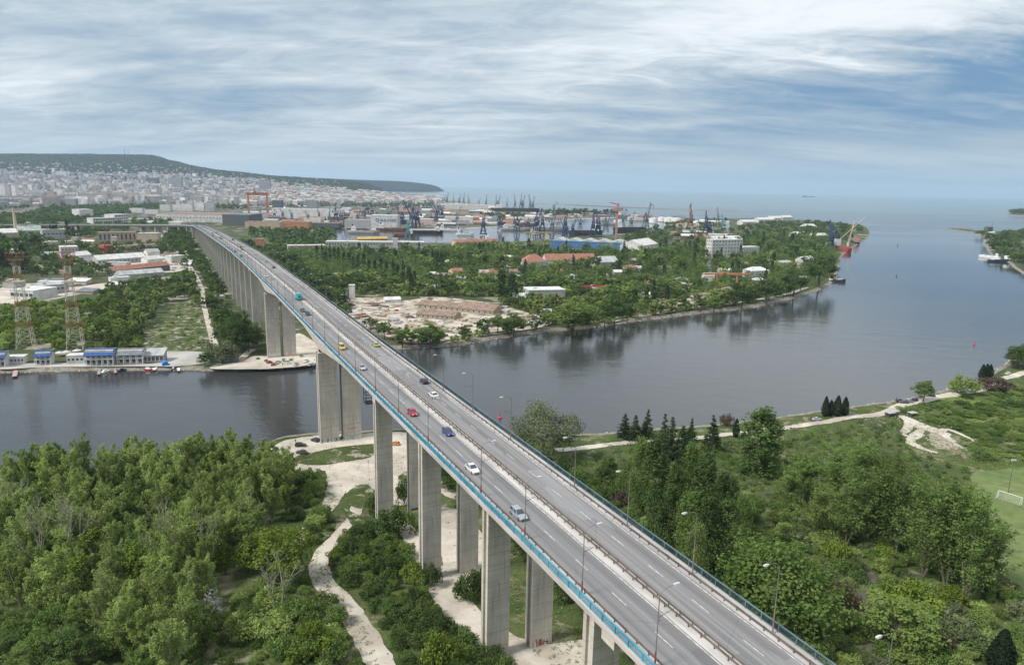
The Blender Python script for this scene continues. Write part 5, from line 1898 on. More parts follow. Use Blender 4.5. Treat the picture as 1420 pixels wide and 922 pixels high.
def hills():
    ks = list(np.linspace(HK[0], float(np.interp(0, [0], [HK[-1]])), 150))
    ys = list(np.linspace(2400, 5000, 24)) + list(np.linspace(5080, 7400, 40)) + [7900, 9000]
    vs, fs, mi = [], [], []
    for k in ks:
        for y in ys:
            z = hc(k * y, y) if y <= 7400 else hc(k * y, 7400) - (y - 7400) * .08
            if y > 3000:
                z += rnd.uniform(-1, 5) if y > 5600 else 0
            vs.append((k * y, y, z))
    n = len(ys)
    for i in range(len(ks) - 1):
        for j in range(n - 1):
            fs.append((i * n + j, (i + 1) * n + j, (i + 1) * n + j + 1, i * n + j + 1))
            mi.append(0 if ys[j] > 5200 else 1)
    mb = MB().add(vs, fs)
    mb.m = mi
    FOREST = land_mat('wooded_slope', (.008, .016, .017), (.016, .026, .025), (.05, .06, .055), .72, .006, .03)
    tag(mb.build('hills', [FOREST, CITYLAND], smooth=True), kind='structure')
    # the low cape far beyond
    vs, fs = [], []
    cape = [(440, 247), (470, 248.5), (510, 250), (545, 251), (565, 252.5), (580, 255), (590, 258.5)]
    Y = 10500.0
    row = []
    for x, y in cape:
        q = ray(x, y)
        row.append((q[0] / q[1] * Y, CAM_H + q[2] / q[1] * Y))
    mb = MB()
    rings = []
    for x, z in row:
        z = max(4.0, z)
        rings.append([(x, Y - 500, -2), (x, Y - 420, z * .35), (x, Y - 150, z * .85), (x + 40, Y + 100, z), (x + 100, Y + 900, z * .9), (x + 140, Y + 1500, -2)])
    mb.loft(rings)
    tag(mb.build('cape', FOREST, smooth=True), kind='structure')


hills()

FAC = [wallmat('facade_white', (.70, .685, .675), True), wallmat('facade_cream', (.46, .41, .37), True), wallmat('facade_grey', (.30, .31, .33), True), wallmat('facade_pink', (.44, .36, .345), True),
       wallmat('facade_pale', (.42, .42, .43), True)]
TOWNTILE = mat('town_tile_roof', (.24, .15, .12), (.30, .20, .16), scale=.1)
ROOFS = [TOWNTILE, RBROWN, RGREY, RGREY]


def town_block(mb, L, D, H, at, rz, mi, roof):
    mb.box(-L / 2, L / 2, -D / 2, D / 2, -6, H, mi, rz, at)
    if roof is not None:
        c, s = math.cos(rz), math.sin(rz)
        V = [(-L / 2, -D / 2, H), (L / 2, -D / 2, H), (L / 2, D / 2, H), (-L / 2, D / 2, H), (-L / 2 + D * .4, 0, H + D * .3), (L / 2 - D * .4, 0, H + D * .3)]
        mb.add([(c * x - s * y + at[0], s * x + c * y + at[1], z + at[2] + .05) for x, y, z in V], [(0, 1, 5, 4), (1, 2, 5), (2, 3, 4, 5), (3, 0, 4)], roof)
    return mb


def town():
    big = MB()
    n = 0
    singles = 0
    while n < 3600:
        px_, py_ = rnd.uniform(-40, 612), 0
        top = np.interp(px_, [0, 230, 330, 420, 500, 612], [241, 243, 247, 257, 265, 276])
        bot = np.interp(px_, [0, 60, 200, 340, 380, 612], [290, 286, 284, 286, 286, 282])
        py_ = top + (bot - top) * rnd.random() ** .9
        g = GC(px_, py_)
        if g is None or g[1] > 6300:
            continue
        x, y = g
        z = hc(x, y)
        if 478 < px_ and py_ < 266:
            continue
        n += 1
        near = y < 3300
        hi = rnd.random()
        big_ok = px_ < 340
        H = rnd.uniform(20, 34) if (hi > .62 and big_ok) else rnd.uniform(9, 19)
        if hi > .965 and big_ok:
            H = rnd.uniform(34, 52)
        L = rnd.uniform(18, 46) if H < 34 else rnd.uniform(18, 26)
        if near and hi > .45 and big_ok:
            L, H, mi0 = rnd.uniform(30, 70), rnd.uniform(18, 34), 0
        D = rnd.uniform(11, 15)
        rz = rnd.choice([0, 0, R(90)]) + rnd.gauss(R(8), .25)
        mi = rnd.choice([0, 0, 0, 1, 2, 3, 4, 4])
        roof = None if H > 18 else rnd.choice([5, 6, 7, 7, None, None])
        if singles < 290 and (near or H > 34) and y < 4600:
            singles += 1
            o = empty('town_building', (x, y, z), rz)
            MB().box(-L / 2, L / 2, -D / 2, D / 2, -6, H).build('wall', FAC[mi], o)
            if roof is not None:
                town_block(MB(), L, D, H, (0, 0, 0), 0, 0, 0)
                MB().add([(-L / 2 - .4, -D / 2 - .4, H), (L / 2 + .4, -D / 2 - .4, H), (L / 2 + .4, D / 2 + .4, H), (-L / 2 - .4, D / 2 + .4, H), (-L / 2 + D * .4, 0, H + D * .3), (L / 2 - D * .4, 0, H + D * .3)],
                         [(0, 1, 5, 4), (1, 2, 5), (2, 3, 4, 5), (3, 0, 4), (3, 2, 1, 0)]).build('roof', ROOFS[roof - 5], o)
            else:
                MB().box(-L / 2 - .2, L / 2 + .2, -D / 2 - .2, D / 2 + .2, H + .01, H + .8).box(-2, 2, -2, 2, H + .8, H + 3).build('roof', RGREY, o)
            kind = 'tall slab block' if H > 34 else ('tiled town house' if roof in (5, 6) else ('low grey roofed building' if roof else 'flat roofed apartment block'))
            tag(o, ('pale %s in the far town before the wooded hill' if mi != 3 else 'pinkish %s in the far town before the wooded hill') % kind, 'building', '%ss of the far town' % (('pinkish ' if mi == 3 else 'pale ') + kind))
        else:
            town_block(big, L, D, H, (x, y, z), rz, mi, roof)
    # houses scattered up the wooded slope
    k = 0
    while k < 320:
        px_ = rnd.uniform(-30, 470)
        top = np.interp(px_, [0, 210, 260, 340, 470], [224, 226, 233, 242, 252])
        g = GC(px_, top + rnd.random() ** .7 * 16)
        if g is None:
            continue
        k += 1
        x, y = g
        town_block(big, rnd.uniform(10, 22), 10, rnd.uniform(6, 11), (x, y, hc(x, y)), rnd.uniform(0, 3), rnd.choice([0, 1, 4]), rnd.choice([5, 6, 7]))
    tag(big.build('distant_town', FAC + [TOWNTILE, RBROWN, RGREY]), kind='stuff')


town()

# blocks of the town that stand out
def stand(name, label, px0, px1, base, top, wall, depth=18, roof=RGREY, group=None, cat='building', **k):
    g = GC((px0 + px1) / 2, base) or G((px0 + px1) / 2, base)
    z = hc(*g)
    x0, x1 = g[0] - (px1 - px0) / 2 / FPX * g[1], g[0] + (px1 - px0) / 2 / FPX * g[1]
    hh = h_at(g[0], g[1], top, z)
    return house(name, label, cat, ((x0, g[1]),), ((x1, g[1]),), 0, depth, wall, roof, hgt=hh, z=z, group=group, **k)


F0, F1_, F2_, F3_ = FAC[0], FAC[2], FAC[3], WDARK
stand('dark_tower', 'dark glass office block in the middle of the far town', 203, 219, 256, 246.5, WDARK)
stand('hotel_block', 'broad grey hotel block in the far town', 234, 252, 262, 247, F1_)
stand('tower_block', 'tall lilac grey tower right of the orange crane in the town', 360, 375, 266, 249.5, F1_)
stand('white_tower', 'white slab tower standing on the town rim', 79, 92, 245, 237.5, F0)
for i, (a, b, t, bb) in enumerate(((0, 9, 255, 283), (10, 17, 256, 284), (18, 24, 257, 284), (43, 62, 267, 283), (62, 76, 266, 282), (76, 88, 262, 281))):
    stand('slab_block', ('first', 'second', 'third', 'fourth', 'fifth', 'sixth')[i] + ' of the large pale slab blocks counted from the left edge of the town', a, b, bb, t, [F0, FAC[4], F0, FAC[4], F2_, F0][i], group='large slab blocks at the left edge')
for i, (a, b, t, bb) in enumerate(((113, 128, 270, 282), (128, 150, 268, 282), (150, 170, 270, 282), (222, 236, 284, 293), (236, 250, 284, 293), (250, 267, 283, 293), (270, 283, 281, 293), (284, 297, 282, 293))):
    stand('flat_block', ('pinkish long block above the dark tree belt', 'cream long block above the dark tree belt', 'pale long block at the end of the tree belt', 'left of three white blocks above the great white hall',
                         'middle of three white blocks above the great white hall', 'right of three white blocks above the great white hall', 'white twin block left of the pair beyond the great hall', 'white twin block right of the pair beyond the great hall')[i],
          a, b, bb, t, [F2_, FAC[1], FAC[4], F0, F0, F0, F0, FAC[4]][i])
stand('church', 'cathedral with pale yellow walls in the far town', 201, 209, 276, 266, WYEL, roof=RBROWN, rtype='hip', cat='church')
stand('great_hall', 'great white factory hall behind the bridge end', 217, 308, 309, 297, WWHITE, 120, RBROWN, win=(20, 1, 4, 2))
stand('great_hall', 'dark grey slab sided hall behind the bridge', 309, 346, 314, 298, WDARK, 90, RSLATE)
stand('white_shed', 'small white shed below the great white hall', 231, 251, 314, 308, WWHITE, 30, RPALE)
stand('white_row', 'long white office row with window bands by the shipyard', 378, 474, 304, 290, FAC[0], 30, RPALE)
stand('office_block', 'dark glazed office block behind the shipyard', 378, 391, 294, 278, WDARK, 20)
stand('blue_office', 'blue grey office block beside the long white row', 425, 440, 290, 278, F1_, 20)
stand('white_row', 'white low block by the tree belt', 180, 198, 296, 289, F0, 20)
stand('white_row', 'white low block left of the great white hall', 201, 219, 297, 291, F0, 20)
for i, (a, b, bb, t, w_, rf) in enumerate(((340, 388, 318, 308, WTAN, RBROWN), (388, 428, 318, 308, ORANGE, RBROWN), (428, 470, 316, 310, WDARK, RUST), (478, 514, 317, 305, WGREY, RGREY), (617, 655, 309, 301, WWHITE, RPALE), (655, 664, 309, 301, ORANGE, RPALE),
                                           (617, 676, 291, 284, WWHITE, RPALE), (560, 600, 312, 304, WPINK, RPALE), (620, 650, 298, 292, WTAN, RBROWN), (705, 745, 306, 302, WWHITE, RPALE), (872, 900, 306, 302, WWHITE, RPALE))):
    stand('harbour_shed', ('brown shed row left of the orange one', 'orange brown shed row in the shipyard', 'dark rusty shed at the basin corner', 'grey hall joined to the white hall with the blue sign', 'long white shed on the harbour quay',
                           'orange end block of the long white quay shed', 'big white hall on the outer mole', 'pinkish store right of the white hall with the sign', 'brown store on the outer quay', 'low white store behind the tree clump', 'white store beside the tanks')[i],
          a, b, bb, t, w_, 30, rf)
# nameless sheds and stores of the shipyard and the quays
def port_sheds():
    k = 0
    spots = []
    while k < 330:
        px_ = rnd.uniform(330, 990)
        lo_ = np.interp(px_, [330, 500, 560, 640, 700, 760, 880, 990], [284, 275, 277, 283, 293, 293, 299, 307])
        hi_ = np.interp(px_, [330, 450, 520, 620, 700, 760, 880, 990], [309, 309, 315, 316, 311, 305, 327, 335])
        py_ = rnd.uniform(lo_, hi_)
        if not (px_ < 690 or py_ > 297) or (745 < px_ < 930 and 305 < py_ < 326):
            continue
        x, y = G(px_, py_, 2.2)
        if any(abs(x - a) < 24 and abs(y - b) < 26 for a, b in spots):
            k += 1
            continue
        spots.append((x, y))
        k += 1
        L, D, H = rnd.uniform(14, 52), rnd.uniform(12, 22), rnd.uniform(5, 12)
        ci = rnd.randrange(6)
        wl = [WGREY, WDARK, RUST, WTAN, WWHITE, WPINK][ci]
        cn = ['grey', 'dark', 'rusty brown', 'tan', 'white', 'pinkish'][ci]
        house('port_shed', cn + ' shed among the cranes of the shipyard quays', 'shed', ((x, y),), ((x + L, y + rnd.uniform(-3, 3)),), 0, D, wl, rnd.choice([RGREY, RBROWN, RSLATE, RPALE, RTILE]), rnd.choice(['gable', 'flat', 'gable']), hgt=H, group=cn + ' sheds of the shipyard quays')


port_sheds()
sg = stand('sign_hall', 'white hall with blue sign lettering by the shipyard basin', 514, 551, 318, 299, WWHITE, 40, RPALE)
tx = bpy.data.curves.new('sign_lettering', 'FONT')
tx.body = 'BULYARD'
tx.size = 9.0
tx.extrude = .2
tx.materials.append(WBLUE)
to = bpy.data.objects.new('sign_lettering', tx)
col.objects.link(to)
tm = bpy.data.meshes.new_from_object(to.evaluated_get(bpy.context.evaluated_depsgraph_get()))
bpy.data.objects.remove(to)
to = link('sign_lettering', tm)
to.parent = sg
to.rotation_euler = (R(90), 0, 0)
to.location = (24, -.3, 18)
MB().tube((17, -.5, 21), (17, .2, 21), 4.2, n=20).build('sign_emblem', WBLUE, sg)
MB().tube((17, -.7, 21), (17, -.51, 21), 2.0, n=16).build('sign_emblem', WWHITE, sg)


# ---- harbour cranes
def make_crane(name, paint, reach=26.0, luff=58):
    o = empty(name, (0, 0, 0))
    mb = MB()
    for sx_ in (-1, 1):
        for sy in (-1, 1):
            mb.bar((sx_ * 5, sy * 5, 0), (sx_ * 2.6, sy * 2.6, 13), 1.3)
        mb.bar((sx_ * 5, -5, .8), (sx_ * 5, 5, .8), 1.2)
        mb.bar((sx_ * 3.8, -3.8, 6.5), (sx_ * 3.8, 3.8, 6.5), .8)
    for sy in (-1, 1):
        mb.bar((-3.8, sy * 3.8, 6.5), (3.8, sy * 3.8, 6.5), .8)
    mb.box(-3, 3, -3, 3, 12.6, 14)
    mb.build('portal', paint, o)
    mb = MB().box(-4, 4, -3, 3, 14.05, 18)
    mb.box(3.2, 5, -1.2, 1.2, 15, 18.5)
    mb.build('cab', paint, o)
    mb = MB()
    for sy in (-1, 1):
        mb.bar((-2, sy * 2, 18), (-1, sy * .8, 31), .8)
        mb.bar((2, sy * 2, 18), (-1, sy * .8, 31), .6)
    mb.bar((-1, 0, 31), (-7, 0, 24), .8)
    mb.box(-8.5, -5.5, -1.3, 1.3, 20, 24)
    mb.build('tower', paint, o)
    a = R(luff)
    tip = Vector((3 + reach * math.cos(a), 0, 18 + reach * math.sin(a)))
    mb = MB()
    for sy in (-1, 1):
        mb.bar((3, sy * 1.4, 18), (tip.x, sy * .5, tip.z), .7)
    for k in range(6):
        p = Vector((3, 0, 18)).lerp(tip, k / 6)
        q = Vector((3, 0, 18)).lerp(tip, (k + 1) / 6)
        mb.bar((p.x, 1.2 - .12 * k, p.z), (q.x, -1.1 + .12 * k, q.z), .4)
    end = tip + Vector((9, 0, -5))
    mb.bar(tip - Vector((3, 0, -1.5)), end, .8)
    mb.bar(tip, (-1, 0, 31), .35)
    mb.bar(end, end - Vector((0, 0, 12)), .2)
    mb.build('jib', paint, o)
    return o


CRN = [(381, 304, 286, 'navy', 200), (466, 307, 282, 'navy', 30), (472, 306, 288, 'navy', 160), (509, 299, 275, 'navy', 20), (516, 300, 281, 'navy', 0), (572, 316, 278, 'navy', 150), (579, 315, 284, 'navy', 200), (607, 303, 279, 'navy', 150), (613, 303, 283, 'navy', 120),
       (670, 325, 295, 'navy', 80), (744, 323, 289, 'navy', 60), (752, 321, 292, 'navy', 100), (783, 328, 304, 'navy', 130), (794, 327, 304, 'navy', 60), (822, 329, 290, 'navy', 85), (829, 329, 292, 'navy', 100), (895, 318, 287, 'grey', 40), (862, 316, 288, 'teal', 60),
       (957, 318, 284, 'rust', 90), (978, 328, 293, 'navy', 80), (983, 328, 300, 'navy', 100), (1003, 322, 296, 'teal', 90), (768, 296, 279, 'teal', 60), (566, 336, 300, 'teal', 90), (995, 312, 291, 'grey', 90),
       (617, 283, 271, 'grey', 90), (620, 283, 269, 'grey', 70), (629, 283, 271, 'grey', 100), (637, 283, 271, 'grey', 60), (643, 284, 270, 'grey', 80), (650, 284, 272, 'grey', 110), (664, 284, 276, 'grey', 30),
       (674, 288, 273, 'grey', 80), (688, 289, 273, 'grey', 95), (691, 289, 274, 'grey', 60), (703, 289, 276, 'grey', 85), (714, 290, 273, 'grey', 100), (722, 290, 272, 'grey', 80), (725, 290, 274, 'grey', 60), (735, 291, 273, 'grey', 110), (739, 291, 275, 'grey', 70)]
PROT = {'navy': make_crane('harbour_crane', NAVY), 'grey': make_crane('harbour_crane', GREYC, 30, 74), 'teal': make_crane('harbour_crane', TEAL, 26, 48), 'rust': make_crane('harbour_crane', RUST, 24, 80)}
CRN += [(390 + 17 * i + rnd.uniform(-6, 6), rnd.uniform(303, 314), rnd.uniform(287, 294), rnd.choice(['navy', 'navy', 'grey']), rnd.uniform(0, 180)) for i in range(15)]
CRN += [(690 + 24 * i + rnd.uniform(-8, 8), rnd.uniform(312, 324), rnd.uniform(292, 300), rnd.choice(['navy', 'grey', 'navy']), rnd.uniform(0, 180)) for i in range(9)]
used = set()
for i, (x, yb, yt, kd, a) in enumerate(CRN):
    o = PROT[kd] if kd not in used else copy_tree(PROT[kd])
    used.add(kd)
    gx, gy = G(x, yb)
    h = h_at(gx, gy, yt)
    k = h / 41.0
    o.location = (gx, gy, 2.1)
    o.scale = (k, k, k)
    o.rotation_euler = (0, 0, R(a))
    lab = {'navy': 'dark blue luffing harbour crane in the shipyard', 'grey': ('slim grey crane in the row on the outer mole' if yb < 295 else 'grey crane standing among the shipyard sheds'), 'teal': 'turquoise harbour crane', 'rust': 'rust brown crane by the white tanks'}[kd]
    if kd == 'teal' and x in (566, 768, 862, 1003):
        lab += {566: ' beside the long grey office row', 768: ' on the quay by the inner bay', 862: ' right of the pinkish red column crane', 1003: ' beside the white ship superstructure'}[x]
    if kd == 'navy':
        lab = {381: 'dark blue crane at the foot of the orange gantry', 670: 'dark blue crane in front of the docked white vessel', 466: 'dark blue crane before the long white office row', 744: 'dark blue crane beside the yellow gantry'}.get(x, lab)
    if x == 895:
        lab = 'grey crane with slanted jib left of the white tanks'
    tag(o, lab, 'crane', {'navy': 'dark blue harbour cranes', 'grey': 'slim grey mole cranes', 'teal': 'turquoise cranes', 'rust': None}[kd])


def gantry(name, label, px0, px1, base, top, paint, th=2.4, over=1.25, depth=14.0):
    x0, y0 = G(px0, base)
    x1, y1 = G(px1, base)
    h = h_at(x0, y0, top)
    o = empty(name, (x0, y0, 2), math.atan2(y1 - y0, x1 - x0))
    tag(o, label, 'gantry crane')
    L = math.hypot(x1 - x0, y1 - y0)
    for x in (0, L):
        mb = MB()
        for yy in (0, depth):
            mb.bar((x, yy, 0), (x, depth / 2 + (yy - depth / 2) * .3, h * .86), th)
        mb.bar((x, 0, 1), (x, depth, 1), th)
        mb.build('leg', paint, o)
    MB().box(-L * (over - 1), L * over, depth * .3, depth * .7, h * .86, h * .97).build('beam', paint, o)
    MB().box(L * .3, L * .42, depth * .2, depth * .8, h * .97 + .01, h * 1.06).build('trolley', paint, o)
    return o


gantry('gantry_crane', 'great orange shipyard gantry crane left of the town centre', 346, 372, 300, 266, ORANGE, 4.5, 1.1, 26)
gantry('gantry_crane', 'yellow gantry crane in front of the basin', 738, 757, 332, 322, YELLOW, 1.6, 1.5)
gantry('gantry_crane', 'beige and orange yard gantry near the point', 994, 1022, 399, 379, ORANGE, 1.0, 1.6, 8)
gantry('gantry_crane', 'small red yard gantry in the trees', 817, 834, 412, 396, REDP, .8, 1.5, 5)
x, y = G(854, 334)
h = h_at(x, y, 281)
o = empty('column_crane', (x, y, 2))
tag(o, 'pinkish red column crane behind the long blue factory', 'crane')
MB().box(-2, 2, -2, 2, 0, h * .80).build('tower', PINKP, o)
MB().box(-9, 12, -4, 4, h * .78, h * .86).build('platform', PINKP, o)
mb = MB()
mb.bar((0, 0, h * .86), (2, 0, h * .98), 2.4)
mb.bar((2, 0, h * .94), (-16, 0, h), 1.8)
mb.build('jib', REDP, o)


PINKRED_ = mat('weathered_red_hull', (.34, .05, .05), (.42, .09, .08), scale=.2)
# ---- ships and tanks
def ship(label, px, py, length, beam, rz, hull, sup=True, hh=9.0, name='cargo_ship', cat='ship', supc=None, deckc=None, h2=14.0, stern=-1):
    x, y = G(px, py, 0)
    o = empty(name, (x, y, 0), rz)
    tag(o, label, cat)
    L, B = length / 2, beam / 2
    outline = [(-L, -B * .7), (-L * .9, -B), (L * .62, -B), (L * .86, -B * .55), (L, 0), (L * .86, B * .55), (L * .62, B), (-L * .9, B), (-L, B * .7)]
    low = [(a * .95, b * .85) for a, b in outline]
    mb = MB().loft([[(a, b, -.5) for a, b in low], [(a, b, hh * .5) for a, b in outline], [(a * 1.01, b, hh + (1.6 if a > L * .6 else 0)) for a, b in outline]])
    mb.build('hull', hull, o)
    if sup:
        s = stern * L * .66
        m2 = MB().box(s - length * .07, s + length * .07, -B * .85, B * .85, hh, hh + h2 * .6)
        m2.box(s - length * .05, s + length * .05, -B * .95, B * .95, hh + h2 * .6, hh + h2)
        m2.build('superstructure', supc or WHITEP, o)
        MB().tube((s - length * .03, 0, hh + h2), (s - length * .03, 0, hh + h2 * 1.45), B * .25, n=8).build('funnel', REDP if hull is BLACKH else DARK, o)
        mb = MB()
        for k in range(4):
            a = s * -1 * (.1 + .28 * k) if stern < 0 else s * -1 * (.1 + .28 * k)
            mb.box(a - length * .05, a + length * .05, -B * .7, B * .7, hh, hh + 1.4)
        mb.build('hatch_cover', deckc or RUST, o)
        MB().tube((L * .55, 0, hh), (L * .55, 0, hh + h2 * .9), .35, .2, 5).build('foremast', WHITEP, o)
    return o


ship('bright red ship moored at the tip of the peninsula', 1167, 349, 48, 12, R(100), PINKRED_, hh=9, supc=WHITEP, stern=1)
ship('dark ship with a rusty deck beside the red ship', 1185, 338, 56, 11, R(75), BLACKH, hh=5, h2=9, supc=PINKP, deckc=RUST, stern=-1)
ship('white vessel with blue roof docked in the basin', 662, 336, 58, 12, R(4), WHITEP, hh=5, h2=9, stern=1)
ship('small white ferry moored beside the docked vessel', 645, 327, 40, 9, R(10), WHITEP, hh=5, h2=9)
ship('grey hull in the floating dock beside the navy cranes', 765, 320, 90, 16, R(6), WGREY, hh=9, h2=12)
ship('white ship in the shipyard dock left of the column crane', 812, 326, 80, 16, R(0), BLACKH, hh=10, h2=16, stern=1)
ship('ship with pink and white bridge in the dock by the tanks', 873, 322, 85, 18, R(5), BLACKH, hh=12, h2=20, supc=WHITEP)
ship('large white ship with a tall bridge beyond the trees', 992, 322, 85, 20, R(4), WHITEP, hh=10, h2=20, stern=1)
ship('dark hull at the shipyard quay below the blue cranes', 545, 320, 80, 14, R(2), RUST, hh=6, h2=9)
ship('dark long hull beside the slipway cranes', 470, 316, 90, 14, R(0), RUST, hh=7, h2=10)
ship('long dark bulk carrier lying at the outer mole', 714, 294, 210, 24, R(-1), BLACKH, hh=16, sup=True, h2=14, deckc=PINKP)
ship('small white patrol boat moored at the right hand bank', 1372, 358, 34, 7, R(130), WHITEP, hh=3.2, h2=6, name='patrol_boat', cat='boat', deckc=WHITEP)
ship('dark blue and white tug moored below the right hand bank', 1386, 363, 40, 9, R(5), NAVY, hh=3.5, h2=7, name='tug_boat', cat='boat', deckc=WHITEP, stern=1)
ship('low dark pilot boat at the jetty of the point', 1160, 391, 22, 5, R(-4), BLACKH, hh=2.2, h2=3.6, name='pilot_boat', cat='boat', deckc=WHITEP)
ship('grey freighter on the far sea near the horizon', 1121, 273.5, 260, 30, R(-2), GREYC, hh=16, h2=18, supc=GREYC, deckc=GREYC)
for i, (a, b, L_, hm, lab) in enumerate(((505, 324, 70, WGREY, 'grey coaster lying at the left end of the basin'), (590, 324, 80, BLACKH, 'black hulled coaster in the middle of the basin'), (625, 321, 60, WHITEP, 'white coaster under the blue cranes of the basin'),
                                      (560, 328, 46, RUST, 'rusty barge beside the turquoise crane'), (715, 320, 76, WGREY, 'grey ship moored right of the docked vessel'), (735, 313, 64, RUST, 'rusty ship at the inner quay'), (685, 312, 70, BLACKH, 'dark ship below the outer quay sheds'), (845, 312, 56, WGREY, 'grey ship beside the column crane'))):
    ship(lab, a, b, L_, 12, R(2 + 3 * i % 9), hm, hh=6, h2=10, stern=1 if i % 2 else -1)
x, y = G(1176, 342)
o = empty('boom_crane', (x, y, 2), R(35))
tag(o, 'thin yellowish boom crane beside the dark ship at the tip', 'crane')
MB().box(-2, 2, -2, 2, 0, 9).build('cab', WBEIGE, o)
mb = MB()
for sy in (-1, 1):
    mb.bar((0, sy * 1.2, 9), (13, sy * .4, 52), .7)
mb.build('jib', WBEIGE, o)
x, y = G(1160, 344)
h = h_at(x, y, 299)
o = empty('lattice_boom_crane', (x, y, 2), R(-20))
tag(o, 'crane with a long slanting lattice boom at the tip', 'crane')
MB().box(-4, 4, -4, 4, 0, 14).build('cab', GREYC, o)
mb = MB()
for sy in (-1, 1):
    mb.bar((0, sy * 2, 13), (46, sy * .8, h), .9)
for k in range(9):
    f, g_ = k / 9, (k + 1) / 9
    mb.bar((46 * f, 2 - 1.2 * f, 13 + (h - 13) * f), (46 * g_, -2 + 1.2 * g_, 13 + (h - 13) * g_), .5)
mb.build('jib', WBEIGE, o)
for i, (x, yb, yt) in enumerate(((1151, 347, 306), (1156, 346, 310))):
    gx, gy = G(x, yb)
    o = copy_tree(PROT['navy'])
    k = h_at(gx, gy, yt) / 41.0
    o.location, o.scale, o.rotation_euler = (gx, gy, 2), (k, k, k), (0, 0, R(80 + 30 * i))
    tag(o, ('taller left', 'shorter right')[i] + ' dark blue crane beside the bright red ship', 'crane', 'dark blue cranes at the tip')
for i, (x, yb, r_, hh) in enumerate(((906, 309, 14, 14), (918, 307, 15, 13), (928, 308, 17, 14), (938, 309, 17, 14), (966, 313, 14, 13), (975, 311, 15, 14))):
    gx, gy = G(x, yb)
    o = empty('oil_tank', (gx, gy, 2))
    tag(o, ('leftmost', 'second', 'third', 'fourth', 'fifth', 'rightmost')[i] + ' white storage tank near the shipyard', 'tank', 'white storage tanks')
    MB().tube((0, 0, 0), (0, 0, hh), r_, n=20).build('shell', WHITEP, o)
    MB().loft([[(r_ * 1.01 * math.cos(k * .314), r_ * 1.01 * math.sin(k * .314), hh + .01) for k in range(20)], [(r_ * .1 * math.cos(k * .314), r_ * .1 * math.sin(k * .314), hh + 2.4) for k in range(20)]]).build('roof', RPALE, o)
# lighthouse hut and mast on the right hand bank, ruin by its tip
H_('dark_tower_house', 'dark square tower house on the right hand bank', 'building', (1369, 324), (1376, 324), 315, 12, WDARK, RSLATE)
H_('white_store', 'white low hut beside the dark tower house', 'building', (1370, 329), (1380, 328), 322, 9, WWHITE, RPALE, 'gable')
x, y = G(1375, 318)
o = MB().tube((0, 0, 0), (0, 0, h_at(x, y, 306)), .7, .4, 6).build('signal_mast', GREYC, loc=(x, y, 2))
tag(o, 'slim signal mast on the right hand bank', 'mast')
# two thin masts on the hill top
for i, (x, t) in enumerate(((173, 206), (178, 208))):
    k_ = ray(x, 214)
    X_, Y_ = k_[0] / k_[1] * 7350, 7350.0
    z = hc(X_, Y_) - 1
    o = MB().tube((0, 0, 0), (0, 0, h_at(X_, Y_, t, z)), 3.0, 1.2, 6).build('radio_mast', GREYC, loc=(X_, Y_, z))
    tag(o, ('taller', 'shorter')[i] + ' of the two thin masts on top of the wooded hill', 'mast')
# ------------------------------------------------------------------ trees of the far bank and the town
def far_tree(kinds, h0, h1, label, group, name, asp=(.75, 1.05), z=2.0):
    def f(x, y):
        h = rnd.uniform(h0, h1)
        k = rnd.choice(kinds)
        lk = 'dark green' if ('dark' in k or 'poplar' in k) else 'pale olive' if ('pale' in k or k == 'far_bush') else 'yellow green' if 'bright' in k else 'mid green'
        lb = label if '%' not in label else label % (lk, near(x, y, MARK_P if 'peninsula' in group else MARK_L))
        plant(k, x, y, h, lb, 'tree' if 'bush' not in name else 'bush', group, name, z, wide=h * rnd.uniform(*asp))
    return f


OCC = []


def on_road(x, y):
    o, s = x * DY - y * DX - C0, x * DX + y * DY
    return -17 < o < 17 and s > 380


def build_boxes():
    """footprints of what has been built, so trees keep off roofs"""
    out = []
    bpy.context.view_layer.update()
    for o in col.objects:
        if o.parent is None and o.type == 'EMPTY' and o.get('category') in ('building', 'shed', 'house', 'factory', 'warehouse', 'hut', 'kiosk', 'tank', 'silo', 'gantry crane', 'container', 'mast'):
            for c in o.children:
                if c.name.startswith('wall'):
                    v = [c.matrix_world @ Vector(b) for b in c.bound_box]
                    m = Vector((sum(p.x for p in v) / 8, sum(p.y for p in v) / 8))
                    c2, s2 = math.cos(-o.rotation_euler.z), math.sin(-o.rotation_euler.z)
                    out.append((o.location.x, o.location.y, c2, s2, c.bound_box[6][0], c.bound_box[6][1]))
    return out


BOX = build_boxes()


def free(x, y, m=3.0, front=8.0):
    for ax, ay, c, s, L, D in BOX:
        u, v = x - ax, y - ay
        if abs(u) > 200 or abs(v) > 200:
            continue
        a, b = c * u - s * v, s * u + c * v
        if -m < a < L + m and -front < b < D + m:
            return False
    return not on_road(x, y)


YARDS = [gp(p) for p in ([(498, 452), (486, 440), (474, 424), (482, 414), (520, 413), (560, 417), (600, 412), (650, 416), (712, 428), (752, 441), (762, 450), (700, 460), (640, 466), (600, 472), (566, 474), (535, 466)],
                         [(900, 424), (940, 414), (1000, 405), (1004, 416), (960, 426), (900, 436)], [(0, 400), (40, 393), (100, 398), (150, 392), (180, 396), (140, 402), (100, 410), (60, 417), (0, 420)],
                         [(120, 362), (180, 352), (250, 356), (258, 372), (230, 378), (150, 378), (110, 372)], [(978, 402), (990, 402), (992, 345), (980, 345)],
                         [(256, 364), (270, 366), (284, 390), (292, 440), (306, 486), (290, 486), (276, 420), (268, 390)])]


def ok(x, y):
    return free(x, y) and not any(inside(p, x, y) for p in YARDS)


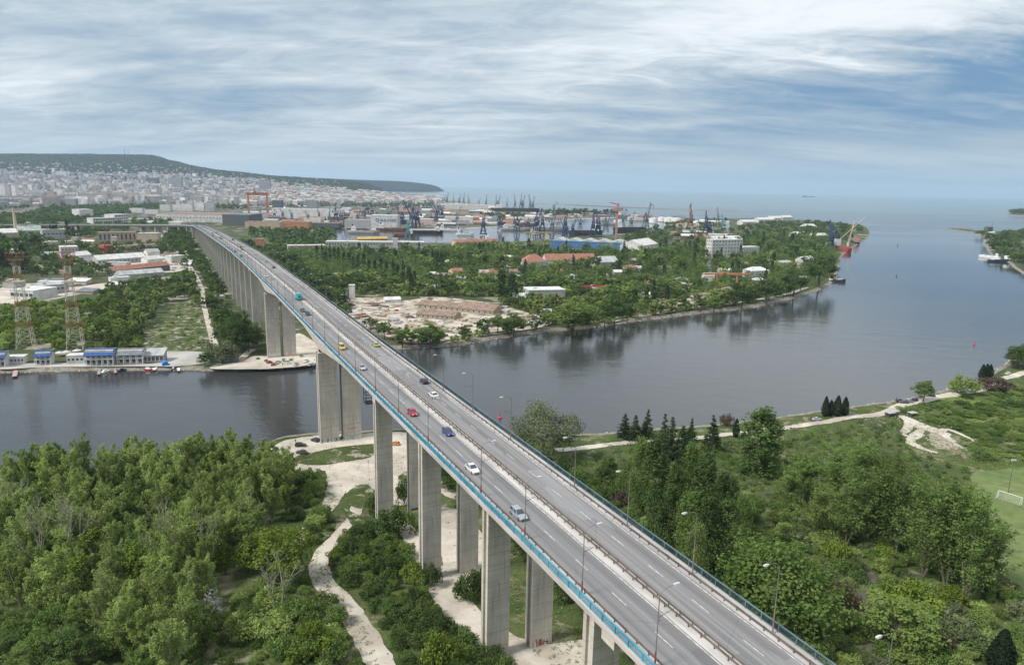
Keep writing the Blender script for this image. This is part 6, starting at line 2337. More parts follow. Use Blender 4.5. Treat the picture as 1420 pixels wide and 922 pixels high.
species('far_bush_bright', t_shrub, L_YEL, 2, one=True, size=.7, k=18, per=18)
species('far_bush_green', t_shrub, L_GREEN, 3, one=True, size=.7, k=18, per=18)
MARK_P = [(*G(a, b), t) for a, b, t in ((420, 380, 'beside the bridge above the pale yard'), (560, 390, 'around the dark slim poplars'), (650, 400, 'near the small red roofed houses'), (720, 450, 'on the shore below the grey warehouse'), (640, 465, 'between the pale yard and the water'),
                                          (780, 390, 'in front of the long red roof'), (830, 400, 'right of the grey warehouse'), (870, 440, 'along the shore right of the great spreading tree'), (950, 400, 'around the brown yard'), (1010, 410, 'near the beige and orange yard gantry'), (1080, 405, 'on the shore near the tip'), (1110, 380, 'around the white pavilion'), (930, 375, 'before the six storey block'), (700, 370, 'left of the long red roof'))]
MARK_L = [(*G(a, b), t) for a, b, t in ((36, 470, 'around the left lattice mast'), (105, 470, 'around the right lattice mast'), (70, 480, 'between the two lattice masts'), (150, 484, 'behind the largest club house'), (20, 430, 'below the white glazed hall'), (170, 440, 'in the middle of the dark grove'),
                                          (230, 400, 'at the upper edge of the grove by the white track'), (200, 470, 'at the edge of the rough meadow'), (280, 380, 'where the white track begins'), (310, 430, 'between the white track and the pillars'), (330, 470, 'above the stony point'), (270, 335, 'left of the far bend of the bridge'),
                                          (200, 380, 'near the rusty red roof'), (100, 350, 'near the pinkish workshop'), (170, 340, 'near the tan factory'), (20, 335, 'below the tall chimney'), (40, 385, 'behind the white glazed hall'), (60, 312, 'beyond the chimney before the town'), (180, 310, 'near the white office row before the town'))]
# left bank, nearest first
n = []
n.append(scatter(gp([(-20, 484), (130, 484), (196, 482), (188, 446), (150, 414), (96, 424), (40, 420), (-20, 436)]), 4.6, far_tree(['far_bush_bright', 'far_bush_bright', 'far_bush', 'far_bush_green'], 3.5, 6.5, '%s scrub bush %s', 'bushes around the lattice masts', 'mast_bush', (1.1, 1.6)), keep=ok, limit=260))
n.append(scatter(gp([(120, 474), (186, 484), (206, 452), (230, 424), (280, 410), (276, 386), (206, 392), (150, 406), (128, 436)]), 5.8, far_tree(['far_round_dark', 'far_round_green', 'far_round_dark', 'far_pale'], 7, 12, '%s grove tree %s', 'trees of the grove left of the white track', 'grove_tree'), keep=ok, limit=150))
n.append(scatter(gp([(-30, 398), (30, 388), (150, 388), (262, 372), (256, 344), (200, 340), (120, 345), (60, 336), (-30, 340)]), 10.5, far_tree(['far_round_dark', 'far_round_green'], 8, 14, '%s yard tree %s', 'trees among the left works', 'yard_tree'), keep=ok, limit=260))
n.append(scatter(gp([(268, 430), (262, 352), (228, 338), (236, 322), (268, 320), (300, 340), (330, 372), (345, 410), (350, 450), (352, 484), (300, 488), (292, 440)]), 8.5, far_tree(['far_round_dark', 'far_round_green', 'far_round_dark'], 8, 15, '%s leafy tree %s', 'trees left of the far pillars', 'pillar_tree'), keep=lambda x, y: free(x, y) and not inside(YARDS[5], x, y), limit=190))
n.append(scatter(gp([(208, 482), (214, 456), (244, 428), (274, 420), (284, 446), (288, 478)]), 11, far_tree(['far_bush'], 1.2, 3.2, 'low bush dotted over the rough meadow left of the track', 'bushes in the rough meadow', 'meadow_bush', (1.2, 2)), limit=40))
n.append(scatter(gp([(-30, 336), (30, 330), (130, 330), (238, 318), (250, 306), (160, 306), (60, 300), (-30, 306)]), 16, far_tree(['far_round_dark', 'far_round_green'], 8, 15, '%s belt tree %s', 'trees of the belt before the town', 'belt_tree', (.9, 1.4)), keep=ok, limit=300))
for i, (x, b, t) in enumerate(((72, 331, 311), (77, 331, 310), (80, 331, 311), (94, 331, 303), (103, 331, 313), (110, 331, 312), (60, 327, 315), (34, 379, 336), (12, 376, 330), (6, 378, 336))):
    by_sight('far_poplar', x, b, t, 5 if i < 7 else 12, ('slim dark poplar in the row among the left works' if i < 7 else 'dark bulky poplar at the left edge'), 'tree', 'poplars of the left bank', 'poplar_tree', south=False)
for a in ((10, 378, 326, 34), (50, 352, 322, 26), (26, 345, 327, 30), (274, 505, 488, 0)):
    if a[3]:
        by_sight('far_round_dark', *a, 'large dark tree at the left edge below the chimney', 'tree', 'large dark trees below the chimney', 'broad_tree', south=False)
by_sight('round_dark', 285, 508, 488, 17, 'round dark bush at the water edge beside the stony point', 'bush', south=False)
by_sight('shrub_silver', 306, 500, 470, 44, 'pale green willow at the end of the white track', 'tree', name='willow_tree', south=False)
for a in ((330, 490, 440, 36), (345, 488, 450, 34), (318, 486, 448, 30), (352, 480, 446, 26), (336, 470, 428, 28)):
    by_sight('round_dark', *a, 'big dark tree left of the first pillars beyond the channel', 'tree', 'big trees on the stony point', 'broad_tree', south=False)
scatter(gp([(352, 497), (372, 501), (404, 498), (420, 494), (404, 500), (380, 505)]), 3, far_tree(['far_bush'], .8, 1.8, 'low weed bush at the foot of the far river pier', 'weeds at the far river pier', 'weed_bush', (1.2, 2)), limit=30)

# peninsula
pen = [(372, 352), (400, 352), (480, 350), (600, 351), (640, 342), (720, 342), (764, 350), (900, 352), (960, 342), (985, 334), (1060, 326), (1120, 322), (1150, 332), (1160, 352), (1156, 374), (1140, 394), (1112, 404), (1080, 413),
       (1030, 422), (960, 432), (900, 438), (860, 444), (800, 452), (740, 458), (690, 464), (640, 474), (590, 480), (560, 476), (600, 472), (690, 456), (715, 440), (690, 412), (520, 410), (470, 408), (430, 385)]
PENP = gp(pen)
n.append(scatter_many(PENP, 10.5, far_tree(['far_round_green', 'far_round_dark', 'far_round_dark', 'far_pale'], 8, 15, '%s broad tree %s', 'trees of the peninsula woods', 'peninsula_tree', (.9, 1.35)), 298, 'peninsula_woods', [L_GREEN, L_DARK, L_OLIVE, L_GREEN, L_DARK], 10, 16, 1.5, keep=ok, per=44))
n.append(scatter_many(PENP, 9.0, far_tree(['far_bush', 'far_round_green', 'far_bush'], 4, 8, '%s low bush %s', 'bushes of the peninsula', 'peninsula_bush', (1.1, 1.6)), 298, 'peninsula_bushes', [L_PALE, L_GREEN, L_OLIVE], 4, 7, 1.1, keep=lambda x, y: ok(x, y) and y < 1250, per=16))
n.append(scatter(gp([(862, 330), (900, 322), (935, 312), (990, 306), (1010, 320), (990, 334), (960, 342), (900, 350), (870, 346)]), 15, far_tree(['far_round_dark', 'far_round_green', 'far_round_dark'], 9, 17, 'dark tree in the green strip behind the long blue factory', 'trees behind the blue factory', 'strip_tree', (.9, 1.3)), keep=ok, limit=150))
n.append(scatter(gp([(292, 334), (330, 338), (385, 352), (440, 385), (476, 410), (500, 446), (536, 468), (566, 478), (548, 482), (470, 430), (400, 385), (340, 352), (296, 340)]), 9, far_tree(['far_round_dark', 'far_round_green', 'far_poplar'], 7, 15, 'green tree standing right beside the far part of the bridge', 'trees beside the right side of the bridge', 'roadside_tree', (.8, 1.2)), keep=ok, limit=200))
FARP = gp([(470, 352), (600, 352), (700, 345), (764, 352), (900, 353), (960, 343), (1060, 328), (1130, 330), (1150, 350), (1120, 378), (1000, 385), (900, 390), (760, 388), (620, 386), (520, 374)])
n.append(scatter(FARP, 27, far_tree(['far_round_dark', 'far_pale', 'far_round_green'], 14, 21, '%s tall tree rising out of the woods %s', 'tall trees of the peninsula', 'tall_tree', (.7, 1.0)), keep=ok, limit=240))
n.append(scatter(FARP, 48, far_tree(['far_poplar'], 18, 27, 'slim dark poplar rising out of the far peninsula woods', 'far poplars of the peninsula', 'poplar_tree', (.22, .3)), keep=ok, limit=60))
POP = [(458, 366), (464, 366), (470, 368), (477, 370), (484, 372), (490, 376), (497, 374), (505, 378), (512, 380), (520, 384), (528, 382), (536, 386), (545, 388), (552, 392), (559, 394), (566, 396), (566, 398), (568, 402), (693, 416), (697, 418), (708, 420), (712, 424),
       (447, 364), (440, 362), (452, 372), (600, 372), (612, 374), (726, 358), (950, 350), (956, 350), (962, 348), (1000, 352), (1006, 354), (880, 432), (896, 428), (905, 424), (924, 428), (1014, 388), (1060, 404), (1090, 402), (570, 410), (575, 406)]
for i, (x, b) in enumerate(POP):
    gx, gy = G(x, b)
    big = i in (18, 19, 20, 21)
    plant('far_poplar', gx, gy, rnd.uniform(19, 27) if not big else 30, 'one of the pair of dark poplars left of the grey warehouse' if big else 'dark slim poplar standing above the peninsula woods', 'tree', 'dark poplars left of the warehouse' if big else 'dark poplars of the peninsula', 'poplar_tree', 2.0, wide=5.0 if not big else 8)
for a in ((795, 462, 416, 84, 'round_green', 'great spreading tree on the shore below the grey warehouse'), (852, 452, 406, 34, 'round_dark', 'dark tall tree on the shore right of the great spreading one'), (838, 455, 420, 26, 'round_dark', 'dark tree beside the great spreading shore tree'),
          (870, 446, 422, 22, 'round_dark', 'low dark tree overhanging the shore'), (596, 480, 446, 44, 'round_green', 'green tree on the shore beside the bridge railing'), (712, 466, 432, 40, 'round_green', 'leafy tree by the shore below the dark poplars'),
          (1028, 428, 392, 34, 'round_dark', 'dark tree by the shore near the point'), (1062, 420, 384, 40, 'round_dark', 'wide dark tree on the shore near the white pavilion'), (1100, 410, 372, 36, 'round_dark', 'tall dark tree near the tip of the shore'),
          (1135, 398, 352, 40, 'round_dark', 'big dark tree right on the tip'), (990, 432, 408, 26, 'round_green', 'round tree near the shore track'), (690, 462, 436, 30, 'round_green', 'bushy tree left of the leafy shore tree')):
    by_sight(a[4], *a[:4], a[5], 'tree', None, 'shore_tree', south=False)
# the wooded tip and the right hand bank
n.append(scatter(gp([(1000, 322), (1060, 312), (1130, 310), (1190, 316), (1196, 326), (1170, 340), (1148, 338), (1120, 326), (1060, 330)]), 17, far_tree(['far_round_dark', 'far_round_dark', 'far_round_green'], 11, 18, 'dark tree on the wooded tip of the peninsula', 'trees on the wooded tip', 'tip_tree', (.8, 1.2)), keep=ok, limit=170))
n.append(scatter(gp([(1376, 340), (1392, 326), (1430, 322), (1460, 328), (1440, 382), (1412, 372), (1396, 360), (1382, 354)]), 12, far_tree(['far_round_dark', 'far_round_green'], 10, 19, 'dark tree on the wooded right hand bank', 'trees on the right hand bank', 'bank_tree', (.9, 1.3)), keep=ok, limit=170))
n.append(scatter(gp([(1400, 297), (1420, 299), (1440, 298), (1430, 295), (1410, 295)]), 24, far_tree(['far_round_dark'], 22, 34, 'dark tree on the far wooded headland', 'trees on the far headland', 'headland_tree', (1, 1.4)), limit=60))
for a in ((1372, 336, 322, 18), (1362, 327, 319, 14), (1385, 350, 330, 26)):
    by_sight('far_round_dark', *a, 'dark tree beside the tower house on the right hand bank', 'tree', 'trees by the tower house', 'broad_tree', south=False)
n.append(scatter(gp([(738, 302), (800, 301), (856, 299), (850, 296), (760, 296)]), 26, far_tree(['far_round_dark', 'far_poplar'], 14, 26, 'dark tree in the clump on the inner harbour mole', 'trees on the inner mole', 'mole_tree', (.6, .9)), limit=60))
n.append(scatter(gp([(690, 305), (740, 302), (700, 297), (660, 300)]), 30, far_tree(['far_round_dark'], 10, 18, 'dark tree by the bulk carrier on the harbour land', 'trees on the harbour land', 'harbour_tree', (.8, 1.2)), limit=40))


# masses of trees through the town, too many to tell apart
def town_trees():
    c, r = [], []

    def put(px_, py_, s):
        g = GC(px_, py_)
        if g is None:
            return
        c.append((g[0], g[1], hc(*g) + s * .45)); r.append(s)
    for poly, k, s0, s1 in (([(28, 302), (60, 290), (180, 285), (225, 284), (220, 292), (180, 297), (120, 303), (60, 306)], 620, 8, 15), ([(0, 316), (30, 312), (120, 308), (110, 300), (30, 300), (0, 296)], 260, 7, 12),
                            ([(85, 283), (110, 283), (112, 270), (90, 272)], 60, 9, 14), ([(-20, 290), (0, 292), (40, 290), (40, 284), (0, 286)], 60, 9, 14), ([(300, 290), (345, 292), (345, 286), (300, 284)], 60, 8, 12),
                            ([(345, 330), (470, 332), (460, 318), (400, 316), (345, 316)], 260, 5, 11), ([(385, 350), (460, 352), (460, 336), (370, 330)], 160, 6, 12)):
        xs, ys = [p[0] for p in poly], [p[1] for p in poly]
        i = 0
        while i < k:
            a, b = rnd.uniform(min(xs), max(xs)), rnd.uniform(min(ys), max(ys))
            if inside(poly, a, b):
                i += 1
                g = GC(a, b)
                if g and (g[1] > 2400 or ok(*g)):
                    put(a, b, rnd.uniform(s0, s1))
    for _ in range(2300):
        a = rnd.uniform(-30, 600)
        top = np.interp(a, [0, 230, 330, 420, 500, 612], [240, 242, 246, 258, 268, 278])
        put(a, top + (288 - top) * rnd.random(), rnd.uniform(6, 13))
    for _ in range(2600):
        a = rnd.uniform(-30, 500)
        top = np.interp(a, [0, 210, 240, 300, 370, 440, 480, 500], [215, 216.5, 227, 237, 245, 250, 252.5, 255])
        put(a, top + rnd.random() * (12 if a > 240 else 22), rnd.uniform(9, 18))
    c_, r_ = np.array(c), np.array(r) * .55
    P = clumps(c_, r_, 16, 6.5, .5, .7)
    me = leaves(P[0], P[1], P[2] * np.repeat(r_, 16) / 6.0, P[3], 'town_woods', [L_DARK])
    tag(link('town_woods', me), kind='stuff')


town_trees()
print('far counts', n)


def works_clutter():
    polys = [gp([(60, 372), (258, 350), (256, 378), (150, 392), (60, 388)]), gp([(0, 336), (240, 320), (250, 346), (0, 356)]), gp([(0, 394), (180, 388), (150, 404), (0, 420)]), gp([(0, 326), (210, 316), (215, 308), (0, 312)])]
    spots = []
    for k in range(170):
        p = polys[k % 4]
        xs, ys = [a[0] for a in p], [a[1] for a in p]
        x, y = rnd.uniform(min(xs), max(xs)), rnd.uniform(min(ys), max(ys))
        if not inside(p, x, y) or not free(x, y, 9, 10) or any(abs(x - a) < 22 and abs(y - b) < 18 for a, b in spots):
            continue
        spots.append((x, y))
        ci = rnd.randrange(5)
        wl = [WGREY, WGREY, WTAN, WWHITE, WPINK][ci]
        cn = ['grey', 'grey', 'tan', 'white', 'pinkish'][ci]
        house('yard_shed', cn + ' yard shed among the works of the left bank', 'shed', ((x, y),), ((x + rnd.uniform(9, 26), y + rnd.uniform(-2, 2)),), 0, rnd.uniform(7, 13), wl, rnd.choice([RGREY, RPALE, RBROWN, RTILE, RSLATE]), rnd.choice(['gable', 'flat', 'shed']), hgt=rnd.uniform(3.5, 6.5), group=cn + ' yard sheds of the left bank')


works_clutter()
# ------------------------------------------------------------------ vehicles
def paint(name, c):
    if name not in MATS:
        m = bpy.data.materials.new(name)
        m.use_nodes = True
        T = NT(m.node_tree)
        tc = T.n('ShaderNodeTexCoord').outputs['Object']
        cc = T.mix(T.ramp(T.noise(tc, 1.1, 4.0), .4, .7), c, tuple(v * .86 + .01 for v in c))
        p = T.n('ShaderNodeBsdfPrincipled', {'Base Color': cc, 'Roughness': .32, 'Specular IOR Level': .5, 'Coat Weight': .4, 'Coat Roughness': .1})
        T.n('ShaderNodeOutputMaterial', {'Surface': p})
        MATS[name] = m
    return MATS[name]


TYRE = mat('tyre_rubber', (.018, .018, .02), scale=4)
RIM = mat('wheel_rim', (.35, .35, .36), scale=4, metal=.6, rough=.4)
LAMPW, LAMPR = mat('head_light_glass', (.75, .76, .78), rough=.2), mat('tail_light_red', (.40, .02, .02), rough=.3)


def make_car(kind, pm):
    o = empty('car', (0, 0, 0))
    hw = .9
    if kind == 'van':
        sec = [(2.35, .72, .75), (2.25, .9, 1.0), (1.55, 1, 1.12), (1.2, 1, 1.15), (-2.3, 1, 1.15), (-2.4, .96, 1.1)]
        cab = ((-2.32, 1.45), (-2.2, .75), 1.14, 2.0)
    elif kind == 'wagon':
        sec = [(2.3, .7, .62), (2.15, .9, .74), (1.1, 1, .92), (.6, 1, .96), (-2.1, 1, .98), (-2.3, .9, .86)]
        cab = ((-2.2, 1.0), (-1.85, .2), .95, 1.5)
    elif kind == 'sedan':
        sec = [(2.3, .7, .60), (2.12, .9, .72), (1.0, 1, .88), (.5, 1, .92), (-1.5, 1, .95), (-2.1, .95, .92), (-2.3, .82, .80)]
        cab = ((-1.7, .85), (-1.1, .05), .90, 1.42)
    else:
        sec = [(2.05, .7, .62), (1.9, .9, .74), (.95, 1, .92), (.5, 1, .96), (-1.6, 1, .98), (-2.0, .92, .84)]
        cab = ((-1.85, .9), (-1.35, .15), .94, 1.48)
    mb = MB().loft([[(x, -hw * k * .93, .2), (x, hw * k * .93, .2), (x, hw * k, .48), (x, hw * k * .95, zt), (x, -hw * k * .95, zt), (x, -hw * k, .48)] for x, k, zt in sec])
    mb.build('body', pm, o)
    (b0, b1), (t0, t1), z0, z1 = cab
    A = [(b0, -hw * .93, z0), (b1, -hw * .93, z0), (b1, hw * .93, z0), (b0, hw * .93, z0)]
    B = [(t0, -hw * .74, z1), (t1, -hw * .74, z1), (t1, hw * .74, z1), (t0, hw * .74, z1)]
    MB().loft([A, B]).build('window', GLASS, o)
    r = MB().loft([[(x * 1.03, y * 1.03, z - .03) for x, y, z in B], [(x * .9 + .02, y * .86, z + .06) for x, y, z in B]])
    for (p, q) in zip(A, B):
        r.bar((p[0], p[1] * 1.005, p[2]), (q[0], q[1] * 1.01, q[2]), .09)
    m0, m1 = [(A[0][c] + A[1][c]) / 2 for c in range(3)], [(B[0][c] + B[1][c]) / 2 for c in range(3)]
    for e in (1, -1):
        r.bar((m0[0], e * m0[1] * 1.01, m0[2]), (m1[0], e * m1[1] * 1.02, m1[2]), .11)
    r.build('roof', pm, o)
    xf, xr = sec[0][0] - .75, sec[-1][0] + .75
    for x in (xf, xr):
        for e in (-1, 1):
            w_ = MB().tube((x, e * hw * .80, .32), (x, e * hw * 1.02, .32), .32, n=12).build('wheel', TYRE, o)
            MB().tube((x, e * hw * 1.0, .32), (x, e * hw * 1.035, .32), .2, n=8).build('rim', RIM, w_)
    zf = sec[1][2] - .10
    for e in (-1, 1):
        MB().box(sec[1][0] - .12, sec[0][0] + .01, e * hw * .62 - .16, e * hw * .62 + .16, zf - .13, zf + .05).build('headlight', LAMPW, o)
        MB().box(sec[-1][0] - .02, sec[-1][0] + .1, e * hw * .70 - .14, e * hw * .70 + .14, sec[-1][2] - .22, sec[-1][2] - .02).build('tail_light', LAMPR, o)
    MB().box(sec[0][0] - .2, sec[0][0] + .03, -.55, .55, .28, .42).build('grille', DARK, o)
    return o


def on_deck(px, py):
    z = 50.0
    for _ in range(20):
        x, y = G(px, py, z)
        z = zdeck(x * DX + y * DY)
    return x, y, z


PCOL = {'white': (.72, .72, .71), 'silver': (.42, .44, .46), 'grey_blue': (.30, .34, .38), 'red': (.42, .022, .045), 'blue': (.025, .045, .20), 'navy': (.012, .020, .07), 'yellow': (.68, .52, .05),
        'black': (.015, .015, .018), 'dark_grey': (.06, .062, .07), 'turquoise': (.03, .38, .42), 'lime': (.42, .46, .10), 'orange': (.60, .26, .04)}
CARS = [  # px, py of the middle of the foot, kind, paint, facing us?, label
    (474, 484, 'van', 'yellow', True, 'yellow taxi van coming down the left carriageway'),
    (502, 512, 'sedan', 'silver', True, 'silver saloon behind the pinkish red car on the left carriageway'),
    (572, 575, 'hatch', 'red', True, 'bright pinkish red hatchback on the left carriageway'),
    (621, 602, 'hatch', 'blue', True, 'blue hatchback beside the median on the left carriageway'),
    (655, 653, 'sedan', 'white', True, 'white saloon nearest the median on the left carriageway'),
    (719, 716, 'wagon', 'grey_blue', True, 'silver grey estate car nearest to us on the left carriageway'),
    (427, 437, 'hatch', 'black', True, 'small dark car just below the dark blue grey one on the left carriageway'),
    (420, 432, 'sedan', 'dark_grey', True, 'dark saloon following the turquoise truck'),
    (521, 480, 'sedan', 'lime', False, 'yellow and dark car driving away on the right carriageway'),
    (588, 531, 'hatch', 'navy', False, 'dark navy hatchback driving away near the right guard rail'),
    (601, 550, 'sedan', 'white', False, 'white saloon driving away on the right carriageway'),
    (380, 372, 'sedan', 'black', False, 'black car far up the right carriageway'),
    (369, 364, 'wagon', 'silver', False, 'silver estate far up the right carriageway'),
    (352, 353, 'sedan', 'white', False, 'white saloon far up the right carriageway'),
    (369, 384, 'sedan', 'white', True, 'white car far up the left carriageway beyond the turquoise truck'),
    (335, 356, 'hatch', 'dark_grey', True, 'dark grey car beyond the far white one on the left carriageway'),
    (326, 350, 'hatch', 'black', True, 'black car trailing the white van far away'),
    (316, 342, 'van', 'white', True, 'white van far up the left carriageway'),
    (336, 347, 'sedan', 'black', False, 'black saloon followed by another dark car far away'),
    (334, 343.5, 'sedan', 'dark_grey', False, 'dark grey saloon ahead of the black one far away'),
    (320, 345, 'sedan', 'silver', True, 'silver car right behind the far white van')]
protos = {}
for x, y, kd, pc, us, lab in CARS:
    X_, Y_, Z_ = on_deck(x, y)
    k = (kd, pc)
    if k not in protos:
        protos[k] = make_car(kd, paint('paint_' + pc, PCOL[pc]))
        o = protos[k]
    else:
        o = copy_tree(protos[k])
    s = X_ * DX + Y_ * DY
    o.location = (X_, Y_, Z_ + .025)
    o.rotation_euler = (0, math.atan((zdeck(s + 2) - zdeck(s - 2)) / 4) * (1 if us else -1), math.atan2(DY, DX) + (math.pi if us else 0))
    tag(o, lab, 'car', 'cars on the bridge')
# queue of cars at the far end
for i in range(34):
    s = rnd.uniform(700, 1420)
    us = rnd.random() < .6
    off = rnd.choice([-6.8, -3.0]) if us else rnd.choice([3.0, 6.7])
    o = copy_tree(protos[rnd.choice([('sedan', 'white'), ('sedan', 'white'), ('van', 'white'), ('sedan', 'silver'), ('hatch', 'black'), ('hatch', 'red'), ('sedan', 'dark_grey')])])
    v = bw_(off, s, .03)
    o.location = v
    o.rotation_euler = (0, 0, math.atan2(DY, DX) + (math.pi if us else 0))
    tag(o, 'tiny car in the traffic at the far end of the bridge', 'car', 'distant cars at the far end of the bridge')
# turquoise truck
X_, Y_, Z_ = on_deck(414.5, 416)
tr = empty('truck', (X_, Y_, Z_ + .03), math.atan2(DY, DX) + math.pi)
tag(tr, 'turquoise box truck on the left carriageway', 'truck')
TQ = paint('paint_turquoise', PCOL['turquoise'])
MB().box(-3.6, 1.1, -1.15, 1.15, .8, 3.3).build('cargo_box', TQ, tr)
MB().loft([[(1.2, -1.1, .5), (2.9, -1.1, .5), (2.9, 1.1, .5), (1.2, 1.1, .5)], [(1.2, -1.1, 1.6), (2.9, -1.1, 1.6), (2.9, 1.1, 1.6), (1.2, 1.1, 1.6)], [(1.2, -1.0, 2.7), (2.5, -1.0, 2.7), (2.5, 1.0, 2.7), (1.2, 1.0, 2.7)]]).build('cab', TQ, tr)
MB().add([(2.93, -.95, 1.65), (2.93, .95, 1.65), (2.6, .9, 2.5), (2.6, -.9, 2.5)], [(0, 1, 2, 3)]).build('windscreen', GLASS, tr)
MB().box(-3.5, 2.8, -.5, .5, .45, .8).build('chassis', DARK, tr)
for x in (2.1, -2.3, -1.4):
    for e in (-1, 1):
        MB().tube((x, e * .85, .48), (x, e * 1.12, .48), .48, n=12).build('wheel', TYRE, tr)

# parked cars on the ground
PARK = [(381, 625, 'hatch', 'dark_grey', 80, 'dark grey car parked at the left end of the pale clearing'), (383, 634, 'hatch', 'black', 75, 'black car parked below the dark grey one at the clearing'),
        (417, 619, 'wagon', 'black', 10, 'black estate car parked at the water side of the clearing'), (437, 612, 'hatch', 'navy', 150, 'navy car parked against the foot of the river pillar'),
        (418, 629, 'sedan', 'dark_grey', 170, 'dark saloon parked inside the clearing below the black estate'), (548, 617, 'hatch', 'orange', 160, 'small orange yellow car beneath the bridge'),
        (572, 612, 'sedan', 'silver', 40, 'silver car half hidden under the bridge edge'), (1133, 583, 'sedan', 'silver', 10, 'silver car parked at the gravel road left of the four cypresses'),
        (1100, 597, 'hatch', 'silver', 30, 'grey blue car on the grass track below the gravel road'), (1247, 557, 'hatch', 'navy', 20, 'navy car in the group parked at the road bend'),
        (1253, 559, 'sedan', 'dark_grey', 170, 'dark saloon in the group parked at the road bend'), (1261, 558, 'hatch', 'grey_blue', 10, 'grey blue car in the group parked at the road bend'),
        (1269, 556, 'hatch', 'black', 30, 'black car in the group parked at the road bend'), (1325, 543, 'van', 'white', 10, 'white van parked by the far part of the gravel road'), (1346, 546, 'sedan', 'white', 25, 'white saloon parked beside the gravel road past the van'),
        (1398, 519, 'hatch', 'white', 30, 'white car on the farthest part of the gravel road'), (1291, 550, 'hatch', 'dark_grey', 160, 'dark car under the small round tree at the bend')]
for x, y, kd, pc, a, lab in PARK:
    X_, Y_ = GS(x, y)
    k = (kd, pc)
    if k not in protos:
        protos[k] = make_car(kd, paint('paint_' + pc, PCOL[pc]))
        o = protos[k]
    else:
        o = copy_tree(protos[k])
    o.location = (X_, Y_, hz(X_, Y_) + .24)
    o.rotation_euler = (0, 0, R(a))
    tag(o, lab, 'car', 'cars parked on the near bank')
for i, (x, y) in enumerate(((1265, 577), (1240, 575), (1234, 577))):
    X_, Y_ = GS(x, y)
    o = empty('fishing_shelter', (X_, Y_, hz(X_, Y_)), R(20))
    tag(o, ('grey flat shelter', 'pale tin shelter', 'small tin lean-to')[i] + ' beside the road bend above the stony patch', 'shelter')
    MB().box(-2.2, 2.2, -1.5, 1.5, 1.9, 2.1).build('roof', RGREY, o)
    for a in (-2, 2):
        for b in (-1.3, 1.3):
            MB().box(a - .08, a + .08, b - .08, b + .08, -.2, 1.9).build('post', GALV, o)
    MB().box(-2.1, 2.1, 1.2, 1.32, 0, 1.9).build('back_panel', WGREY, o)

# parked cars on the far bank yards
for i in range(30):
    if i < 9:
        px_, py_, lab, grp = rnd.uniform(372, 438), rnd.uniform(501, 507), 'small car parked on the stony point across the channel', 'cars parked on the stony point'
        if 372 < px_ < 416 and py_ < 502: py_ = 506
    elif i < 20:
        px_, py_, lab, grp = rnd.uniform(508, 640), rnd.uniform(418, 440), 'vehicle parked in the pale yard of the peninsula', 'vehicles in the pale yard'
        if not free(*G(px_, py_), 3, 6):
            continue
    else:
        px_, py_, lab, grp = rnd.uniform(100, 250), rnd.uniform(372, 400), 'small car parked among the works of the left bank', 'cars among the left works'
        if not free(*G(px_, py_), 3, 6):
            continue
    o = copy_tree(protos[rnd.choice([('sedan', 'white'), ('van', 'white'), ('sedan', 'silver'), ('hatch', 'red'), ('hatch', 'black')])])
    o.location = (*G(px_, py_), 2.1)
    o.rotation_euler = (0, 0, rnd.uniform(0, 6.28))
    tag(o, lab, 'car', grp)

# ------------------------------------------------------------------ buoys
def buoy(px, py, pyt, pm, label):
    x, y = G(px, py, 0)
    h = h_at(x, y, pyt, 0.0)
    o = empty('channel_buoy', (x, y, 0))
    o.scale = (h / 6.4,) * 3
    tag(o, label, 'buoy')
    MB().loft([[(r * math.cos(k * .524), r * math.sin(k * .524), z) for k in range(12)] for r, z in ((1.1, -.6), (1.5, .2), (1.5, 1.0), (1.0, 1.5))]).build('float', pm, o)
    mb = MB()
    for k in range(4):
        a = k * 1.571 + .78
        mb.bar((.9 * math.cos(a), .9 * math.sin(a), 1.4), (.35 * math.cos(a), .35 * math.sin(a), 4.4), .16)
    mb.tube((0, 0, 2.2), (0, 0, 3.6), .62, .5, 8)
    mb.build('cage', pm, o)
    MB().tube((0, 0, 4.4), (0, 0, 5.2), .32, n=8).build('lantern', pm, o)
    MB().loft([[(-.5, -.5, 5.3), (.5, -.5, 5.3), (.5, .5, 5.3), (-.5, .5, 5.3)], [(-.4, -.4, 6.4), (.4, -.4, 6.4), (.4, .4, 6.4), (-.4, .4, 6.4)]]).build('topmark', pm, o)


PINKRED = mat('buoy_red', (.62, .03, .12), rough=.4)
GREENB = mat('buoy_green', (.02, .06, .045), rough=.4)
buoy(693.5, 580, 570, PINKRED, 'bright pinkish red buoy close behind the right bridge railing')
buoy(1351, 478, 472.5, PINKRED, 'small red buoy far out in the channel on the right')
buoy(1138, 434.5, 430, GREENB, 'small dark buoy off the shore of the point')
buoy(1243, 384, 380.5, GREENB, 'tiny dark buoy in mid channel')
buoy(1245, 340.5, 337.5, GREENB, 'tiniest dark buoy in the channel beyond the red ship')

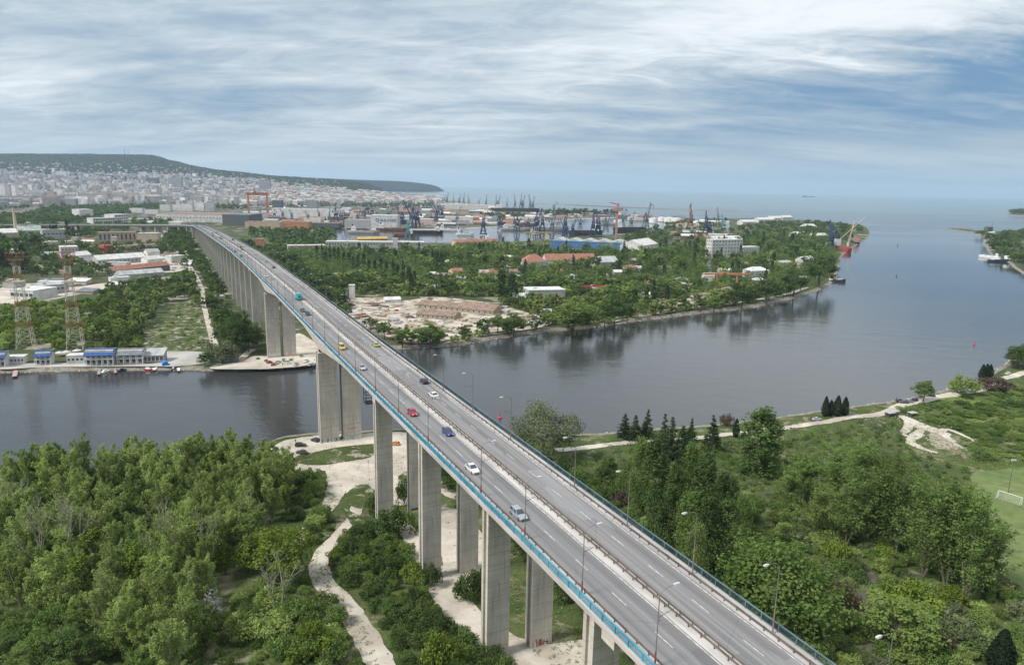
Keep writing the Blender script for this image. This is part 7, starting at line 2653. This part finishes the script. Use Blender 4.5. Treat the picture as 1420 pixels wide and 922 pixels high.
# ------------------------------------------------------------------ sports field
def goal(px, py, rz, label):
    x, y = GS(px, py)
    o = empty('football_goal', (x, y, hz(x, y) + .06), rz)
    tag(o, label, 'goal', 'football goals')
    for e in (-3.66, 3.66):
        MB().bar((e, 0, 0), (e, 0, 2.44), .16).build('post', WHITEP, o)
    MB().bar((-3.7, 0, 2.44), (3.7, 0, 2.44), .16).build('crossbar', WHITEP, o)
    mb = MB()
    for e in (-3.66, 3.66):
        mb.bar((e, 0, 2.44), (e, 1.0, 2.3), .06)
        mb.bar((e, 1.0, 2.3), (e, 2.1, 0), .06)
        mb.bar((e, 0, 0.03), (e, 2.1, 0.03), .06)
    for k in range(19):
        a = -3.66 + k * .4067
        mb.bar((a, 1.0, 2.3), (a, 2.1, 0), .025)
    for k in range(6):
        f = k / 5
        mb.bar((-3.66, 1.0 + 1.1 * f, 2.3 * (1 - f)), (3.66, 1.0 + 1.1 * f, 2.3 * (1 - f)), .025)
    mb.build('net', WHITEP, o)


goal(1400, 694, R(125), 'white football goal on the far side of the sports field')
goal(1300, 736, R(-50), 'white football goal half hidden behind the open trees')
x, y = GS(1397, 690)
o = empty('floodlight_pole', (x + 3, y + 4, hz(x, y)))
tag(o, 'slim floodlight pole behind the far football goal', 'floodlight')
hh = h_at(x + 3, y + 4, 638, hz(x, y))
MB().tube((0, 0, 0), (0, 0, hh), .14, .08, 6).build('pole', GALV, o)
MB().box(-.9, .9, -.15, .15, hh - .2, hh + .3).build('lamp_head', HEAD, o)

# ------------------------------------------------------------------ jetties and small craft at the club houses
def jetty(px0, py0, px1, py1, wd, label, m=None):
    a, b = G(px0, py0, .9), G(px1, py1, .9)
    L = math.dist(a, b)
    o = empty('jetty', (*a, 0), math.atan2(b[1] - a[1], b[0] - a[0]))
    tag(o, label, 'jetty', 'small jetties at the club houses')
    MB().box(-1, L, -wd / 2, wd / 2, .8, 1.05).build('walkway', m or mat('grey_planks', (.30, .27, .25), scale=.8), o)
    for k in range(3):
        for e in (-1, 1):
            MB().tube((L * (k + .6) / 3, e * wd * .42, -1), (L * (k + .6) / 3, e * wd * .42, 1.5), .14).build('pile', RUST, o)


jetty(22, 513, 20, 522, 2.4, 'pinkish jetty below the club house at the left edge', mat('pink_planks', (.42, .30, .28), scale=.8))
jetty(138, 510, 137, 519, 1.8, 'grey jetty below the largest club house')
jetty(159, 508, 160, 517, 1.6, 'slim jetty between the two big club houses')
jetty(213, 506, 214, 513, 1.8, 'white jetty beside the blue covered boat', WHITEP)
jetty(247, 506, 248, 514, 1.6, 'pale jetty right of the blue covered boat', WHITEP)


def dinghy(px, py, L, rz, m1, label, cover=None):
    x, y = G(px, py, .2)
    o = empty('motor_boat', (x, y, 0), rz)
    tag(o, label, 'boat', 'boats moored at the club houses')
    B = L * .17
    out = [(-L / 2, -B * .8), (L * .2, -B), (L * .5, 0), (L * .2, B), (-L / 2, B * .8)]
    MB().loft([[(a * .9, b * .7, -.3) for a, b in out], [(a, b, .9) for a, b in out]]).build('hull', m1, o)
    MB().loft([[(a * .55 - .2, b * .7, .91) for a, b in out], [(a * .4 - .4, b * .55, 1.7) for a, b in out]]).build('cabin' if not cover else 'cover', cover or WHITEP, o)
    return o


dinghy(180, 510, 15, R(3), TEAL, 'long turquoise boat below the slate roofed club house')
dinghy(199, 508.5, 14, R(3), PINKP, 'long reddish boat beside the turquoise one', REDP)
dinghy(146, 516, 6, R(80), WHITEP, 'small round white boat by the grey jetty')
dinghy(170, 514, 5, R(60), NAVY, 'small dark boat in front of the turquoise one', BLACKH)
dinghy(206, 513, 6, R(-10), REDP, 'dark red boat off the grey boat shed')
dinghy(219, 511, 6, R(85), WHITEP, 'white boat at the white jetty')
dinghy(241, 512, 5, R(100), BLACKH, 'small black boat left of the pale jetty')
dinghy(253, 508, 6, R(90), WHITEP, 'white boat right of the pale jetty')
x, y = G(229.5, 508, 1)
o = empty('covered_boat', (x, y, 0), R(-60))
tag(o, 'boat under a bright blue barrel shaped cover on the slip', 'boat')
MB().loft([[(a, 2.0 * math.cos(k * .3142), .9 + 3.4 * math.sin(k * .3142)) for k in range(11)] for a in (-2.5, 2.5)]).build('cover', mat('blue_tarpaulin', (.02, .20, .58), scale=.5, rough=.5), o)
MB().box(-3, 3, -2.2, 2.2, -.4, .9).build('float', WGREY, o)
# jetty of the point
a = G(1142, 389, 1)
b = G(1158, 390, 1)
o = empty('jetty', (*a, 0), math.atan2(b[1] - a[1], b[0] - a[0]))
tag(o, 'dark jetty running out from the point to the pilot boat', 'jetty')
MB().box(-2, math.dist(a, b), -2, 2, .6, 1.4).build('walkway', RUST, o)
for k in range(5):
    MB().tube((math.dist(a, b) * (k + .5) / 5, 0, -1), (math.dist(a, b) * (k + .5) / 5, 0, .6), .4).build('pile', DARK, o)


# ------------------------------------------------------------------ people on the quays
SKINM = mat('skin', (.45, .28, .20), rough=.6)


def person_mesh(cloth, legs):
    me = bpy.data.meshes.new('person')
    bm = bmesh.new()
    J = [(0, 0, .95), (0, 0, 1.2), (0, 0, 1.42), (0, 0, 1.52), (0, .02, 1.68), (.19, 0, 1.40), (.27, .02, 1.12), (.28, .10, .86), (-.19, 0, 1.40), (-.27, -.02, 1.12), (-.28, .06, .86),
         (.10, 0, .90), (.12, .06, .50), (.12, 0, .08), (.12, .14, .04), (-.10, 0, .90), (-.12, -.05, .50), (-.12, -.14, .08), (-.12, 0, .04)]
    E_ = [(0, 1), (1, 2), (2, 3), (3, 4), (2, 5), (5, 6), (6, 7), (2, 8), (8, 9), (9, 10), (0, 11), (11, 12), (12, 13), (13, 14), (0, 15), (15, 16), (16, 17), (17, 18)]
    rad = [.15, .15, .16, .06, .105, .07, .05, .04, .07, .05, .04, .09, .065, .045, .04, .09, .065, .045, .04]
    vs = [bm.verts.new(j) for j in J]
    for a, b in E_:
        bm.edges.new((vs[a], vs[b]))
    bm.to_mesh(me)
    bm.free()
    o = bpy.data.objects.new('person', me)
    col.objects.link(o)
    sk = o.modifiers.new('skin', 'SKIN')
    for i, r in enumerate(rad):
        me.skin_vertices[0].data[i].radius = (r, r)
    me.skin_vertices[0].data[0].use_root = True
    o.modifiers.new('sub', 'SUBSURF').levels = 1
    dg = bpy.context.evaluated_depsgraph_get()
    m2 = bpy.data.meshes.new_from_object(o.evaluated_get(dg))
    bpy.data.objects.remove(o)
    for m in (cloth, legs, SKINM, DARK):
        m2.materials.append(m)
    for p in m2.polygons:
        z, x = p.center.z, abs(p.center.x)
        p.material_index = 3 if z > 1.70 or z < .09 else (2 if z > 1.50 or (z < .92 and x > .235) else (1 if z < .95 else 0))
    return m2


PM = [person_mesh(BLACKH, NAVY), person_mesh(mat('grey_jacket', (.16, .17, .19)), DARK), person_mesh(REDP, NAVY)]
for i, (x, y, k, lab, south) in enumerate(((519, 602, 0, 'person in dark clothes standing at the tip of the quay by the near river pillars', True), (410, 614, 0, 'person in a black jacket walking on the clearing by the black estate', True),
                                          (1243, 553, 2, 'person in a red top standing at the shore by the road bend', True), (1277, 552, 1, 'person in grey at the shore above the parked cars', True),
                                          (392, 507, 0, 'person in dark clothes on the rim of the stony point left of the far pier', False), (411, 506, 1, 'person in grey on the rim of the stony point right of the far pier', False), (436, 501, 0, 'person in black at the right end of the stony point', False))):
    X_, Y_ = GS(x, y) if south else G(x, y)
    o = link('person', PM[k], None, (X_, Y_, (hz(X_, Y_) if south else 2.0) + .1), rnd.uniform(0, 6.28))
    tag(o, lab, 'person')


# loose stone along the waterline and on the stony ground
def stones():
    rng = np.random.default_rng(5)
    mb = MB()
    oct_ = [(1, 0, 0), (-1, 0, 0), (0, 1, 0), (0, -1, 0), (0, 0, 1), (0, 0, -1)]
    ofs = [(0, 2, 4), (2, 1, 4), (1, 3, 4), (3, 0, 4), (2, 0, 5), (1, 2, 5), (3, 1, 5), (0, 3, 5)]

    def put(x, y, z, s):
        q = [tuple(np.array(v) * s * rng.uniform(.5, 1.1, 3) * (1, 1, .6) + (x, y, z)) for v in oct_]
        mb.add(q, ofs, rnd.randrange(2))
    for sh, n_, lo, hi in ((south_shore, 1500, -2.0, 1.5), (north_shore, 2600, -2.2, 2.0)):
        for _ in range(n_):
            i = rnd.randrange(len(sh) - 1)
            if sh is north_shore and sh[i][1] > 1100:
                continue
            p, q = sh[i], sh[i + 1]
            t = rnd.random()
            d = rnd.uniform(lo, hi)
            x, y = p[0] + (q[0] - p[0]) * t, p[1] + (q[1] - p[1]) * t - (d if sh is south_shore else -d)
            put(x, y, .1 + max(0, d) * .6, rnd.uniform(.35, 1.1))
    sp = gs([(1248, 578), (1296, 590), (1318, 598), (1330, 622), (1292, 627), (1254, 614)])
    xs, ys = [p[0] for p in sp], [p[1] for p in sp]
    for _ in range(500):
        x, y = rnd.uniform(min(xs) - 5, max(xs) + 5), rnd.uniform(min(ys) - 4, max(ys) + 4)
        put(x, y, hz(x, y) + .1, rnd.uniform(.15, .6))
    tag(mb.build('shore_stones', [QUAY, SHORE]), kind='stuff')


stones()
# scattered scrap and pallets in the pale yards
rr = random.Random(4)
k = 0
SCR = [mat('scrap_brown', (.20, .14, .10)), WGREY, WTAN, RUST, WWHITE]
while k < 150:
    p = rr.choice([YARDS[0], YARDS[1], YARDS[3], YARDS[0]])
    xs, ys = [a[0] for a in p], [a[1] for a in p]
    x, y = rr.uniform(min(xs), max(xs)), rr.uniform(min(ys), max(ys))
    if not inside(p, x, y) or not free(x, y, 2, 4):
        continue
    k += 1
    mb = MB()
    for j in range(rr.randint(2, 5)):
        a, b, c = rr.uniform(.6, 3.5), rr.uniform(.6, 2), rr.uniform(.3, 1.4)
        mb.box(-a, a, -b, b, 0, c, rz=rr.uniform(0, 3), at=(rr.uniform(-3, 3), rr.uniform(-3, 3), .05 * j))
    o = mb.build('scrap_pile', rr.choice(SCR), loc=(x, y, 2.07))
    tag(o, 'low pile of scrap and boards lying on the pale works yard', 'scrap pile', 'scrap piles on the works yards')
# ------------------------------------------------------------------ air: thin even haze round the whole scene
def haze():
    m = bpy.data.materials.new('haze')
    m.use_nodes = True
    T = NT(m.node_tree)
    v = T.n('ShaderNodeVolumePrincipled', {'Color': (.62, .79, .97), 'Density': 4.4e-5, 'Anisotropy': .2})
    T.n('ShaderNodeOutputMaterial', {'Volume': v})
    o = MB().box(-39000, 39000, -39000, 39000, -2.6, 520).build('haze', m)
    tag(o, kind='stuff')


haze()
